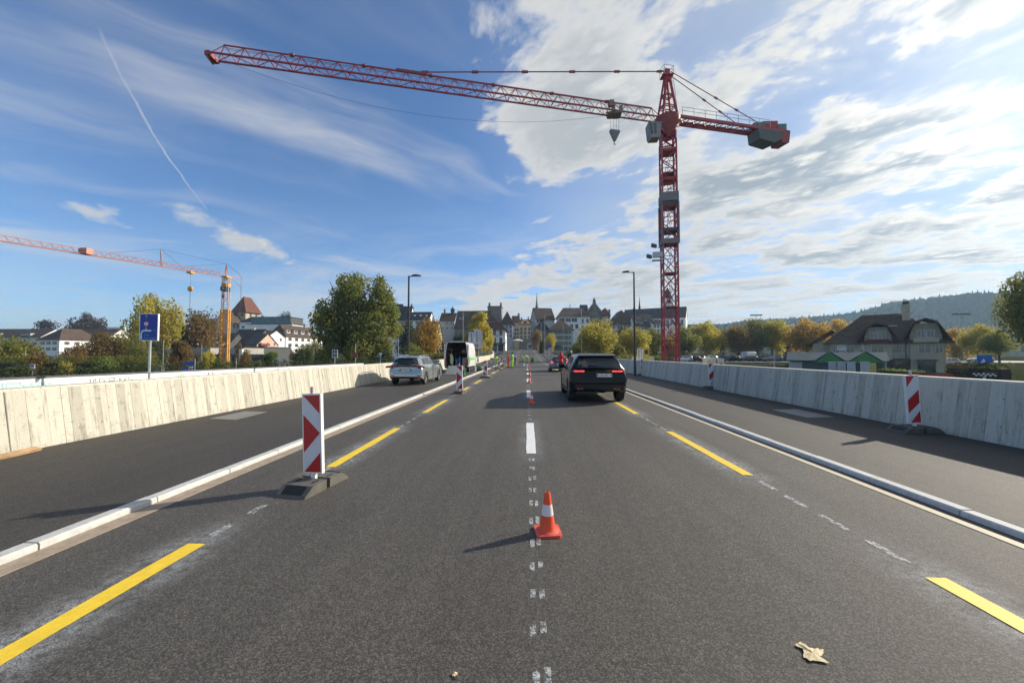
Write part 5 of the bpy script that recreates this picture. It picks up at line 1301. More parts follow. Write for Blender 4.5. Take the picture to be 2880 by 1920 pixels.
    for s, sg in (('L', -1), ('R', 1)):
        ha = J['ha' + s]; dr = (ha - J['el' + s]).normalized(); sd = dr.cross(fwd); sd = sd.normalized() if sd.length > .1 else Vector((1, 0, 0)); nn = sd.cross(dr)
        for f, (o, L) in enumerate(((-.026, .06), (-.009, .072), (.009, .068), (.026, .052))):
            q0 = ha + dr * .07 * k + nn * o * k; q1 = q0 + dr * L * .6 * k + sd * .008; q2 = q1 + dr * L * .35 * k + sd * .02 * k
            fb.tube([q0, q1, q2], [.0095 * k, .009 * k, .007 * k], 6)
        q0 = ha + dr * .02 * k + nn * .03 * k; fb.tube([q0, q0 + nn * .03 * k + dr * .03 * k, q0 + nn * .035 * k + dr * .06 * k], [.011 * k, .010 * k, .008 * k], 6)
    bm = bmesh.new(); bm.from_mesh(me); fm = fb.mesh('f', None); o0 = len(bm.faces); bm.from_mesh(fm); bm.faces.ensure_lookup_table()
    for f in bm.faces[o0:]: f.material_index = 0; f.smooth = True
    bm.to_mesh(me); bm.free()
    t = thing(name, label, 'person', p, rz)
    link('body', me, t)
    hb = MB(); hc = hd + up * .035 * k - fwd * .012
    hb.sphere(hc, (.092 * k, .106 * k, .112 * k), 12, 8)
    hv = hb.mesh('hair', [mat('hair_%02d' % int(hair[0] * 100), hair, .8) if cap is None else cap], 60)
    bm = bmesh.new(); bm.from_mesh(hv); bmesh.ops.delete(bm, geom=[v for v in bm.verts if (v.co - hc).z < -.01 and (v.co - hc).y > -.02 or (v.co - hc).z < -.07], context='VERTS'); bm.to_mesh(hv); bm.free()
    link('hair' if cap is None else 'cap', hv, t)
    # eyes and mouth
    for s in (-1, 1): MB().sphere(hd + Vector((s * .032, .098, .02)) * k, .011 * k, 6, 4).build('eye', mat('eye_dark', (.02, .015, .01), .4), t)
    MB().cbox(hd + Vector((0, .098, -.045)) * k, (.045 * k, .012, .010)).build('mouth', mat('lips', (.28, .10, .09), .6), t)
    if backpack:
        c = (J['che'] + J['wai']) / 2; ax = (J['nec'] - J['wai']).normalized(); bk = ax.cross(Vector((1, 0, 0))).normalized(); bk = bk if bk.y < 0 else -bk
        b = MB(); b.sphere(c + ax * .08 + bk * .19, (.17, .13, .26), 12, 8); b.build('backpack', backpack, t, smooth=60)
    return t
HV_Y = mat('hivis_yellow', (.50, .62, .01), .6, var=.12, scale=6, emit=None); HV_G = mat('hivis_green', (.16, .55, .06), .6, var=.15, scale=6); HV_O = mat('hivis_orange', (.85, .13, .015), .6, var=.12, scale=6)
HV_LG = mat('hivis_lime', (.38, .70, .03), .6, var=.12, scale=6); DARKC = mat('dark_cloth', (.015, .017, .022), .85); GREENW = mat('worker_green', (.06, .20, .04), .8); PINK = mat('faded_pink', (.55, .28, .24), .8)
MAROON = mat('maroon_cloth', (.10, .012, .02), .85); REDC = mat('red_jacket', (.50, .015, .025), .7, var=.15, scale=8)
BEND = dict(pel=(0, -.05, .93), wai=(0, .04, 1.04), che=(0, .24, 1.16), nec=(0, .40, 1.20), hea=(0, .52, 1.20), shL=(-.18, .33, 1.16), elL=(-.24, .42, .88), haL=(-.20, .50, .66), shR=(.18, .33, 1.16), elR=(.24, .42, .88), haR=(.20, .50, .66))
CROUCH = dict(pel=(0, -.12, .48), wai=(0, -.05, .60), che=(0, .14, .80), nec=(0, .25, .92), hea=(0, .33, 1.02), shL=(-.19, .16, .86), elL=(-.26, .38, .62), haL=(-.2, .52, .40), shR=(.19, .16, .86), elR=(.26, .38, .62), haR=(.2, .52, .38),
              hiL=(-.11, -.10, .46), knL=(-.22, .30, .52), anL=(-.18, .02, .09), hiR=(.11, -.10, .46), knR=(.22, .30, .50), anR=(.18, .02, .09))
RIDE = dict(pel=(0, -.12, .98), wai=(0, -.04, 1.10), che=(0, .12, 1.32), nec=(0, .22, 1.48), hea=(0, .27, 1.62), shL=(-.19, .16, 1.40), elL=(-.27, .33, 1.20), haL=(-.25, .52, 1.06), shR=(.19, .16, 1.40), elR=(.27, .33, 1.20), haR=(.25, .52, 1.06),
            hiL=(-.10, -.08, .95), knL=(-.11, .22, .70), anL=(-.12, .0, .34), hiR=(.10, -.08, .95), knR=(.11, .16, .58), anR=(.12, .02, .16))
def pg(px, py, z=0.0): q = ground(px, py, z); return (q.x, q.y, z)
q = at(1397, 994, 43); person('worker in all-yellow high-visibility clothes bending forward behind an arrow board', (q.x, q.y, 0), R(20), BEND, HV_LG, HV_LG, H=1.78)
q = at(1429, 994, 43); person('worker in full orange overalls standing by the green-shirted colleague', (q.x, q.y, 0), R(-60), {}, HV_O, HV_O, H=1.72, cap=mat('cap_dark', (.03, .03, .03), .8))
q = at(1439, 994, 43); person('tall worker with green top and yellow trousers beside the orange worker', (q.x + .1, q.y, 0), R(75), dict(haL=(-.06, .25, 1.02), haR=(.10, .24, 1.0)), HV_G, HV_LG, skin=SKIND, H=1.80)
q = at(1464, 994, 64); person('worker in green trousers and pink shirt crouching near the barrier at the bridge end', (q.x, q.y, z_road(64)), R(-40), CROUCH, PINK, GREENW)
q = at(1471, 994, 66); person('worker in white-green clothes stooping beside the pink-shirted one', (q.x, q.y, z_road(66)), R(60), BEND, mat('white_shirt', (.6, .6, .55), .8), GREENW, H=1.65)
q = at(1483, 994, 62); person('worker in lime vest leaning over the cone row at the bridge end', (q.x, q.y, z_road(62)), R(95), BEND, HV_LG, GREENW, H=1.85)
q = at(1498, 994, 57); person('worker in green crouching on the road between two cones', (q.x, q.y, 0), R(170), CROUCH, GREENW, DARKC, H=1.85)
q = at(1341, 994, 36.5); person('person in a maroon jacket leaning into the side of the work van', (q.x, q.y, KH), R(75), dict(BEND, che=(0, .12, 1.25), nec=(0, .22, 1.38), hea=(0, .30, 1.50), shL=(-.18, .16, 1.30), shR=(.18, .16, 1.30), elL=(-.22, .3, 1.1), elR=(.22, .3, 1.1), haL=(-.18, .5, 1.05), haR=(.18, .5, 1.05)), MAROON, DARKC)

def bicycle(label, p, rz):
    t = thing('bicycle', label, 'bicycle', p, rz); fr = mat('bike_frame', (.02, .02, .025), .4, metal=.3)
    for y in (-.50, .54):
        b = MB(); n = 28; vs = [(0, y + .335 * math.cos(2 * math.pi * k / n), .345 + .335 * math.sin(2 * math.pi * k / n)) for k in range(n + 1)]; b.tube(vs, .017, 6, False); wh = b.build('wheel', M_TYRE, t, smooth=60)
        b = MB()
        for k in range(10): a = 2 * math.pi * k / 10; b.bar((0, y, .345), (0, y + .33 * math.cos(a), .345 + .33 * math.sin(a)), .004)
        b.build('spokes', M_RIM, wh)
    b = MB()
    for a, c in (((0, -.50, .345), (0, -.05, .30)), ((0, -.05, .30), (0, -.16, .84)), ((0, -.50, .345), (0, -.14, .76)), ((0, -.05, .30), (0, .36, .80)), ((0, -.14, .76), (0, .35, .86)), ((0, .34, .95), (0, .54, .345))): b.tube([a, c], .017, 6)
    b.build('frame', fr, t)
    MB().tube([(-.28, .42, 1.02), (-.12, .36, 1.0), (.12, .36, 1.0), (.28, .42, 1.02)], .013, 6).build('handlebar', fr, t)
    b = MB(); b.sphere((0, -.17, .88), (.07, .13, .035), 8, 5); b.build('saddle', M_RUBBERD, t, smooth=60)
    b = MB(); b.bar((-.12, .0, .15), (.12, -.10, .45), .02); b.build('crank', fr, t)
for px, Y, lab1, lab2, top_, bp, leg_ in ((1578, 29.5, 'cyclist with a red jacket and red backpack riding behind the hatchback', 'black bicycle ridden by the red-clad cyclist', REDC, REDC, DARKC),
                                     (1607, 37.0, 'cyclist in dark clothes ahead of the dark off-roader by the kerb', 'black bicycle ridden by the dark-clothed cyclist', DARKC, None, DARKC)):
    q = at(px, 994, Y); person(lab1, (q.x, q.y, 0), R(-2), RIDE, top_, leg_, H=1.78 if bp else 1.92, backpack=bp, cap=REDC if bp else mat('helmet_white', (.6, .6, .6), .4), sleeve=mat('grey_sleeve', (.25, .24, .25), .8) if bp else None); bicycle(lab2, (q.x, q.y, 0), R(-2))
# pedestrians on the square far away
PALS = [DARKC, MAROON, mat('blue_cloth', (.03, .06, .16), .8), mat('grey_cloth', (.2, .2, .2), .8), mat('beige_cloth', (.4, .33, .24), .8), REDC]
for i, (px, Y, lab) in enumerate(((1404, 150, 'dark-clothed pedestrian at the corner of the white shop house'), (1428, 165, 'pedestrian in maroon beside the parasol'), (1437, 168, 'pedestrian in blue under the large parasol'), (1506, 150, 'grey-clothed pedestrian right of the bus'),
                        (1513, 140, 'dark-clothed pedestrian with beige trousers right of the bus'), (1519, 150, 'beige-clothed pedestrian near the two light poles'), (1526, 142, 'red-clothed pedestrian near the two light poles'), (1444, 175, 'grey-clothed pedestrian in front of the cream house'))):
    q = at(px, 994, Y); person(lab, (q.x, q.y, z_road(Y)), R(i * 77), {}, PALS[i % 6], PALS[(i * 5 + 3) % 5], H=1.7 + .03 * (i % 4))
# ================================================================== BUILDINGS
def roof_mat(name, a, b_, sc=1.0):
    m_ = bpy.data.materials.new(name); m_.use_nodes = True; t = m_.node_tree; n = NT(t); b = t.nodes['Principled BSDF']
    oc = n.node('ShaderNodeTexCoord').outputs['Object']
    br = n.node('ShaderNodeTexWave', {'Vector': oc, 'Scale': 1.1 * sc, 'Distortion': .6}, bands_direction='Z').outputs['Fac']
    v = n.voro(oc, 3.2 * sc, out='Color'); big = n.noise(oc, .35, 6, .65)
    col = n.mix(n.rng(big, .35, .65), c4(a), c4(b_))
    col = n.v('SCALE', col, n.m('MULTIPLY', n.rng(n.sep(v)[0], 0, 1, .78, 1.22), n.rng(br, 0, 1, .86, 1.08)))
    n.put(b.inputs['Base Color'], col); b.inputs['Roughness'].default_value = .85; b.inputs['Specular IOR Level'].default_value = .25
    bn = n.node('ShaderNodeBump', {'Strength': .6, 'Distance': .06, 'Height': n.m('ADD', br, n.sep(v)[0])}); t.links.new(bn.outputs[0], b.inputs['Normal'])
    return m_
RF_BROWN = roof_mat('roof_brown', (.075, .050, .036), (.105, .073, .052)); RF_DARK = roof_mat('roof_dark', (.030, .030, .034), (.048, .045, .046)); RF_RED = roof_mat('roof_red', (.13, .052, .034), (.17, .075, .050)); RF_SLATE = roof_mat('roof_slate', (.035, .042, .05), (.055, .06, .065))
RF_MAROON = roof_mat('roof_maroon', (.07, .035, .032), (.10, .05, .042))
WL_WHITE = mat('wall_white', (.78, .78, .75), .85, var=.10, scale=.5, bump=.1); WL_CREAM = mat('wall_cream', (.68, .58, .40), .85, var=.10, scale=.5); WL_GREY = mat('wall_grey', (.44, .44, .43), .85, var=.14, scale=.5); WL_LAV = mat('wall_lavender', (.38, .37, .42), .85, var=.12, scale=.5)
WL_GREEN = mat('wall_sage', (.30, .40, .34), .85, var=.10, scale=.5); WL_DARK = mat('wall_dark_panel', (.065, .067, .065), .7, var=.15, scale=.8); WL_STONE = mat('wall_stone', (.20, .18, .155), .9, var=.4, scale=1.2, bump=.4, bscale=3); WL_SAND = mat('wall_sandstone', (.44, .38, .27), .9, var=.25, scale=.8, bump=.3, bscale=4)
WL_BEIGE = mat('wall_beige', (.46, .40, .28), .85, var=.12, scale=.4, bump=.1); WL_PINK = mat('wall_pink', (.62, .40, .30), .85, var=.1, scale=.5); WL_GLASS = mat('glass_green', (.05, .12, .13), .25, var=.25, scale=.6)
FRM = mat('window_frame', (.55, .55, .53), .6, var=.05); PANE = mat('window_pane', (.025, .030, .036), .12, var=.4, scale=.7, rnd=.5, spec=.7); SHUT = mat('shutter_brown', (.10, .055, .045), .7, var=.15); SHUTG = mat('shutter_grey', (.12, .13, .12), .7); SHUTR = mat('shutter_red', (.22, .03, .03), .7)
WCACHE = {}
def window_meshes(w, h, shut):
    key = (round(w, 2), round(h, 2), shut.name if shut else None)
    if key in WCACHE: return WCACHE[key]
    f = .07; b = MB()                       # frame: ring and glazing bars, set proud of the wall
    for x0, x1, z0, z1 in ((-w / 2 - f, w / 2 + f, h / 2, h / 2 + f), (-w / 2 - f, w / 2 + f, -h / 2 - f * 1.4, -h / 2), (-w / 2 - f, -w / 2, -h / 2, h / 2), (w / 2, w / 2 + f, -h / 2, h / 2), (-.03, .03, -h / 2, h / 2)): b.box(x0, x1, -.06, .02, z0, z1)
    fm = b.mesh('window', [FRM]); pm = MB().quad((-w / 2, -.012, -h / 2), (w / 2, -.012, -h / 2), (w / 2, -.012, h / 2), (-w / 2, -.012, h / 2)).mesh('pane', [PANE])
    sm = None
    if shut: sm = MB().box(0, w * .48, -.07, -.02, -h / 2, h / 2).mesh('shutter', [shut])
    WCACHE[key] = (fm, pm, sm); return WCACHE[key]
def put_window(parent, loc, rz, w, h, shut):
    fm, pm, sm = window_meshes(w, h, shut); o = link('window', fm, parent, loc, (0, 0, rz)); link('pane', pm, o)
    if sm: link('shutter', sm, o, (w / 2 + .08, 0, 0)); link('shutter', sm, o, (-w / 2 - .08 - w * .48, 0, 0))
    return o
class House:
    """Local frame: x along the front, y into the depth, z up; origin front-left corner at z = 0 (world)."""
    def __init__(s, label, Y, xl, xr, ye, yr, D, roof='gx', wall=None, roofm=None, rz=0.0, base=None, oh=.5, name='house', cat='house', yr_off=0, group=None, rw=None, ridge_f=.5, hipf=1.0):
        a = at(xl, 994, Y); s.Y = Y
        if rz: # right corner found along the rotated front
            u = Vector((math.cos(rz), math.sin(rz))); r = ray(xr, 994); k = r.x / r.y
            W2 = (k * a.y - a.x) / (u.x - k * u.y)
        else: W2 = at(xr, 994, Y).x - a.x
        s.W = W2; s.D = D; s.ze = at(xl, ye, Y).z; s.zr = at((xl + xr) / 2, yr, Y + (D * .5 if roof in ('gx', 'hip', 'pyr') else 0) + yr_off).z
        s.zb = (z_terr(a.x, a.y) - 1.2) if base is None else base; s.rz = rz; s.org = a
        s.t = thing(name, label, cat, (a.x, a.y, 0), rz, group); W2, zb, ze, zr = s.W, s.zb, s.ze, s.zr
        wall = wall or WL_WHITE; roofm = roofm or RF_BROWN; b = MB(); o = oh; th = .22; s.roof = None
        if roof == 'gx':
            b.prism([(0, 0, zb), (0, D, zb), (0, D, ze), (0, D * ridge_f, zr - .05), (0, 0, ze)], (W2, 0, 0))
            sl = (zr - ze) / (D * ridge_f); sb_ = (zr - ze) / (D * (1 - ridge_f)); r = MB(); hx = oh * .6
            r.prism([(-hx, -o, ze - sl * o), (-hx, D * ridge_f, zr), (-hx, D * ridge_f, zr + th), (-hx, -o, ze - sl * o + th)], (W2 + 2 * hx, 0, 0)); r.prism([(-hx, D + o, ze - sb_ * o), (-hx, D + o, ze - sb_ * o + th), (-hx, D * ridge_f, zr + th), (-hx, D * ridge_f, zr)], (W2 + 2 * hx, 0, 0))
        elif roof == 'gy':
            b.prism([(0, 0, zb), (W2, 0, zb), (W2, 0, ze), (W2 / 2, 0, zr - .05), (0, 0, ze)], (0, D, 0)); sl = (zr - ze) / (W2 / 2); r = MB(); hy = oh * .6
            r.prism([(-o, -hy, ze - sl * o), (-o, -hy, ze - sl * o + th), (W2 / 2, -hy, zr + th), (W2 / 2, -hy, zr)], (0, D + 2 * hy, 0)); r.prism([(W2 + o, -hy, ze - sl * o), (W2 / 2, -hy, zr), (W2 / 2, -hy, zr + th), (W2 + o, -hy, ze - sl * o + th)], (0, D + 2 * hy, 0))
        elif roof in ('hip', 'pyr'):
            b.box(0, W2, 0, D, zb, ze); r = MB()
            e = min(W2, D) / 2 * hipf
            if roof == 'pyr': e = min(W2, D) / 2 - .01
            A = (e, D / 2, zr) if W2 >= D else (W2 / 2, e, zr); B = (W2 - e, D / 2, zr) if W2 >= D else (W2 / 2, D - e, zr)
            if rw: A, B = ((W2 - rw) / 2, D / 2, zr), ((W2 + rw) / 2, D / 2, zr)
            z0 = ze - o * .35; c = [(-o, -o, z0), (W2 + o, -o, z0), (W2 + o, D + o, z0), (-o, D + o, z0)]
            if W2 >= D or rw: r.add(c + [A, B], [(0, 1, 5, 4), (1, 2, 5), (2, 3, 4, 5), (3, 0, 4), (3, 2, 1, 0)])
            else: r.add(c + [A, B], [(0, 1, 4), (1, 2, 5, 4), (2, 3, 5), (3, 0, 4, 5), (3, 2, 1, 0)])
        else:
            b.box(0, W2, 0, D, zb, ze); r = MB(); r.box(-.25, W2 + .25, -.25, D + .25, ze, ze + .3)
        s.wall = b.build('wall', wall, s.t); s.roof = r.build('roof', roofm, s.t)
    def zpix(s, py): return at(0, py, s.Y).z - 0.0 if False else CAM_H + (994 - py) / 1040.0 * s.Y
    def front(s, py, n, w, h, f0=0.0, f1=1.0, shut=None, y=0.0):
        z = s.zpix(py)
        for i in range(n): put_window(s.t, (s.W * (f0 + (f1 - f0) * (i + .5) / n), -.01 + y, z), 0, w, h, shut)
    def right(s, py, n, w, h, f0=0.0, f1=1.0, shut=None):
        z = s.zpix(py)
        for i in range(n): put_window(s.t, (s.W + .01, s.D * (f0 + (f1 - f0) * (i + .5) / n), z), R(90), w, h, shut)
    def left(s, py, n, w, h, f0=0.0, f1=1.0, shut=None):
        z = s.zpix(py)
        for i in range(n): put_window(s.t, (-.01, s.D * (f0 + (f1 - f0) * (i + .5) / n), z), R(-90), w, h, shut)
    def chimney(s, fx, fy, h=1.6, w=.8, m_=None, cap=True):
        z0 = s.zr - 2.5; b = MB(); x, y = s.W * fx, s.D * fy; b.box(x - w / 2, x + w / 2, y - w / 2, y + w / 2, z0, s.zr + h); b.box(x - w / 2 - .1, x + w / 2 + .1, y - w / 2 - .1, y + w / 2 + .1, s.zr + h, s.zr + h + .18); b.build('chimney', m_ or WL_STONE, s.roof)
    def dormer_right(s, fy, fz, w=2.0, h=1.5, roofm=None):
        """Box dormer on the slope facing local +x (hip or gy roof)."""
        half = s.W / 2; x = s.W - half * fz; z = s.ze + (s.zr - s.ze) * fz; y = s.D * fy
        b = MB(); b.box(x - 1.6, x + .9, y - w / 2, y + w / 2, z - .4, z + h * .75); d = b.build('dormer', WL_WHITE, s.roof)
        MB().prism([(x - 2.0, y - w / 2 - .25, z + h * .75 + .35), (x + 1.2, y - w / 2 - .25, z + h * .75), (x + 1.2, y - w / 2 - .25, z + h * .75 + .15), (x - 2.0, y - w / 2 - .25, z + h * .75 + .5)], (0, w + .5, 0)).build('dormer_roof', roofm or RF_BROWN, d)
        MB().quad((x + .912, y - w / 2 + .25, z), (x + .912, y + w / 2 - .25, z), (x + .912, y + w / 2 - .25, z + h * .6), (x + .912, y - w / 2 + .25, z + h * .6)).build('dormer_window', PANE, d)
    def dormer_front(s, fx, fz, w=2.0, h=1.3, roofm=None):
        half = s.D / 2; y = half * fz; z = s.ze + (s.zr - s.ze) * fz; x = s.W * fx
        b = MB(); b.box(x - w / 2, x + w / 2, y - .9, y + 1.6, z - .4, z + h * .75); d = b.build('dormer', WL_GREY, s.roof)
        MB().prism([(x - w / 2 - .25, y - 1.2, z + h * .75), (x - w / 2 - .25, y + 2.0, z + h * .75 + .35), (x - w / 2 - .25, y + 2.0, z + h * .75 + .5), (x - w / 2 - .25, y - 1.2, z + h * .75 + .15)], (w + .5, 0, 0)).build('dormer_roof', roofm or RF_BROWN, d)
        MB().quad((x - w / 2 + .2, y - .912, z), (x + w / 2 - .2, y - .912, z), (x + w / 2 - .2, y - .912, z + h * .6), (x - w / 2 + .2, y - .912, z + h * .6)).build('dormer_window', PANE, d)

# ---- left bank
h = House('long white house with brown roof, wing left of the corner house', 192, -80, 112, 948, 926, 13, 'gx'); h.front(964, 9, 1.0, 1.4, .05, .98, SHUT); h.front(980, 9, 1.0, 1.4, .05, .98, SHUT); h.dormer_front(.75, .25, 6); h.dormer_front(.3, .25, 5)
h = House('white corner house with steep brown hip roof above the bushes', 178, 103, 166, 955, 925, 19, 'hip', hipf=.9); h.front(963, 3, 1.0, 1.5, .12, .92, SHUT); h.front(980, 3, 1.0, 1.5, .12, .92, SHUT); h.right(963, 4, 1.0, 1.5, .05, .95, SHUT); h.right(980, 4, 1.0, 1.5, .05, .95, SHUT)
h = House('long white house with balconies, wing right of the corner house', 196, 178, 300, 953, 926, 14, 'gx'); h.front(966, 7, 1.1, 1.5, .05, .98, SHUTR); h.front(983, 7, 1.1, 1.5, .05, .98, SHUTR); h.dormer_front(.6, .2, 9); h.dormer_front(.2, .2, 5); h.right(966, 3, 1.1, 1.5, .05, .95, SHUTR)
h = House('flat white modern building on the rise behind the brown roofs', 300, 287, 338, 921, 918, 18, 'flat', roofm=WL_WHITE, name='modern_building', cat='building'); h.front(927, 5, 3.0, 1.8)
# castle tower and museum
h = House('stone castle tower with tall red pyramid roof behind the yellow crane', 232, 655, 688, 876, 836, 12.5, 'hip', WL_SAND, RF_RED, name='castle_tower', cat='tower', oh=1.3, hipf=.72); h.right(881, 2, 1.5, 2.0, .15, .95); h.front(881, 1, 1.4, 1.8, .5, 1)
h = House('half-timbered building with large brown roof beside the castle tower', 222, 600, 650, 908, 873, 16, 'gy', WL_GREY, RF_BROWN, name='half_timbered_house'); h.right(914, 5, 1.6, 1.6)
for k in range(5): MB().box(.6 + k * 2.1, .75 + k * 2.1, -.04, .0, h.ze - .2, h.ze + .6 + min(k, 4 - k) * 2.2).build('timber_post', FRM, h.t)
for k in range(3): MB().box(1 + k * 1.4, h.W - 1 - k * 1.4, -.045, -.001, h.ze + .1 + k * 1.7, h.ze + .28 + k * 1.7).build('timber_beam', FRM, h.t)
h = House('dark-roofed link building between the tower and the museum', 224, 672, 712, 905, 890, 9, 'hip', WL_WHITE, RF_DARK); h.front(917, 2, 1.8, 1.5)
h = House('white museum block with dark green glass storey on top', 212, 690, 814, 912, 911, 17, 'flat', WL_WHITE, RF_DARK, name='museum', cat='building')
for k in range(20):
    f0, f1 = .08 + .88 * k / 20, .08 + .88 * (k + 1) / 20; MB().box(h.W * f0 + .03, h.W * f1 - .03, 1.4, 1.55, h.ze + .3, h.ze + 4.3).build('glass_panel', WL_GLASS, h.t)
MB().box(h.W * .07, h.W * .97, 1.6, 14, h.ze + .3, h.ze + 4.2).build('upper_storey', WL_DARK, h.t); MB().box(h.W * .07, h.W * .98, 1.2, 14.3, h.ze + 4.31, h.ze + 4.6).build('upper_roof', RF_DARK, h.t)
# hotel
h = House('large white house with brown hip roof and dormers left of the plane tree', 184, 749, 803, 946, 917, 34, 'hip', WL_WHITE, RF_BROWN, name='hotel', cat='building', hipf=.55)
h.front(952, 2, 1.8, 1.8, .05, .95, SHUT); h.front(969, 2, 1.8, 1.8, .05, .95, SHUT); h.front(987, 2, 1.8, 1.5, .05, .95); h.front(1004, 2, 1.8, 1.5, .05, .95)
MB().box(-.12, h.W - .3, -.15, -.002, h.zb, h.zpix(976)).build('timber_cladding', mat('cladding_grey', (.16, .145, .12), .8, var=.2), h.t)
for yy in (952, 969, 985, 1003): h.right(yy, 6, 1.3, 1.6, .02, .98, SHUT)
for k, f in enumerate((.10, .28, .46, .66, .86)): h.dormer_right(f, .35, 2.6, 1.7)
for k in range(3): z = h.zpix(962 + 17 * k); MB().box(h.W, h.W + 1.6, h.D * .52, h.D * .52 + 2.6, z - 1.1, z).build('balcony', WL_WHITE, h.t)
h.chimney(.5, .35); h.chimney(.5, .7)
h = House('wide dark slate roof house behind the left canopies', 150, 540, 628, 985, 938, 16, 'gx', WL_DARK, RF_SLATE); h.dormer_front(.3, .35, 2); h.dormer_front(.55, .35, 2); h.dormer_front(.8, .3, 2.2)
h = House('dark-roofed house with a small white gable behind the yellow crane', 156, 632, 706, 974, 927, 17, 'gx', WL_DARK, RF_DARK); h.chimney(.55, .5, .5, 1.0, WL_CREAM); h.dormer_front(.25, .45, 1.6); h.front(981, 4, 1.0, 1.1)
h = House('house with brown roof wedged behind the dark-roofed one', 166, 700, 752, 946, 930, 12, 'gx', WL_WHITE, RF_BROWN); h.right(952, 2, 1.2, 1.4)
h = House('small house with lit pinkish gable and red balcony', 140, 688, 722, 968, 939, 12, 'gx', WL_PINK, RF_SLATE); h.right(965, 3, .8, 1.1); MB().box(h.W, h.W + 1.0, 1.0, 6.0, h.ze - .5, h.ze + .4).build('balcony', SHUTR, h.t)
h = House('dark grey panelled building in front of the dark roofs', 120, 684, 742, 977, 976, 14, 'flat', WL_DARK, WL_DARK, name='panel_building', cat='building'); h.front(991, 1, 2.6, 2.4, .35, .8)
for k in range(12): MB().box(h.W * k / 12 + .02, h.W * (k + 1) / 12 - .02, -.05, -.001, h.zb, h.ze - .1).build('facade_panel', WL_DARK, h.t)
def canopy(label, Y, xl, xr, yt, yb, posts):
    a, b_ = at(xl, yt, Y), at(xr, yt, Y); z0 = at(xl, yb, Y).z; t = thing('flat_canopy', label, 'canopy', (a.x, a.y, 0)); W2 = b_.x - a.x
    MB().box(0, W2, 0, 8, z0, a.z).build('roof_slab', mat('canopy_grey', (.34, .33, .30), .8, var=.15, scale=.6), t)
    n = max(3, int(W2 / .9))
    for k in range(n): MB().box(W2 * k / n + .02, W2 * (k + 1) / n - .02, -.05, -.002, z0, a.z - .03).build('fascia_panel', mat('canopy_panel', (.36, .35, .31), .8, var=.15, scale=.8, rnd=.08), t)
    for f in posts: MB().box(W2 * f - .15, W2 * f + .15, .5, .8, z_terr(a.x, a.y) - .5, z0).build('post', WL_GREY, t)
canopy('short grey flat canopy behind the blue direction sign', 100, 460, 489, 980, 993, (.1, .9)); canopy('wider grey flat canopy above the blue fingerpost', 98, 534, 592, 978, 996, (.1, .5, .9)); canopy('grey flat canopy running behind the yellow crane mast', 102, 620, 686, 978, 996, (.1, .35, .6, .95))
a = at(676, 994, 96); t = thing('tiled_pillar', 'white slatted pillar right of the yellow crane mast', 'pillar', (a.x, a.y, 0))
for k in range(9): MB().box(-.42, .42, 0, .7, -5.2 + k * .9, -5.2 + k * .9 + .86).build('slab', WL_WHITE, t)

# ---- old town, centre
h = House('white house with steep dark roof half hidden by the plane tree', 205, 1096, 1122, 898, 856, 11, 'gx', WL_WHITE, RF_DARK)
h = House('white house with tall dark roof and lit gable behind the left lamp', 202, 1120, 1150, 899, 862, 12, 'gx', WL_WHITE, RF_DARK); h.front(908, 2, 1.2, 1.6); h.right(892, 2, .9, 1.1); h.chimney(.9, .5, 1.2)
h = House('white house with three skylights in its dark roof', 198, 1150, 1206, 899, 878, 11, 'gx', WL_WHITE, RF_DARK); h.front(906, 4, 1.1, 1.6); h.front(918, 4, 1.1, 1.6); h.right(897, 2, .9, 1.1)
for k in range(3): MB().box(h.W * (.2 + .3 * k) - .4, h.W * (.2 + .3 * k) + .4, 2.2, 2.9, h.ze + (h.zr - h.ze) * .42, h.ze + (h.zr - h.ze) * .62).build('skylight', FRM, h.roof)
h = House('red-brown roofed house behind the orange tree', 150, 1166, 1224, 938, 905, 12, 'gx', WL_BEIGE, RF_MAROON); h.right(940, 2, 1.0, 1.2)
h = House('pale grey rendered house with few windows and a roof turret', 206, 1236, 1278, 901, 881, 12, 'gx', WL_GREY, RF_MAROON); h.front(908, 2, .9, .9, .35, .95); h.front(922, 3, .9, .9); h.chimney(.18, .5, 2.2, 1.0)
q = (h.W * .75, 5, h.zr - 1); b = MB(); b.lathe([(1.1, q[2]), (1.1, q[2] + 2.2), (1.4, q[2] + 2.3), (1.2, q[2] + 3.2), (.5, q[2] + 4.0), (.08, q[2] + 4.6), (.02, q[2] + 5.4)], (q[0], q[1], 0), 10); b.build('turret', RF_SLATE, h.roof)
h = House('long house with huge plain dark brown roof', 190, 1278, 1372, 922, 875, 20, 'gx', WL_STONE, RF_BROWN); h.dormer_front(.15, .55, 2.4); h.dormer_front(.55, .5, 2); h.front(930, 6, 1.0, 1.2)
h = House('dark stone tower house with corner chimneys and ivy', 200, 1371, 1410, 862, 858, 10, 'flat', WL_STONE, RF_DARK, name='tower_house', cat='tower')
for fx in (.12, .95): MB().box(h.W * fx - .5, h.W * fx + .5, 1, 2.2, h.ze, h.ze + 2.2).build('chimney', WL_STONE, h.t)
h.front(905, 3, .9, 1.2); h.front(918, 3, .9, 1.2)
h = House('lavender-grey house with big brown roof beside the dark tower house', 192, 1410, 1442, 911, 878, 14, 'hip', WL_LAV, RF_BROWN, oh=.9, hipf=.6); h.front(919, 2, 1.0, 1.6, .3, 1); h.front(932, 2, 1.0, 1.6, .3, 1); h.front(944, 2, 1.0, 1.6, .3, 1); h.dormer_front(.3, .25, 2); h.dormer_front(.75, .25, 2); h.right(919, 2, 1, 1.6); h.right(932, 2, 1, 1.6)
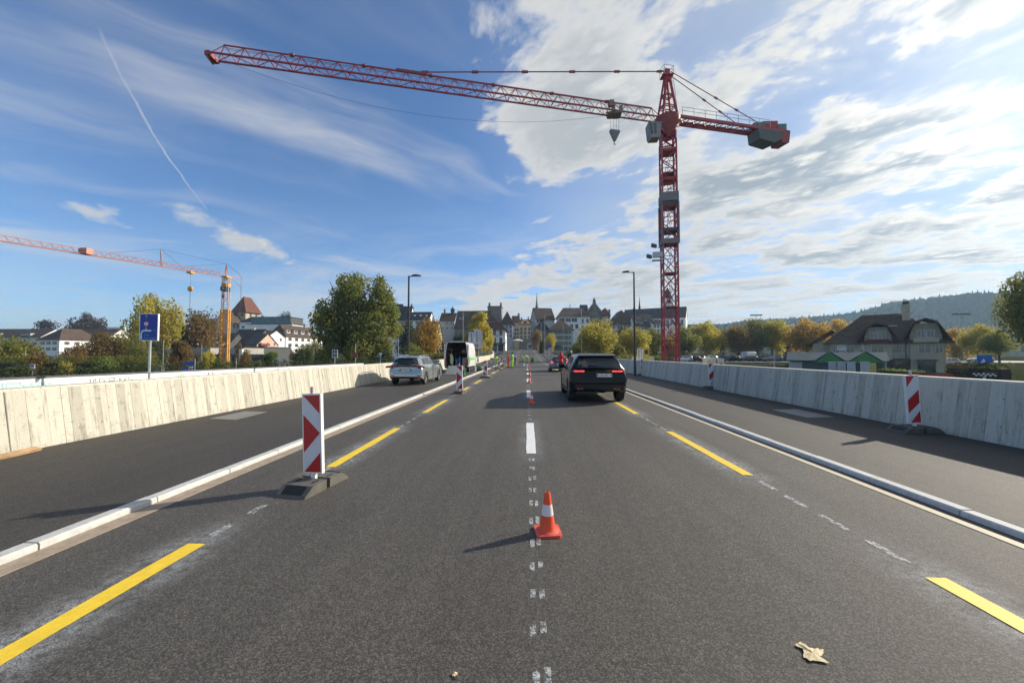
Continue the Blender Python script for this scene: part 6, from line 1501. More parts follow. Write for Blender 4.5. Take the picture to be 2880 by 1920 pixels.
# white shop house with lettering
h = House('white hip-roofed shop house with black lettering at the road', 140, 1346, 1419, 925, 892, 16, 'hip', WL_WHITE, RF_MAROON, name='shop_house', oh=1.0, hipf=.95)
for yy in (935, 957): h.front(yy, 4, 1.05, 1.9, .0, .98)
for yy in (935, 957): h.right(yy, 2, 1.0, 1.8, .1, .95)
z0, z1 = h.zpix(988), h.zpix(968)
for k in range(4): MB().box(h.W * (.02 + .245 * k), h.W * (.02 + .245 * k) + h.W * .2, -.03, -.004, z0, z1).build('shop_window', M_GLASSD, h.t)
MB().box(-.3, h.W + .4, -1.2, .2, h.zpix(966.5), h.zpix(964)).build('shop_awning', WL_DARK, h.t); MB().box(-.1, h.W + .1, -.08, -.01, h.zb, h.zpix(989)).build('plinth', WL_GREY, h.t)
sx = h.W * .64
for k, ch in enumerate('KÜCHE'): lettering('letter', ch, 1.55, mat('letter_black', (.02, .02, .02), .6), h.t, (h.W * .30 + k * h.W * .135, -.03, h.zpix(944.5)))
h.dormer_front(.45, .35, 3.0, 1.4, RF_MAROON)
MB().box(h.W + .02, h.W + .2, -.1, .2, h.zb, h.ze).build('corner_pilaster', WL_GREY, h.t)
h = House('cream house with three bands of windows behind the parasol', 222, 1440, 1460, 906, 889, 12, 'gx', WL_CREAM, RF_MAROON)
for yy in (927, 938.5, 949): h.front(yy, 3, 1.0, 1.5, .02, .98)
h.chimney(.9, .5, 1.5, 1.2)
h = House('yellow cream house with round gable and three rows of windows', 226, 1459, 1495, 912, 899, 12, 'gx', WL_CREAM, RF_MAROON)
for yy in (925, 936, 947.5): h.front(yy, 3, 1.3, 1.9, .06, .98)
b = MB(); zz = h.zpix(911); b.prism([(h.W * .12, -.06, zz), (h.W * .88, -.06, zz), (h.W * .78, -.06, zz + 1.6), (h.W * .62, -.06, zz + 2.5), (h.W * .38, -.06, zz + 2.5), (h.W * .22, -.06, zz + 1.6)], (0, 1.5, 0)); gb = b.build('round_gable', WL_CREAM, h.t); MB().box(h.W * .36, h.W * .64, -.09, -.065, zz + .4, zz + 1.8).build('gable_mural', mat('mural_red', (.25, .06, .04), .7), gb)
MB().box(0, h.W, -.1, -.01, h.zb, h.zpix(953)).build('shopfront', M_GLASSD, h.t); h.chimney(.2, .5, 1.3); h.chimney(.75, .5, 1.6)
# church-like block with flèche
h = House('large pale gabled house under the slender green spire', 205, 1509, 1560, 897, 866.5, 15, 'gx', WL_GREY, RF_BROWN, rz=R(12), oh=.6)
for yy in (903, 919, 936): h.left(yy, 3, 2.6, 1.9, .08, .95)
h.left(886, 1, 1.2, 2.0, .35, .65); h.front(903, 3, 1.6, 1.6, 0, .5)
b = MB(); x, y, z = 2.0, h.D * .5, h.zr - .4
b.lathe([(.75, z), (.75, z + 1.2), (1.05, z + 1.3), (.62, z + 1.9), (.34, z + 4.8), (.1, z + 8.6), (.03, z + 10.2)], (x, y, 0), 8); b.build('spire', mat('copper_green', (.07, .15, .13), .6, metal=.2, var=.2), h.roof)
h = House('wide white building with triple windows behind the sage-green house', 204, 1572, 1660, 889, 865.5, 16, 'hip', WL_WHITE, RF_BROWN, oh=1.0, hipf=.4, name='school_building', cat='building')
h.front(900, 3, 2.9, 2.0, .0, .60); h.front(918, 4, 1.6, 2.4, .0, .66); h.front(903, 2, 1.3, 2.2, .68, 1); h.front(921, 2, 1.3, 2.2, .68, 1); MB().box(h.W * .4, h.W * .42, 7, 7.2, h.zr, h.zr + 1.8).build('weather_vane', M_DARKST, h.roof)
h = House('dark roof house tucked between the pale gable and the sage-green house', 186, 1503, 1546, 928, 900, 14, 'hip', WL_STONE, RF_DARK, hipf=.8); h.front(934, 3, 1.0, 1.3)
h = House('sage-green house with four rows of windows and brown hip roof', 180, 1546, 1611, 927, 899, 13, 'hip', WL_GREEN, RF_BROWN, oh=1.0, hipf=.3, rw=1.2)
for yy in (934, 949.5, 965, 980): h.front(yy, 6, 1.15, 1.9, .04, .76, SHUTG); h.front(yy, 1, 1.0, 1.5, .80, .95)
MB().box(h.W * .05, h.W * .5, -2.2, -.02, h.zpix(973), h.zpix(971)).build('porch_roof', RF_DARK, h.t)
# stepped gable tower
h = House('old brown stone tower house with stepped gable and little turrets', 208, 1650, 1695, 886, 858, 14, 'gy', WL_STONE, RF_DARK, name='tower_house', cat='tower', oh=.2)
for k in range(5):
    z = h.ze - .5 + (h.zr - h.ze) * (k / 4.6); wq = h.W / 2 * (1 - k / 4.8)
    for s in (-1, 1): MB().box(h.W / 2 + s * wq - .65, h.W / 2 + s * wq + .65, -.25, .5, z - 1.5, z + 1.6).build('gable_step', WL_STONE, h.t); MB().lathe([(.30, z + 1.6), (.42, z + 2.0), (.1, z + 2.6)], (h.W / 2 + s * wq, .1, 0), 8).build('finial', WL_STONE, h.t)
MB().box(h.W / 2 - .8, h.W / 2 + .8, -.26, .5, h.zr - .5, h.zr + 2.4).build('gable_top', WL_STONE, h.t); MB().lathe([(.7, h.zr + 2.4), (.8, h.zr + 3.0), (.1, h.zr + 4.2)], (h.W / 2, .1, 0), 8).build('finial', WL_STONE, h.t)
h.front(876, 1, .9, 1.8); h.front(897, 2, .8, 1.2)
h = House('narrow dark roof wing left of the stepped gable', 212, 1637, 1656, 884, 858, 12, 'gx', WL_STONE, RF_DARK)
h = House('narrow white house with red roof right of the stepped gable', 206, 1695, 1717, 888, 868, 12, 'hip', WL_WHITE, RF_RED, hipf=.9); h.front(906, 2, 1.0, 2.0); h.front(893, 3, 1.1, 1.6); h.front(920, 2, 1.0, 2.0); h.chimney(1.0, .4, -1.0, .9, WL_WHITE)
h = House('ochre house with broad brown hip roof beside the right lamp', 196, 1722, 1786, 912, 875, 17, 'hip', WL_CREAM, RF_BROWN, oh=.9, hipf=.55); h.front(921, 6, 1.0, 1.8); h.front(935, 6, 1.0, 1.8); h.dormer_front(.3, .5, 1.2); h.dormer_front(.7, .4, 1.2); h.chimney(.02, .4, .6, .8)
# church
h = House('long white church with dark roof and lit end gable behind the red crane', 235, 1752, 1930, 899, 872, 16, 'gx', WL_WHITE, RF_SLATE, rz=R(-26), name='church', cat='church', oh=.3)
h.front(915, 6, 1.4, 4.0, .55, .98)
b = MB(); x, y, z = h.W * .25, h.D * .5, h.zr - .3; b.lathe([(.6, z), (.6, z + 1.6), (.9, z + 1.7), (.5, z + 2.3), (.22, z + 5.5), (.03, z + 9.0)], (x, y, 0), 8); b.build('ridge_turret', RF_SLATE, h.roof)
a = at(1884, 994, 238); t = thing('church_tower', 'white church tower with clock seen through the red crane mast', 'tower', (a.x, a.y, 0)); zt = at(1884, 838, 238).z
MB().box(-2.6, 2.6, 0, 5.2, 2, zt).build('shaft', WL_WHITE, t); MB().lathe([(3.6, zt), (2.9, zt + 1.6), (2.2, zt + 2.2), (2.0, zt + 4.2), (.9, zt + 5.6), (.1, zt + 7.5)], (0, 2.6, 0), 8).build('cap_roof', RF_MAROON, t); MB().lathe([(.01, -.06), (1.3, -.06), (1.3, 0)], (0, 0, zt - 2.2), 20, 'Y').build('clock_face', WL_DARK, t); MB().box(-.8, .8, -.03, 0, zt - 9.5, zt - 6.5).build('belfry_opening', WL_DARK, t)
for i, (xl, xr, ye, yr, lab, rm, wm, Y) in enumerate(((1787, 1812, 916, 890, 'small house with brown roof and pale dormer left of the crane', RF_BROWN, WL_WHITE, 188), (1811, 1840, 914, 884, 'tall-roofed house with stacked dormers left of the crane', RF_BROWN, WL_BEIGE, 190), (1838, 1866, 910, 899, 'low white house directly left of the crane mast', RF_BROWN, WL_WHITE, 186), (1904, 1922, 917, 906, 'small white lean-to house right of the crane mast', RF_DARK, WL_WHITE, 196))):
    h = House(lab, Y, xl, xr, ye, yr, 12, 'gx', wm, rm); h.front(ye + 8, 3, 1.0, 1.5, 0, 1, SHUTG if i % 2 else None); h.front(ye + 21, 3, 1.0, 1.5); h.dormer_front(.35, .4, 1.6); h.dormer_front(.75, .3, 1.4)
h = House('long low building with bluish roof behind the car park trees', 250, 1938, 2030, 930, 913, 14, 'gx', WL_GREY, RF_SLATE)
h = House('grey hall building behind the yellow trees at the right', 150, 2690, 2760, 958, 944, 16, 'gx', WL_GREY, RF_SLATE)

# ---- old customs house at the right
def customs_house():
    rz = R(-42); h = House('large old house with brown hip roofs and tall chimney beside the kiosk', 76, 2334, 2660, 962, 893, 12.5, 'hip', WL_BEIGE, RF_BROWN, rz=rz, name='old_house', base=-2.6, oh=1.1, hipf=.75); t = h.t; W2, D, ze, zr = h.W, h.D, h.ze, h.zr
    # cross gables with their own roofs
    for fx, w, zt, lab in ((.455, 3.6, zr - 2.1, 1), (.85, 3.8, zr - 1.7, 2)):
        x = W2 * fx; zw = ze + .9
        MB().box(x - w / 2, x + w / 2, -.5, 4.5, h.zb, ze - .6).build('bay_wall', WL_BEIGE, t)
        MB().prism([(x - w / 2 - .02, -.52, ze - .59), (x + w / 2 + .02, -.52, ze - .59), (x + w / 2, -.52, zw), (x + w * .34, -.52, zt - .7), (x - w * .34, -.52, zt - .7), (x - w / 2, -.52, zw)], (0, 5, 0)).build('gable_wall', mat('gable_shingle', (.32, .27, .19), .9, var=.2), t)
        r = MB(); o = 1.0
        prof = [(x - w / 2 - o, zw - 1.1), (x - w * .36, zt - .7), (x, zt - .1), (x + w * .36, zt - .7), (x + w / 2 + o, zw - 1.1)]
        up = [(px_, z + .28) for px_, z in prof][::-1]
        r.prism([(px_, -1.4, z) for px_, z in prof + up], (0, 6.2, 0)); r.build('gable_roof', RF_BROWN, h.roof)
        for k in (-.55, .55): put_window(t, (x + k, -.54, zw + .25), 0, .85, 1.2, None)
        MB().box(x - 1.5, x + 1.5, -.95, -.5, zw - 1.25, zw - .5).build('gable_balcony', mat('balcony_dark_red', (.12, .03, .03), .7) if lab == 1 else WL_BEIGE, t)
    zf = ze - 1.35
    for fx, w in ((.06, 1.0), (.20, 1.0), (.33, .9), (.45, 1.6), (.59, 1.0), (.66, 1.0), (.735, .8), (.84, 1.4), (.95, .8)): put_window(t, (W2 * fx, -.02 if abs(fx - .455) > .1 and abs(fx - .85) > .1 else -.52, zf), 0, w, 1.5, None)
    for k in range(3):
        b = MB(); x = W2 * (.405 + .075 * k); pts = [(x - .42, -.53, -1.4), (x + .42, -.53, -1.4)] + [(x + .42 * math.cos(a), -.53, .15 + .42 * math.sin(a)) for a in [math.pi * i / 8 for i in range(9)]]
        b.poly(pts); b.build('arched_door', mat('door_dark_red', (.07, .02, .02), .6), t)
    for f0, f1 in ((.24, .345), (.60, .71), (.78, .92)): MB().box(W2 * f0, W2 * f1, -.04 if f1 < .7 else -.56, -.005, -1.6, .55).build('shop_opening', M_GLASSD, t); MB().prism([(W2 * f0 - .2, -1.3, .35), (W2 * f0 - .2, -.02, .75), (W2 * f0 - .2, -.02, .8), (W2 * f0 - .2, -1.3, .4)], (W2 * (f1 - f0) + .4, 0, 0)).build('awning', WL_DARK, t)
    for fx, L in ((.30, 1.6), (.46, 2.4)): MB().box(W2 * fx - L / 2, W2 * fx + L / 2, -.54, -.50, zf - 1.45, zf - 1.2).build('name_board', WL_DARK, t)
    for fx in (.375, .56, .69): MB().tube([(W2 * fx, -.1, -1.6), (W2 * fx, -.1, ze)], .06, 6).build('downpipe', WL_DARK, t)
    for fx, m_ in ((.12, WL_WHITE), (.355, WL_WHITE)): MB().box(W2 * fx - .7, W2 * fx + .7, -.07, -.03, zf - .3, zf + .9).build('banner_board', m_, t)
    MB().box(W2 * .68, W2 * .68 + 1.1, 4.4, 5.5, zr - 3, zr + 1.6).build('chimney', WL_SAND, t); MB().box(W2 * .68 + .15, W2 * .68 + .95, 4.55, 5.35, zr + 1.61, zr + 2.1).build('chimney_pot', RF_DARK, t)
    MB().box(W2 * .545, W2 * .63, 3.0, 3.2, zr - 3.6, zr - 2.4).build('skylight', WL_CREAM, h.roof)
    MB().prism([(-2.8, 2, h.zb), (0, 2, h.zb), (0, 2, ze + .2), (-2.8, 2, ze - .2)], (0, 8, 0)).build('side_wing', WL_BEIGE, t)
    MB().prism([(-3.8, 1.2, ze - .8), (.4, 1.2, ze + 2.4), (.4, 1.2, ze + 2.6), (-3.8, 1.2, ze - .55)], (0, 9.8, 0)).build('side_wing_roof', RF_BROWN, h.roof)
    for yy in (3.5, 6, 8.5): put_window(t, (-2.82, yy, zf), R(-90), 1.0, 1.4, None)
customs_house()

# ---- kiosk with green gables
def kiosk():
    p = at(2222, 994, 66); rz = R(-38); t = thing('kiosk', 'low kiosk with blue-grey roof and two green gables', 'kiosk', (p.x, p.y, 0), rz); W2 = 11.5; GRN = mat('kiosk_green', (.03, .19, .05), .6); TIN = mat('kiosk_tin', (.09, .13, .14), .7, metal=0, var=.2, scale=.6)
    MB().box(0, W2, 0, 4, -2.6, .55).build('wall', mat('kiosk_wall', (.07, .10, .10), .7), t)
    MB().prism([(-.5, -1.0, .45), (-.5, 2, 1.75), (-.5, 5, .45), (-.5, 5, .55), (-.5, 2, 1.87), (-.5, -1.0, .55)], (W2 + 1, 0, 0)).build('roof', TIN, t)
    for k in range(9): MB().box(W2 * k / 9 - .03, W2 * k / 9 + .03, -.9, -.86, .57, .62).build('roof_batten', WL_GREY, t)
    for x in (5.2, 9.4):
        MB().prism([(x - 1.7, -1.25, .42), (x + 1.7, -1.25, .42), (x, -1.25, 1.85)], (0, .12, 0)).build('green_gable', GRN, t); MB().prism([(x - 1.95, -1.3, .40), (x, -1.3, 1.95), (x + 1.95, -1.3, .40), (x + 1.95, -1.3, .50), (x, -1.3, 2.07), (x - 1.95, -1.3, .50)], (0, 3.2, 0)).build('gable_roof', TIN, t)
    MB().box(3.2, W2 + .3, -1.3, -1.2, .18, .36).build('green_fascia', GRN, t)
    for k, m_ in enumerate((mat('poster_blue', (.05, .12, .2), .6), mat('poster_orange', (.42, .2, .08), .6), WL_DARK, mat('poster_red', (.3, .06, .08), .6))): MB().box(4.2 + 1.8 * k, 5.3 + 1.8 * k, -.08, -.01, -1.3, -.1).build('counter_panel', m_, t)
    MB().box(-.2, 1.6, -.06, -.01, -1.2, .2).build('side_shutter', WL_GREY, t)
kiosk()
for i, (px, Y) in enumerate(((2340, 52), (2366, 51), (2393, 50), (2431, 49))):
    q = at(px, 994, Y); zt = at(px, 1019, Y).z; o = thing('stone_bollard', ['pale square bollard left of the kiosk\'s orange panel', 'pale square bollard before the kiosk\'s dark panel', 'pale square bollard before the kiosk\'s right end', 'pale square bollard beside the yellow box by the old house'][i], 'bollard', (q.x, q.y, -1.6), R(-38), 'pale bollards before the kiosk')
    MB().prism([(-.42, -.25, 0), (.42, -.25, 0), (.40, -.25, zt + 1.6), (-.40, -.25, zt + 1.6)], (0, .5, 0)).build('shaft', mat('bollard_stone', (.42, .45, .46), .8), o); MB().box(-.46, .46, -.29, .29, zt + 1.6, zt + 1.68).build('cap', WL_GREY, o)
q = at(2446, 994, 55); o = MB().box(-.6, .6, -.3, .3, -2, 0).build('letter_box', mat('box_yellow', (.45, .40, .10), .6)); o.location = (q.x, q.y, .25); o.rotation_euler = (0, 0, R(-38)); tag(o, 'dull yellow box standing by the old house wall', 'box')
# ================================================================== TREES, HILL
def leaf_mat(name, a, b_, c_, tr=.48):
    m_ = bpy.data.materials.new(name); m_.use_nodes = True; t = m_.node_tree; n = NT(t); b = t.nodes['Principled BSDF']; out = t.nodes['Material Output']
    tc = n.node('ShaderNodeTexCoord').outputs['Object']; oi = n.node('ShaderNodeObjectInfo').outputs['Random']
    p = n.v('ADD', tc, n.xyz(n.m('MULTIPLY', oi, 31), 0, 0))
    k = n.noise(p, 3.2, 4, .6); k2 = n.noise(p, 40, 2, .6)
    col = n.mix(n.rng(k, .36, .64), c4(a), c4(b_)); col = n.mix(n.rng(n.noise(p, 5.5, 3, .6), .52, .70, 0, .85), col, c4(c_))
    col = n.v('SCALE', col, n.m('MULTIPLY', n.rng(k2, .25, .75, .55, 1.5), n.rng(oi, 0, 1, .85, 1.15)))
    n.put(b.inputs['Base Color'], col); b.inputs['Roughness'].default_value = .6 if tr else 1; b.inputs['Specular IOR Level'].default_value = .25 if tr else 0
    tl = n.node('ShaderNodeBsdfTranslucent', {'Color': n.v('SCALE', col, 1.5)}); ms = n.node('ShaderNodeMixShader', {0: tr}); t.links.new(b.outputs[0], ms.inputs[1]); t.links.new(tl.outputs[0], ms.inputs[2]); t.links.new(ms.outputs[0], out.inputs[0])
    return m_
LF = {'olive': leaf_mat('leaf_olive', (0.113, 0.140, 0.031), (0.215, 0.208, 0.046), (0.271, 0.192, 0.050)), 'yellow': leaf_mat('leaf_yellow', (0.271, 0.260, 0.041), (0.452, 0.384, 0.056), (0.430, 0.250, 0.046)), 'dark': leaf_mat('leaf_dark', (0.042, 0.060, 0.022), (0.075, 0.094, 0.030), (0.104, 0.085, 0.034)),
      'brown': leaf_mat('leaf_brown', (0.160, 0.117, 0.038), (0.246, 0.160, 0.046), (0.208, 0.113, 0.038)), 'orange': leaf_mat('leaf_orange', (0.338, 0.227, 0.041), (0.452, 0.295, 0.056), (0.317, 0.160, 0.035)), 'green': leaf_mat('leaf_green', (0.085, 0.142, 0.026), (0.142, 0.189, 0.034), (0.246, 0.217, 0.038)),
      'purple': leaf_mat('leaf_purple', (0.053, 0.038, 0.033), (0.085, 0.056, 0.038), (0.056, 0.064, 0.030)), 'conifer': leaf_mat('leaf_conifer', (0.022, 0.046, 0.029), (0.038, 0.064, 0.038), (0.056, 0.075, 0.038), .1), 'plane': leaf_mat('leaf_plane', (0.113, 0.151, 0.026), (0.217, 0.222, 0.042), (0.302, 0.246, 0.053))}
BARK = mat('bark', (.055, .043, .032), .9, var=.3, scale=6, bump=.5, bscale=14)
def crown_mesh(seed, n, lobes, leaf, zc=.62, rx=.40, rzv=.38, lobe=(.16, .26), tall=1.0, inner=.25, explicit=None):
    rg = random.Random(seed); L = []
    if explicit:
        for x, z, r in explicit:
            for k in range(3):
                a = rg.uniform(-.30, .30) * (1 if k else .3); L.append((Vector((x * .9 + rg.uniform(-.03, .03), a, z + rg.uniform(-.03, .03))), r * rg.uniform(1.0, 1.4)))
    else:
        for i in range(lobes):
            while True:
                v = Vector((rg.uniform(-1, 1), rg.uniform(-1, 1), rg.uniform(-1, 1)))
                if .35 < v.length < 1: break
            r = rg.uniform(*lobe) * rg.choice((.55, .8, 1.0, 1.0)); v = v * (1 - r * .6) * rg.uniform(.85, 1.12)
            if v.z < -.3: v.x *= .85; v.y *= .85
            L.append((Vector((v.x * rx, v.y * rx, min(zc + v.z * rzv, .985 - r * .6))), r))
    LW = [r * r for c, r in L]
    vs = []; fs = []
    for i in range(n):
        c, r = rg.choices(L, LW)[0]
        d = Vector((rg.gauss(0, 1), rg.gauss(0, 1), rg.gauss(0, 1))).normalized()
        rad = r * (rg.uniform(.72, 1.08) if rg.random() > inner else rg.uniform(.2, .8))
        if rg.random() < .06: rad *= rg.uniform(1.05, 1.35)
        p = c + Vector((d.x * rad, d.y * rad, d.z * rad * .85))
        nn = (d + Vector((rg.gauss(0, .7), rg.gauss(0, .7), rg.gauss(0, .7) + .25))).normalized()
        u = nn.orthogonal().normalized(); u.rotate(Matrix.Rotation(rg.uniform(0, 6.28), 3, nn)); w = nn.cross(u); s = leaf * rg.uniform(.6, 1.35)
        k = len(vs); vs += [p - u * s * .55, p + w * s * .42 + nn * s * .12, p + u * s * .55, p - w * s * .42 + nn * s * .12]; fs.append((k, k + 1, k + 2, k + 3))
    me = bpy.data.meshes.new('crown'); me.from_pydata([tuple(v) for v in vs], [], fs); me.materials.append(None); return me
def trunk_mesh(seed, zc=.62, rx=.40, base_r=.028, fork=.30, nl=9, stems=1, top=.86):
    rg = random.Random(seed); b = MB()
    for s in range(stems):
        ox = 0 if stems == 1 else rg.uniform(-.05, .05); lean = 0 if stems == 1 else (s - (stems - 1) / 2) * .16
        pts = [(ox * .3, 0, -.05), (ox * .6 + lean * .2, 0, fork * .6), (ox + lean * .6, rg.uniform(-.02, .02), fork + .1), (ox + lean + rg.uniform(-.03, .03), rg.uniform(-.03, .03), zc), (ox + lean * 1.2, rg.uniform(-.04, .04), top)]
        b.tube(pts, [base_r * 1.25, base_r, base_r * .8, base_r * .45, base_r * .12], 8)
        for i in range(nl):
            f = rg.uniform(fork, zc + .08); a = rg.uniform(0, 6.28); L = rg.uniform(.5, .95) * rx; x0 = ox + lean * min(f / zc, 1)
            p0 = Vector((x0, 0, f)); p2 = Vector((x0 + L * math.cos(a), L * math.sin(a), f + rg.uniform(.08, .30))); p1 = (p0 + p2) / 2 + Vector((0, 0, rg.uniform(-.02, .05)))
            b.tube([p0, p1, p2], [base_r * .5, base_r * .32, base_r * .08], 6)
            for j in range(2): q = p1 + Vector((rg.uniform(-.12, .12), rg.uniform(-.12, .12), rg.uniform(.04, .16))); b.tube([p1, q], [base_r * .24, base_r * .05], 5)
    return b.mesh('trunk', [BARK], 60)
TP = {}
for i in range(3): TP['oval%d' % i] = (crown_mesh(10 + i, 6500, 42, .038, .58, .44, .42, (.15, .25)), trunk_mesh(20 + i))
for i in range(2): TP['wide%d' % i] = (crown_mesh(30 + i, 7500, 46, .040, .58, .57, .40, (.15, .25)), trunk_mesh(40 + i, rx=.5, fork=.22))
TP['tall'] = (crown_mesh(50, 5500, 40, .034, .56, .25, .44, (.09, .15)), trunk_mesh(51, rx=.22, fork=.2, base_r=.02))
for i in range(2): TP['shrub%d' % i] = (crown_mesh(60 + i, 5000, 34, .055, .48, .54, .50, (.16, .28)), trunk_mesh(62 + i, .45, .45, .02, .08, 7))
TP['bare'] = (crown_mesh(70, 1100, 22, .045, .62, .42, .36, (.14, .22)), trunk_mesh(71, nl=18, fork=.22))
TP['plane'] = (crown_mesh(80, 24000, 0, .021, inner=.30, explicit=[(-.02, .93, .06), (-.10, .86, .085), (.04, .83, .075), (.27, .92, .05), (.25, .85, .075), (.36, .80, .065), (-.25, .78, .08), (-.34, .68, .09), (-.10, .72, .12), (.10, .71, .10), (.30, .70, .11), (.43, .66, .06), (-.40, .56, .08), (-.20, .56, .13), (.05, .55, .14), (.30, .53, .12), (.45, .50, .06), (-.37, .43, .07), (-.15, .41, .11), (.12, .38, .11), (.34, .38, .09), (-.28, .30, .06), (.31, .27, .07), (0, .29, .07), (-.44, .62, .05), (.47, .58, .05)]), trunk_mesh(81, rx=.36, fork=.16, nl=16, stems=3, base_r=.022, top=.90))
TP['big'] = (crown_mesh(90, 20000, 70, .024, .56, .46, .45, (.11, .20), inner=.3), trunk_mesh(91, rx=.4, fork=.2, nl=14))
def conifer_proto():
    rg = random.Random(99); vs = []; fs = []
    for i in range(3000):
        z = .06 + .92 * rg.random() ** .85; tier = (math.floor(z * 11) + .8 - (z * 11) % 1 * .8) / 11
        r = .20 * (1 - tier) * rg.uniform(.25, 1.05) + .01; a = rg.uniform(0, 6.28); p = Vector((r * math.cos(a), r * math.sin(a), z - r * .25)); s = .035 * rg.uniform(.6, 1.3); u = Vector((math.cos(a), math.sin(a), -.35)).normalized(); w = Vector((-math.sin(a), math.cos(a), rg.uniform(-.3, .3)))
        k = len(vs); vs += [p - u * s, p + w * s * .5, p + u * s, p - w * s * .5]; fs.append((k, k + 1, k + 2, k + 3))
    me = bpy.data.meshes.new('crown'); me.from_pydata([tuple(v) for v in vs], [], fs); me.materials.append(None); return me
b = MB(); b.tube([(0, 0, -.02), (0, 0, .5), (0, 0, .97)], [.018, .010, .002], 7); TP['conifer'] = (conifer_proto(), b.mesh('trunk', [BARK], 60))
TREE_I = [0]
def tree(px, ytop, Y, wpx, proto, lf, label, zbase=None, name='tree', cat='tree', group=None):
    q = at(px, 994, Y); zb = z_terr(q.x, q.y) if zbase is None else zbase; H = at(px, ytop, Y).z - zb; wd = wpx / 1040.0 * Y
    cm, tm = TP[proto]; spread = {'oval': .94, 'wide': 1.2, 'tall': .54, 'shrub': 1.2, 'bare': .94, 'plane': .92, 'big': 1.05, 'conifer': .42}[proto.rstrip('0123456789')]
    s = wd / spread; TREE_I[0] += 1
    t = thing(name, label, cat, (q.x, q.y, zb), R(TREE_I[0] * 67 % 360) if proto != 'plane' else R(12), group)
    H /= {'plane': 1.0}.get(proto, .985)
    c = link('crown', cm, t); c.material_slots[0].link = 'OBJECT'; c.material_slots[0].material = LF[lf]; c.scale = (s, s, H)
    tr = link('trunk', tm, t); tr.scale = (s if proto not in ('shrub0', 'shrub1') else s * .7, s, H)
    return t
T = tree
# left bank, front belt of bushes
T(38, 948, 62, 130, 'shrub0', 'olive', 'olive tree-like bush at the far end of the graffiti wall'); T(100, 990, 58, 90, 'shrub1', 'brown', 'brownish bush below the shaded white house wing'); T(150, 1004, 66, 90, 'shrub0', 'dark', 'dark bush below the corner house'); T(185, 1018, 55, 50, 'shrub1', 'yellow', 'yellow-green bush above the graffiti lettering', cat='bush', name='bush')
T(222, 975, 72, 90, 'oval0', 'brown', 'brown autumn tree in front of the white house with balconies'); T(285, 938, 76, 100, 'oval1', 'brown', 'tall brown tree covering the right house wing'); T(300, 1005, 58, 80, 'shrub0', 'green', 'green bush left of the blue sign pole', cat='bush', name='bush'); T(345, 940, 80, 110, 'oval2', 'olive', 'olive tree just left of the blue direction sign'); T(352, 1012, 56, 70, 'shrub1', 'olive', 'low olive bush beneath the blue direction sign', cat='bush', name='bush'); T(395, 975, 70, 90, 'oval0', 'olive', 'olive tree right behind the blue sign pole'); T(255, 1018, 52, 60, 'shrub1', 'dark', 'low dark bush above the black graffiti letters', cat='bush', name='bush'); T(420, 1018, 60, 50, 'shrub0', 'green', 'low green bush right of the blue sign pole', cat='bush', name='bush')
T(60, 1022, 50, 70, 'shrub0', 'dark', 'low dark bush above the teal graffiti', cat='bush', name='bush'); T(-40, 930, 66, 120, 'oval1', 'olive', 'olive tree at the left end of the white wall')
T(132, 899, 238, 75, 'bare', 'purple', 'thin bluish bare tree on the ridge behind the roofs'); T(242, 884, 222, 92, 'wide0', 'purple', 'round dark purple tree rising behind the brown roofs')
T(428, 832, 105, 145, 'wide1', 'yellow', 'large yellow-green tree towering behind the blue sign'); T(478, 905, 112, 100, 'oval1', 'dark', 'dark tree in the shade right of the blue sign'); T(556, 874, 118, 120, 'oval2', 'brown', 'tall brownish-green tree left of the yellow crane'); T(508, 952, 84, 52, 'tall', 'brown', 'narrow brown tree between the two canopies'); T(440, 960, 92, 70, 'oval0', 'dark', 'dark tree behind the small canopy')
T(585, 986, 76, 46, 'shrub0', 'yellow', 'yellow-green young tree at the foot of the yellow crane'); T(612, 1004, 74, 30, 'shrub1', 'green', 'green bush directly left of the yellow crane base', cat='bush', name='bush'); T(642, 1012, 78, 26, 'shrub0', 'yellow', 'small yellowish bush right of the yellow crane base', cat='bush', name='bush'); T(676, 962, 98, 30, 'bare', 'brown', 'bare brown sapling above the white slatted pillar'); T(692, 985, 84, 34, 'oval0', 'brown', 'brown-leaved young tree right of the white pillar'); T(730, 1014, 80, 34, 'shrub1', 'olive', 'low olive bush before the dark panelled building', cat='bush', name='bush'); T(762, 984, 82, 44, 'tall', 'green', 'slim dark green tree before the timber-clad wall'); T(850, 974, 86, 56, 'oval2', 'dark', 'dark young tree before the sunlit white facade'); T(826, 985, 92, 30, 'bare', 'brown', 'sparse brown sapling before the sunlit white facade')
T(880, 962, 100, 62, 'oval1', 'olive', 'olive tree between the white facade and the plane tree'); T(905, 985, 80, 50, 'shrub1', 'dark', 'dark bush beside the thin pale pole', cat='bush', name='bush'); T(797, 878, 262, 48, 'wide0', 'conifer', 'dark cedar behind the museum roof'); T(738, 889, 258, 16, 'oval1', 'dark', 'small round tree beside the castle tower')
T(1005, 770, 70, 232, 'plane', 'plane', 'huge plane tree with twin tops left of the lamp'); T(905, 1000, 66, 60, 'shrub0', 'olive', 'olive bush at the left foot of the plane tree', cat='bush', name='bush'); T(1090, 985, 64, 70, 'shrub1', 'dark', 'dark bush at the right foot of the plane tree', cat='bush', name='bush'); T(1030, 1000, 62, 80, 'shrub0', 'dark', 'dark bush under the plane tree', cat='bush', name='bush')
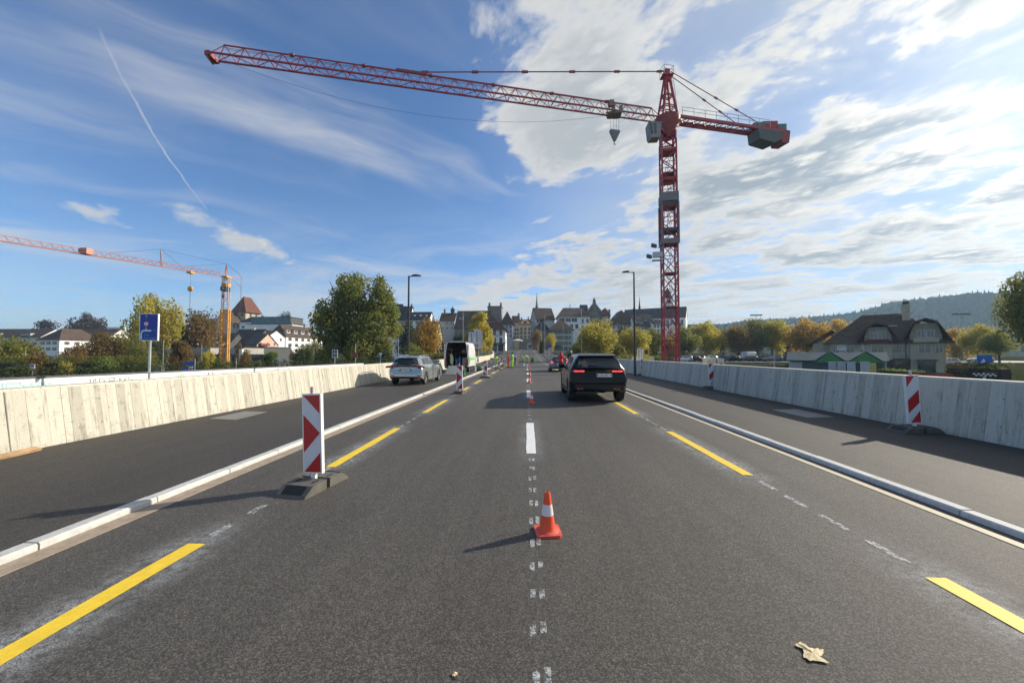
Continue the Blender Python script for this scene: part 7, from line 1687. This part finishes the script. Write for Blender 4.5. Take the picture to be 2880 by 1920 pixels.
T(1145, 905, 120, 62, 'oval0', 'dark', 'blue-dark tree behind the left lamp post'); T(1203, 897, 84, 84, 'wide1', 'orange', 'orange-brown tree behind the silver estate car'); T(1250, 960, 78, 60, 'shrub1', 'brown', 'brown bush left of the white van roof'); T(1295, 935, 110, 46, 'oval2', 'dark', 'dark tree behind the open white van'); T(1345, 870, 98, 66, 'tall', 'yellow', 'slender yellow poplar-like tree before the brown roof'); T(1160, 965, 70, 70, 'shrub0', 'olive', 'olive bush behind the lamp and silver car', cat='bush', name='bush'); T(1372, 925, 104, 34, 'oval1', 'yellow', 'yellow tree partly hiding the shop house')
T(1509, 927, 150, 34, 'oval2', 'brown', 'brown street tree before the pale gabled house'); T(1549, 938, 128, 30, 'oval1', 'yellow', 'yellow street tree behind the round traffic sign'); T(1524, 955, 120, 20, 'shrub0', 'dark', 'dark bush behind the two light poles', cat='bush', name='bush')
T(1676, 900, 74, 122, 'wide0', 'yellow', 'broad yellow-green tree above the dark off-roader'); T(1622, 960, 82, 60, 'shrub1', 'olive', 'olive bush left of the broad yellow tree', cat='bush', name='bush'); T(1748, 920, 108, 50, 'oval0', 'conifer', 'dark evergreen behind the far light pole'); T(1782, 922, 84, 90, 'oval2', 'yellow', 'yellow tree right behind the right lamp post'); T(1735, 970, 76, 60, 'shrub0', 'olive', 'olive bush between the two yellow trees', cat='bush', name='bush'); T(1838, 925, 96, 62, 'oval1', 'olive', 'olive tree left of the red crane foot'); T(1880, 950, 100, 50, 'oval0', 'orange', 'yellow-orange tree seen through the red crane mast')
RW = 'trees along the car park'
for px, yt, Y, w, pr, lf, lab in ((1924, 922, 104, 62, 'oval1', 'olive', 'olive tree just right of the red crane foot'), (1988, 905, 112, 78, 'wide1', 'yellow', 'first big yellow tree of the car park row'), (2034, 925, 120, 56, 'oval0', 'olive', 'small olive tree between two yellow car park trees'), (2076, 915, 110, 66, 'oval2', 'brown', 'brownish tree above the white panel van'), (2130, 899, 112, 74, 'oval1', 'olive', 'tallest olive-yellow tree of the car park row'), (2172, 901, 110, 60, 'oval0', 'yellow', 'slim yellow tree behind a thin lamp pole'),
                              (2210, 922, 118, 60, 'oval2', 'brown', 'brown tree at the dark end of the car park'), (2270, 900, 104, 96, 'wide0', 'orange', 'wide orange-yellow tree behind the kiosk roof'), (2362, 900, 122, 60, 'oval1', 'orange', 'pale orange tree peeking over the old house\'s left roof')):
    T(px, yt, Y, w * 1.22, pr, lf, lab, group=RW)
T(2040, 915, 330, 16, 'conifer', 'conifer', 'dark fir standing in the gap of the tree row'); T(2694, 922, 118, 60, 'shrub0', 'orange', 'orange-yellow tree right of the old house'); T(2752, 914, 100, 80, 'oval2', 'yellow', 'yellow tree below the T-shaped light mast'); T(2810, 930, 84, 70, 'oval0', 'olive', 'olive tree left beneath the huge roadside tree')
T(2965, 735, 47, 205, 'big', 'olive', 'huge dark tree with reddish top beyond the shaded parapet', zbase=-1.6)
def hedge(px0, px1, Y0, Y1, yt, lf, label):
    a, c = at(px0, yt, Y0), at(px1, yt, Y1); L = (c - a).length; ang = math.atan2(c.y - a.y, c.x - a.x); zb = min(z_terr(a.x, a.y), z_terr(c.x, c.y)); H = a.z - zb; rg = random.Random(px0); vs = []; fs = []
    for i in range(int(L * 110 * max(1.2, min(H, 4.5)))):
        p = Vector((rg.uniform(0, L), rg.uniform(-.5, .5), rg.uniform(0, H) + rg.gauss(0, .06))); s = .13 * rg.uniform(.6, 1.3); nn = Vector((rg.gauss(0, 1), rg.gauss(-.5, 1), rg.gauss(.4, 1))).normalized(); u = nn.orthogonal().normalized(); w = nn.cross(u); k = len(vs)
        vs += [p - u * s, p + w * s * .6, p + u * s, p - w * s * .6]; fs.append((k, k + 1, k + 2, k + 3))
    me = bpy.data.meshes.new('foliage'); me.from_pydata([tuple(v) for v in vs], [], fs); me.materials.append(LF[lf])
    t = thing('hedge', label, 'hedge', (a.x, a.y, zb), ang); link('foliage', me, t); MB().box(0, L, -.25, .25, 0, H * .8).build('twigs', BARK, t)
hedge(2672, 2722, 40, 38, 1022, 'brown', 'reddish-brown hedge right of the old house'); hedge(2726, 2830, 36, 32, 1018, 'dark', 'long dark hedge behind the black and white chequered board'); hedge(1930, 2320, 76, 70, 1022, 'dark', 'low dark hedge between the parapet and the parked cars'); hedge(2480, 2600, 58, 50, 1036, 'green', 'low planting at the foot of the old house')

# ---- wooded hill behind the right bank
def hill():
    rid = [(1700, 945), (1850, 938), (1937, 928), (2013, 916), (2066, 909), (2119, 903), (2209, 899), (2290, 894), (2361, 889), (2435, 877), (2493, 857), (2552, 850), (2640, 840), (2728, 831), (2798, 828), (2900, 832), (3100, 850), (3500, 880), (4200, 930)]
    Yr = lambda px: 1000 - 250 * sstep(1900, 2900, px)
    cols = []; n = 90; rg = random.Random(4)
    for i in range(n + 1):
        px = rid[0][0] + (rid[-1][0] - rid[0][0]) * i / n
        for j in range(len(rid) - 1):
            if rid[j][0] <= px <= rid[j + 1][0]: f = (px - rid[j][0]) / (rid[j + 1][0] - rid[j][0]); py = rid[j][1] + (rid[j + 1][1] - rid[j][1]) * f; break
        p = at(px, py + 7, Yr(px)); r = ray(px, 994); u = Vector((r.x, r.y, 0)).normalized(); cols.append((p, u))
    prof = [(-430, -.02), (-330, .10), (-230, .32), (-150, .58), (-80, .82), (-30, .96), (0, 1.0), (60, .98), (160, .8), (320, .4), (450, -.02)]
    vs = []; fs = []; m = len(prof)
    for p, u in cols:
        for o, h in prof: q = Vector((p.x, p.y, 0)) + u * o; vs.append((q.x, q.y, -1 + (p.z + 1) * h))
    for i in range(n):
        for j in range(m - 1): fs.append((i * m + j, i * m + j + 1, (i + 1) * m + j + 1, (i + 1) * m + j))
    b = MB(); b.add(vs, fs); tag(b.build('hill', M_TERR, smooth=180), kind='structure')
    # forest cover, far off: reads as one mass
    fb = MB(); lump = []
    for k in range(4200):
        i = rg.uniform(0, n - 1); i0 = int(i); f = i - i0; o = rg.choice(prof[:8])[0] + rg.uniform(-60, 50) if rg.random() < .8 else rg.uniform(-14, 14); o = max(-425, min(o, 70))
        p = cols[i0][0].lerp(cols[i0 + 1][0], f); u = cols[i0][1]
        for j in range(m - 1):
            if prof[j][0] <= o <= prof[j + 1][0]: ff = (o - prof[j][0]) / (prof[j + 1][0] - prof[j][0]); hh = prof[j][1] + (prof[j + 1][1] - prof[j][1]) * ff
        q = Vector((p.x, p.y, 0)) + u * o; z = -1 + (p.z + 1) * hh
        if rg.random() < .35:
            H = rg.uniform(9, 17); r = H * .2; a0 = rg.uniform(0, 6); ring = [(q.x + r * math.cos(a0 + 2.1 * t_ * .5), q.y + r * math.sin(a0 + 2.1 * t_ * .5), z + 1) for t_ in range(6)]
            fb.add(ring + [(q.x, q.y, z + H)], [(t_, (t_ + 1) % 6, 6) for t_ in range(6)])
        else:
            r = rg.uniform(4, 7.5); fb.sphere((q.x, q.y, z + r * .55), (r, r, r * rg.uniform(.8, 1.15)), 7, 4)
    tag(fb.build('hill_forest', leaf_mat('leaf_forest', (.030, .048, .016), (.055, .065, .02), (.085, .06, .02), .0), fix=False), 'dense mixed forest covering the distant hill', 'forest', kind='stuff')
hill()

# belt of dark shrubs behind the white wall and along the left bank
hedge(-60, 520, 30, 44, 1036, 'dark', 'long dark hedge behind the graffiti lettering'); hedge(520, 1130, 46, 62, 1018, 'dark', 'dark hedge running from the yellow crane to the plane tree'); hedge(-80, 430, 56, 62, 1000, 'olive', 'tall olive shrub belt below the white houses'); hedge(1140, 1345, 66, 74, 990, 'olive', 'olive shrub belt behind the silver car and the van'); hedge(1600, 1860, 70, 74, 1000, 'olive', 'olive shrub belt behind the right parapet left of the crane')
# ================================================================== SMALL THINGS
M_SIGNW = mat('sign_plate_white', (.66, .66, .66), .5, var=.06); M_SIGNB = mat('sign_plate_blue', (.02, .10, .38), .5, var=.06); M_POLEG = mat('pole_grey', (.36, .37, .38), .5, metal=.4); M_BEIGEC = mat('pale_block', (.56, .50, .38), .85, var=.15, scale=1.5)
def pole(px, ytop, Y, label, arm=0.0, zb=None, r=.06, m_=None, head=True, name='light_pole'):
    q = at(px, 994, Y); zt = at(px, ytop, Y).z; zb = (z_road(Y) if abs(q.x) < 9 and Y > 40 else z_terr(q.x, q.y)) if zb is None else zb
    t = thing(name, label, 'light pole', (q.x, q.y, zb)); H = zt - zb; m_ = m_ or M_POLEG
    MB().tube([(0, 0, -.2), (0, 0, H)], [r * 1.3, r * .8], 8).build('pole', m_, t, smooth=50)
    if arm:
        MB().tube([(0, 0, H - .1), (arm * .4, 0, H), (arm, 0, H)], r * .6, 6).build('arm', m_, t); MB().prism([(arm - .05 * arm, -.15, H - .04), (arm + .5 * (1 if arm > 0 else -1), -.15, H - .02), (arm + .5 * (1 if arm > 0 else -1), -.15, H + .06), (arm, -.15, H + .10)], (0, .3, 0)).build('lamp_head', m_, t)
    return t
pole(1522, 907, 120, 'grey light pole left of the pair before the green house', 0.9); pole(1532, 887, 100, 'taller grey light pole with double head before the green house', 1.2); pole(1584, 911, 120, 'grey light pole in front of the sage-green facade', -.6); pole(1636, 870, 72, 'grey light pole before the white building with triple windows', -1.3, r=.07); pole(1737, 908, 95, 'thin grey light pole between the two yellow trees', .0); pole(1302, 875, 76, 'grey light pole behind the open van', 1.2)
pole(459, 955, 70, 'pale light pole behind the blue direction sign', .9); pole(567, 968, 78, 'pale light pole beside the yellow-green young tree', -.9); pole(883, 975, 90, 'thin pale pole before the sunlit white facade'); pole(72, 985, 60, 'thin pole hidden among the bushes at the left'); pole(2177, 985, 46, 'thin pale pole rising behind the shaded parapet', .0); pole(1120, 950, 66, 'thin grey pole behind the silver estate car', -1.4)
for px, yt, Y, lab in ((2129, 888, 150, 'tall mast with T-shaped floodlight above the car park trees'), (2709, 886, 112, 'tall mast with T-shaped floodlight right of the old house')):
    t = pole(px, yt, Y, lab, r=.12); H = at(px, yt, Y).z - t.location.z; MB().box(-2.2, 2.2, -.2, .2, H, H + .25).build('cross_arm', M_POLEG, t)
    for k in (-1.8, -.6, .6, 1.8): MB().box(k - .4, k + .4, -.35, .35, H + .25, H + .5).build('floodlight', M_DARKST, t)
# signs seen over the left wall
def sign_post(px, ytop, Y, label, zb=None, name='sign_post', cat='sign', r=.04):
    q = at(px, 994, Y); zt = at(px, ytop, Y).z; zb = z_terr(q.x, q.y) if zb is None else zb; t = thing(name, label, cat, (q.x, q.y, zb)); MB().tube([(0, 0, 0), (0, 0, zt - zb)], r, 8).build('pole', M_GALV, t, smooth=50); return t, zt - zb, Y / 1040.0
t, H, k = sign_post(549, 1009, 40, 'blue fingerpost with two arrow plates behind the graffiti wall')
for dz in (.30, .95): MB().prism([(-1.25, -.03, H - dz - .42), (-.05, -.03, H - dz - .42), (-.05, -.03, H - dz), (-1.25, -.03, H - dz), (-1.5, -.03, H - dz - .21)], (0, .04, 0)).build('arrow_plate', M_SIGNB, t)
t, H, k = sign_post(538, 1030, 40, 'small white and red marker sign beside the fingerpost'); MB().box(-.22, .22, -.04, 0, H - .75, H).build('plate', M_SIGNW, t); MB().box(-.12, .12, -.05, -.041, H - .6, H - .2).build('red_mark', M_RED, t)
t, H, k = sign_post(452, 1028, 42, 'grey control cabinet with a lamp on top beside a light pole', name='control_cabinet', cat='cabinet'); MB().box(-.35, .35, -.2, .2, H - .95, H - .15).build('box', M_POLEG, t); MB().prism([(-.3, -.1, H), (.3, -.1, H), (.1, -.1, H - .15), (-.1, -.1, H - .15)], (0, .2, 0)).build('lamp', M_SIGNW, t)
t, H, k = sign_post(792, 1006, 62, 'white overhead signal frame before the timber-clad wall', name='signal_frame', cat='signal'); MB().box(-1.6, 2.0, -.05, .05, H - .65, H - .5).build('cross_bar', M_SIGNW, t)
for x in (-.75, .55): MB().box(x - .18, x + .18, -.14, .1, H - 1.05, H - .05).build('signal_head', M_SIGNW, t); MB().box(x - .1, x + .1, -.16, -.141, H - .9, H - .2).build('signal_lens', M_DARKST, t)
t, H, k = sign_post(942, 983, 48, 'white panel sign with four dark fields before the plane tree'); MB().box(-.38, .38, -.04, 0, H - 1.05, H).build('plate', M_SIGNW, t)
for i in (0, 1):
    for j in (0, 1): MB().box(-.30 + i * .33, -.03 + i * .33, -.05, -.041, H - .95 + j * .48, H - .56 + j * .48).build('dark_field', mat('sign_dark_field', (.05, .08, .09), .5), t)
t, H, k = sign_post(1000, 966, 46, 'pole with a red plate in front of the plane tree trunk'); MB().box(-.3, .3, -.05, 0, H - 1.75, H - 1.15).build('plate', mat('plate_dull_red', (.28, .05, .05), .6), t)
t, H, k = sign_post(1070, 992, 46, 'give-way triangle above a blue round sign right of the plane tree'); MB().prism([(-.26, -.03, H), (.26, -.03, H), (0, -.03, H - .45)], (0, .03, 0)).build('triangle_plate', M_SIGNW, t); MB().lathe([(.001, -.03), (.22, -.03), (.22, 0)], (0, 0, H - .72), 16, 'Y').build('round_plate', M_SIGNB, t)
q = at(93, 994, 46); t = thing('info_panel', 'small white-blue panel among the bushes at the left', 'panel', (q.x, q.y, z_terr(q.x, q.y))); zt = at(93, 1024, 46).z - z_terr(q.x, q.y); MB().box(-.35, .35, -.04, 0, zt - .75, zt).build('plate', M_SIGNW, t); MB().box(-.3, .3, -.05, -.041, zt - .3, zt - .08).build('blue_field', M_SIGNB, t); MB().tube([(0, .03, 0), (0, .03, zt - .4)], .03, 6).build('post', M_GALV, t)
# round traffic signs ahead
q = at(1545, 994, 78); t = thing('traffic_sign', 'blue round sign above a red-ringed sign at the bridge end', 'sign', (q.x, q.y, z_road(78))); zt = at(1545, 966, 78).z - z_road(78)
MB().tube([(0, .03, 0), (0, .03, zt)], .045, 8).build('pole', M_GALV, t); MB().lathe([(.001, -.03), (.45, -.03), (.45, 0)], (0, 0, zt - .45), 20, 'Y').build('blue_disc', M_SIGNB, t); MB().box(-.32, .32, -.03, 0, zt - 1.75, zt - 1.0).build('white_plate', M_SIGNW, t); MB().lathe([(.18, -.035), (.26, -.035)], (0, 0, zt - 1.32), 20, 'Y').build('red_ring', M_RED, t)
# three banner flags
for i, (px, yt, yb, w, lab, mk) in enumerate(((1326, 934, 975, .78, 'white banner flag with vertical grey lettering, lowest of three', 0), (1341, 926, 980, .80, 'white banner flag with a red square, tallest of three', 1), (1352, 931, 981, .60, 'pinkish white banner flag next to the lamp-like pole', 2))):
    Y = 60; q = at(px, 994, Y); zb = 0; zt = at(px, yt, Y).z; z0 = at(px, yb, Y).z; t = thing('banner_flag', lab, 'banner', (q.x, q.y, zb), 0, 'banner flags left of the road'); MB().tube([(-w / 2 - .06, 0, 0), (-w / 2 - .06, 0, zt + .1)], .04, 6).build('pole', M_GALV, t)
    b = MB(); n_ = 10
    vs = []; 
    for j in range(n_ + 1):
        z = z0 + (zt - z0) * j / n_
        for u in range(5): vs.append((-w / 2 + w * u / 4, .05 * math.sin(j * .9 + u * .8 + i), z))
    b.add(vs, [(j * 5 + u, j * 5 + u + 1, (j + 1) * 5 + u + 1, (j + 1) * 5 + u) for j in range(n_) for u in range(4)]); c = b.build('cloth', mat('banner_white', (.66, .66, .66), .8) if i < 2 else mat('banner_pink', (.60, .52, .48), .8), t, smooth=60)
    if i < 2:
        for k in range(9): MB().box(-.10, .10 + .04 * (k % 2), -.085, -.08, z0 + (zt - z0) * (.35 + .065 * k), z0 + (zt - z0) * (.385 + .065 * k)).build('printed_mark', mat('banner_print', (.16, .17, .22), .8), c)
    if i == 1: MB().box(-.22, .22, -.088, -.082, z0 + .25, z0 + .72).build('red_square', M_RED, c); MB().box(-.08, .08, -.093, -.089, z0 + .38, z0 + .6).build('white_square', M_SIGNW, c)
# large parasol on the square
q = at(1455, 994, 172); zt = at(1455, 953, 172).z; t = thing('parasol', 'large white parasol on the square', 'parasol', (q.x, q.y, z_road(172))); H = zt - z_road(172)
MB().tube([(0, 0, 0), (0, 0, H)], .07, 8).build('pole', M_GALV, t); MB().lathe([(.05, H), (1.6, H - .35), (2.7, H - .8), (2.7, H - .95)], n=8).build('canopy', mat('parasol_cloth', (.66, .62, .52), .8), t)
for i in range(4):
    a = 2 * math.pi * i / 8; MB().bar((0, 0, H - .7), (2.6 * math.cos(a), 2.6 * math.sin(a), H - .85), .04).build('rib', M_GALV, t)
# curved pale wall and railings where the bridge ends
def curved_wall(label, pts, h, w, m_):
    t = thing('curved_wall', label, 'wall', (pts[0][0], pts[0][1], 0)); b = MB(); n_ = len(pts); vs = []; 
    for i, (x, y) in enumerate(pts):
        a = Vector(pts[max(i - 1, 0)]); c = Vector(pts[min(i + 1, n_ - 1)]); d = (c - a).normalized(); nn = Vector((-d.y, d.x)) * w / 2; z = z_road(y); X, Yq = x - pts[0][0], y - pts[0][1]
        vs += [(X - nn.x, Yq - nn.y, z - .6), (X + nn.x, Yq + nn.y, z - .6), (X + nn.x, Yq + nn.y, z + h), (X - nn.x, Yq - nn.y, z + h)]
    fs = [(i * 4 + k, i * 4 + (k + 1) % 4, (i + 1) * 4 + (k + 1) % 4, (i + 1) * 4 + k) for i in range(n_ - 1) for k in range(4)] + [(0, 1, 2, 3), tuple((n_ - 1) * 4 + k for k in (3, 2, 1, 0))]
    b.add(vs, fs); b.build('wall_body', m_, t)
curved_wall('pale curved wall sweeping towards the white shop house', [(-9.2, 70), (-8.6, 76), (-8.2, 84), (-8.6, 94), (-9.6, 106), (-11.2, 120)], 1.0, .35, M_BEIGEC)
def railing(label, x0, y0, x1, y1, n_, m_):
    L = math.hypot(x1 - x0, y1 - y0); a = math.atan2(y1 - y0, x1 - x0); t = thing('railing', label, 'railing', (x0, y0, 0), a)
    zz = lambda u: z_road(y0 + (y1 - y0) * u) + .05
    for i in range(n_ + 1): u = i / n_; MB().box(L * u - .04, L * u + .04, -.04, .04, zz(u) - .3, zz(u) + 1.05).build('post', m_, t)
    for i in range(n_):
        u, v = i / n_, (i + 1) / n_
        for dz in (.25, .65, 1.02): MB().bar((L * u, 0, zz(u) + dz), (L * v, 0, zz(v) + dz), .05).build('rail', m_, t)
railing('dark metal railing along the right side beyond the bridge', 8.2, 71, 7.4, 104, 12, M_DARKST); railing('white barrier railing on the left before the curved wall', -6.6, 67.5, -2.2, 69.5, 4, M_SIGNW)
# road-work things near the talking workers
q = at(1413, 994, 55); t = thing('barrier_board', 'red-white plank barrier behind the workers', 'barrier', (q.x, q.y, 0), R(6))
for x in (-1.6, 1.6): MB().box(x - .04, x + .04, -.04, .04, 0, 1.0).build('post', M_GALV, t); MB().box(x - .3, x + .3, -.2, .2, 0, .10).build('foot', M_RUBBER, t)
for k in range(9): MB().box(-1.8 + .4 * k, -1.4 + .4 * k, -.065, -.041, .75, .98).build('plank_field', M_RED if k % 2 == 0 else M_RWHITE, t)
q = ground(1471, 1029); b = MB(); b.lathe([(.001, 0), (.16, 0), (.19, .36), (.2, .38), (.17, .38), (.14, .03)], n=16); o = b.build('paint_bucket', mat('bucket_white2', (.7, .7, .68), .5), smooth=40); o.location = (q.x, q.y, 0); tag(o, 'white paint bucket on the road left of the cone row', 'bucket')
t = thing('tripod_marker', 'small dark tripod marker beside the two talking workers', 'tripod', tuple(at(1449, 994, 46).xy) + (0,))
for a in (90, 210, 330): MB().tube([(0, 0, .8), (.28 * math.cos(R(a)), .28 * math.sin(R(a)), 0)], .02, 6).build('leg', M_DARKST, t)
MB().box(-.1, .1, -.1, .1, .8, 1.15).build('head', M_DARKST, t)
# stack of blocks and stands behind the right parapet
q = at(1808, 994, 36); t = thing('concrete_block', 'pale concrete block behind the parapet right of the lamp post', 'block', (q.x, q.y, -1.0)); MB().prism([(-.95, -.5, 0), (.95, -.5, 0), (.9, -.5, 2.35), (-.9, -.5, 2.35)], (0, 1, 0)).build('block', M_BEIGEC, t); MB().box(-.2, .2, -.53, -.501, 1.9, 2.2).build('lifting_recess', WL_DARK, t)
for i, (px, lab) in enumerate(((1797, 'white folded barrier stand behind the slanted board by the lamp'), (1809, 'white slanting barrier stand next to the yellow panel'))):
    q = at(px, 994, 33.5); t = thing('barrier_stand', lab, 'stand', (q.x, q.y, -.8), 0, 'white barrier stands behind the parapet'); zt = at(px, 980 + 3 * i, 33.5).z + .8
    for s in (-1, 1): MB().tube([(s * .18, 0, 0), (s * .10 + .05 * i, 0, zt)], .05, 8).build('tube_leg', M_SIGNW, t)
    MB().bar((-.12, 0, zt), (.15, 0, zt), .1).build('top_bar', M_SIGNW, t)
q = at(1817, 994, 33.5); t = thing('yellow_panel', 'upright yellow panel beside the white barrier stands', 'panel', (q.x, q.y, -.8)); zt = at(1817, 980, 33.5).z + .8; MB().box(-.22, .22, -.06, .06, 0, zt).build('panel', mat('panel_yellow', (.62, .46, .05), .6), t); MB().box(-.16, .16, -.08, -.061, zt - .5, zt - .1).build('handle_slot', WL_DARK, t)
for i, (p0, p1, lab) in enumerate(((1981, 2008, 'pale concrete block left behind the slanted board below the crane'), (2008, 2031, 'pale concrete block right behind the slanted board below the crane'))):
    a, c = at(p0, 1008, 26), at(p1, 1008, 26); t = thing('concrete_block', lab, 'block', ((a.x + c.x) / 2, a.y, -1.0), 0, 'pale blocks behind the parapet'); w = c.x - a.x - .03; MB().prism([(-w / 2, -.35, 0), (w / 2, -.35, 0), (w / 2 - .03, -.35, a.z + 1.0), (-w / 2 + .03, -.35, a.z + 1.0 + .05 * i)], (0, .7, 0)).build('block', M_BEIGEC, t); MB().box(-.1, .1, -.37, -.351, a.z + .5, a.z + .7).build('lifting_recess', WL_DARK, t)
# red beam and chequered board near the right edge
a, c = at(2508, 1052, 16.0), at(2680, 1055, 13.2); t = thing('barrier_beam', 'long dark red barrier beam just behind the shaded parapet', 'barrier', (a.x, a.y, 0), math.atan2(c.y - a.y, c.x - a.x)); L = (c - a).length; MB().prism([(0, -.03, a.z - .11), (L, -.03, c.z - .13), (L, -.03, c.z + .04), (0, -.03, a.z + .03)], (0, .06, 0)).build('beam', mat('beam_red', (.22, .02, .03), .6), t)
for x in (.5, L - .5): MB().box(x - .05, x + .05, .031, .12, -1.2, a.z - .02).build('post', M_GALV, t)
q = at(2769, 1049, 24); t = thing('chequered_board', 'small black and white chequered board behind the parapet', 'board', (q.x, q.y, 0), R(-40)); MB().box(-.5, .5, 0, .05, q.z - .2, q.z).build('board', M_TRIM, t); MB().box(-.05, .05, .06, .12, -1.4, q.z).build('post', M_GALV, t)
for i in range(10):
    for j in range(2):
        if (i + j) % 2: MB().box(-.46 + .092 * i, -.37 + .092 * i, -.008, -.001, q.z - .18 + .08 * j, q.z - .10 + .08 * j).build('white_square', M_SIGNW, t)
q = at(2768, 994, 34); t = thing('blue_sign', 'blue panel sign on a thin pole before the yellow trees at the right', 'sign', (q.x, q.y, -1.5), R(-35)); zt = at(2768, 998, 34).z + 1.5; MB().tube([(0, .05, 0), (0, .05, zt)], .045, 8).build('pole', M_GALV, t); MB().box(-.42, .42, -.03, .0, zt - .8, zt).build('plate', M_SIGNB, t); MB().prism([(-.25, -.04, zt - .7), (.1, -.04, zt - .7), (-.05, -.04, zt - .3)], (0, .008, 0)).build('white_symbol', M_SIGNW, t)

# ================================================================== HAZE
def haze():
    m_ = bpy.data.materials.new('haze_air'); m_.use_nodes = True; t = m_.node_tree; t.nodes.clear(); n = NT(t)
    v = n.node('ShaderNodeVolumePrincipled', {'Color': (.50, .74, 1.0, 1), 'Density': 0.00027, 'Anisotropy': .2}); o = n.node('ShaderNodeOutputMaterial'); t.links.new(v.outputs[0], o.inputs['Volume'])
    b = MB(); b.box(-4600, 4600, -300, 5000, -8.0, 150); h = b.build('haze', m_); tag(h, kind='stuff')
haze()
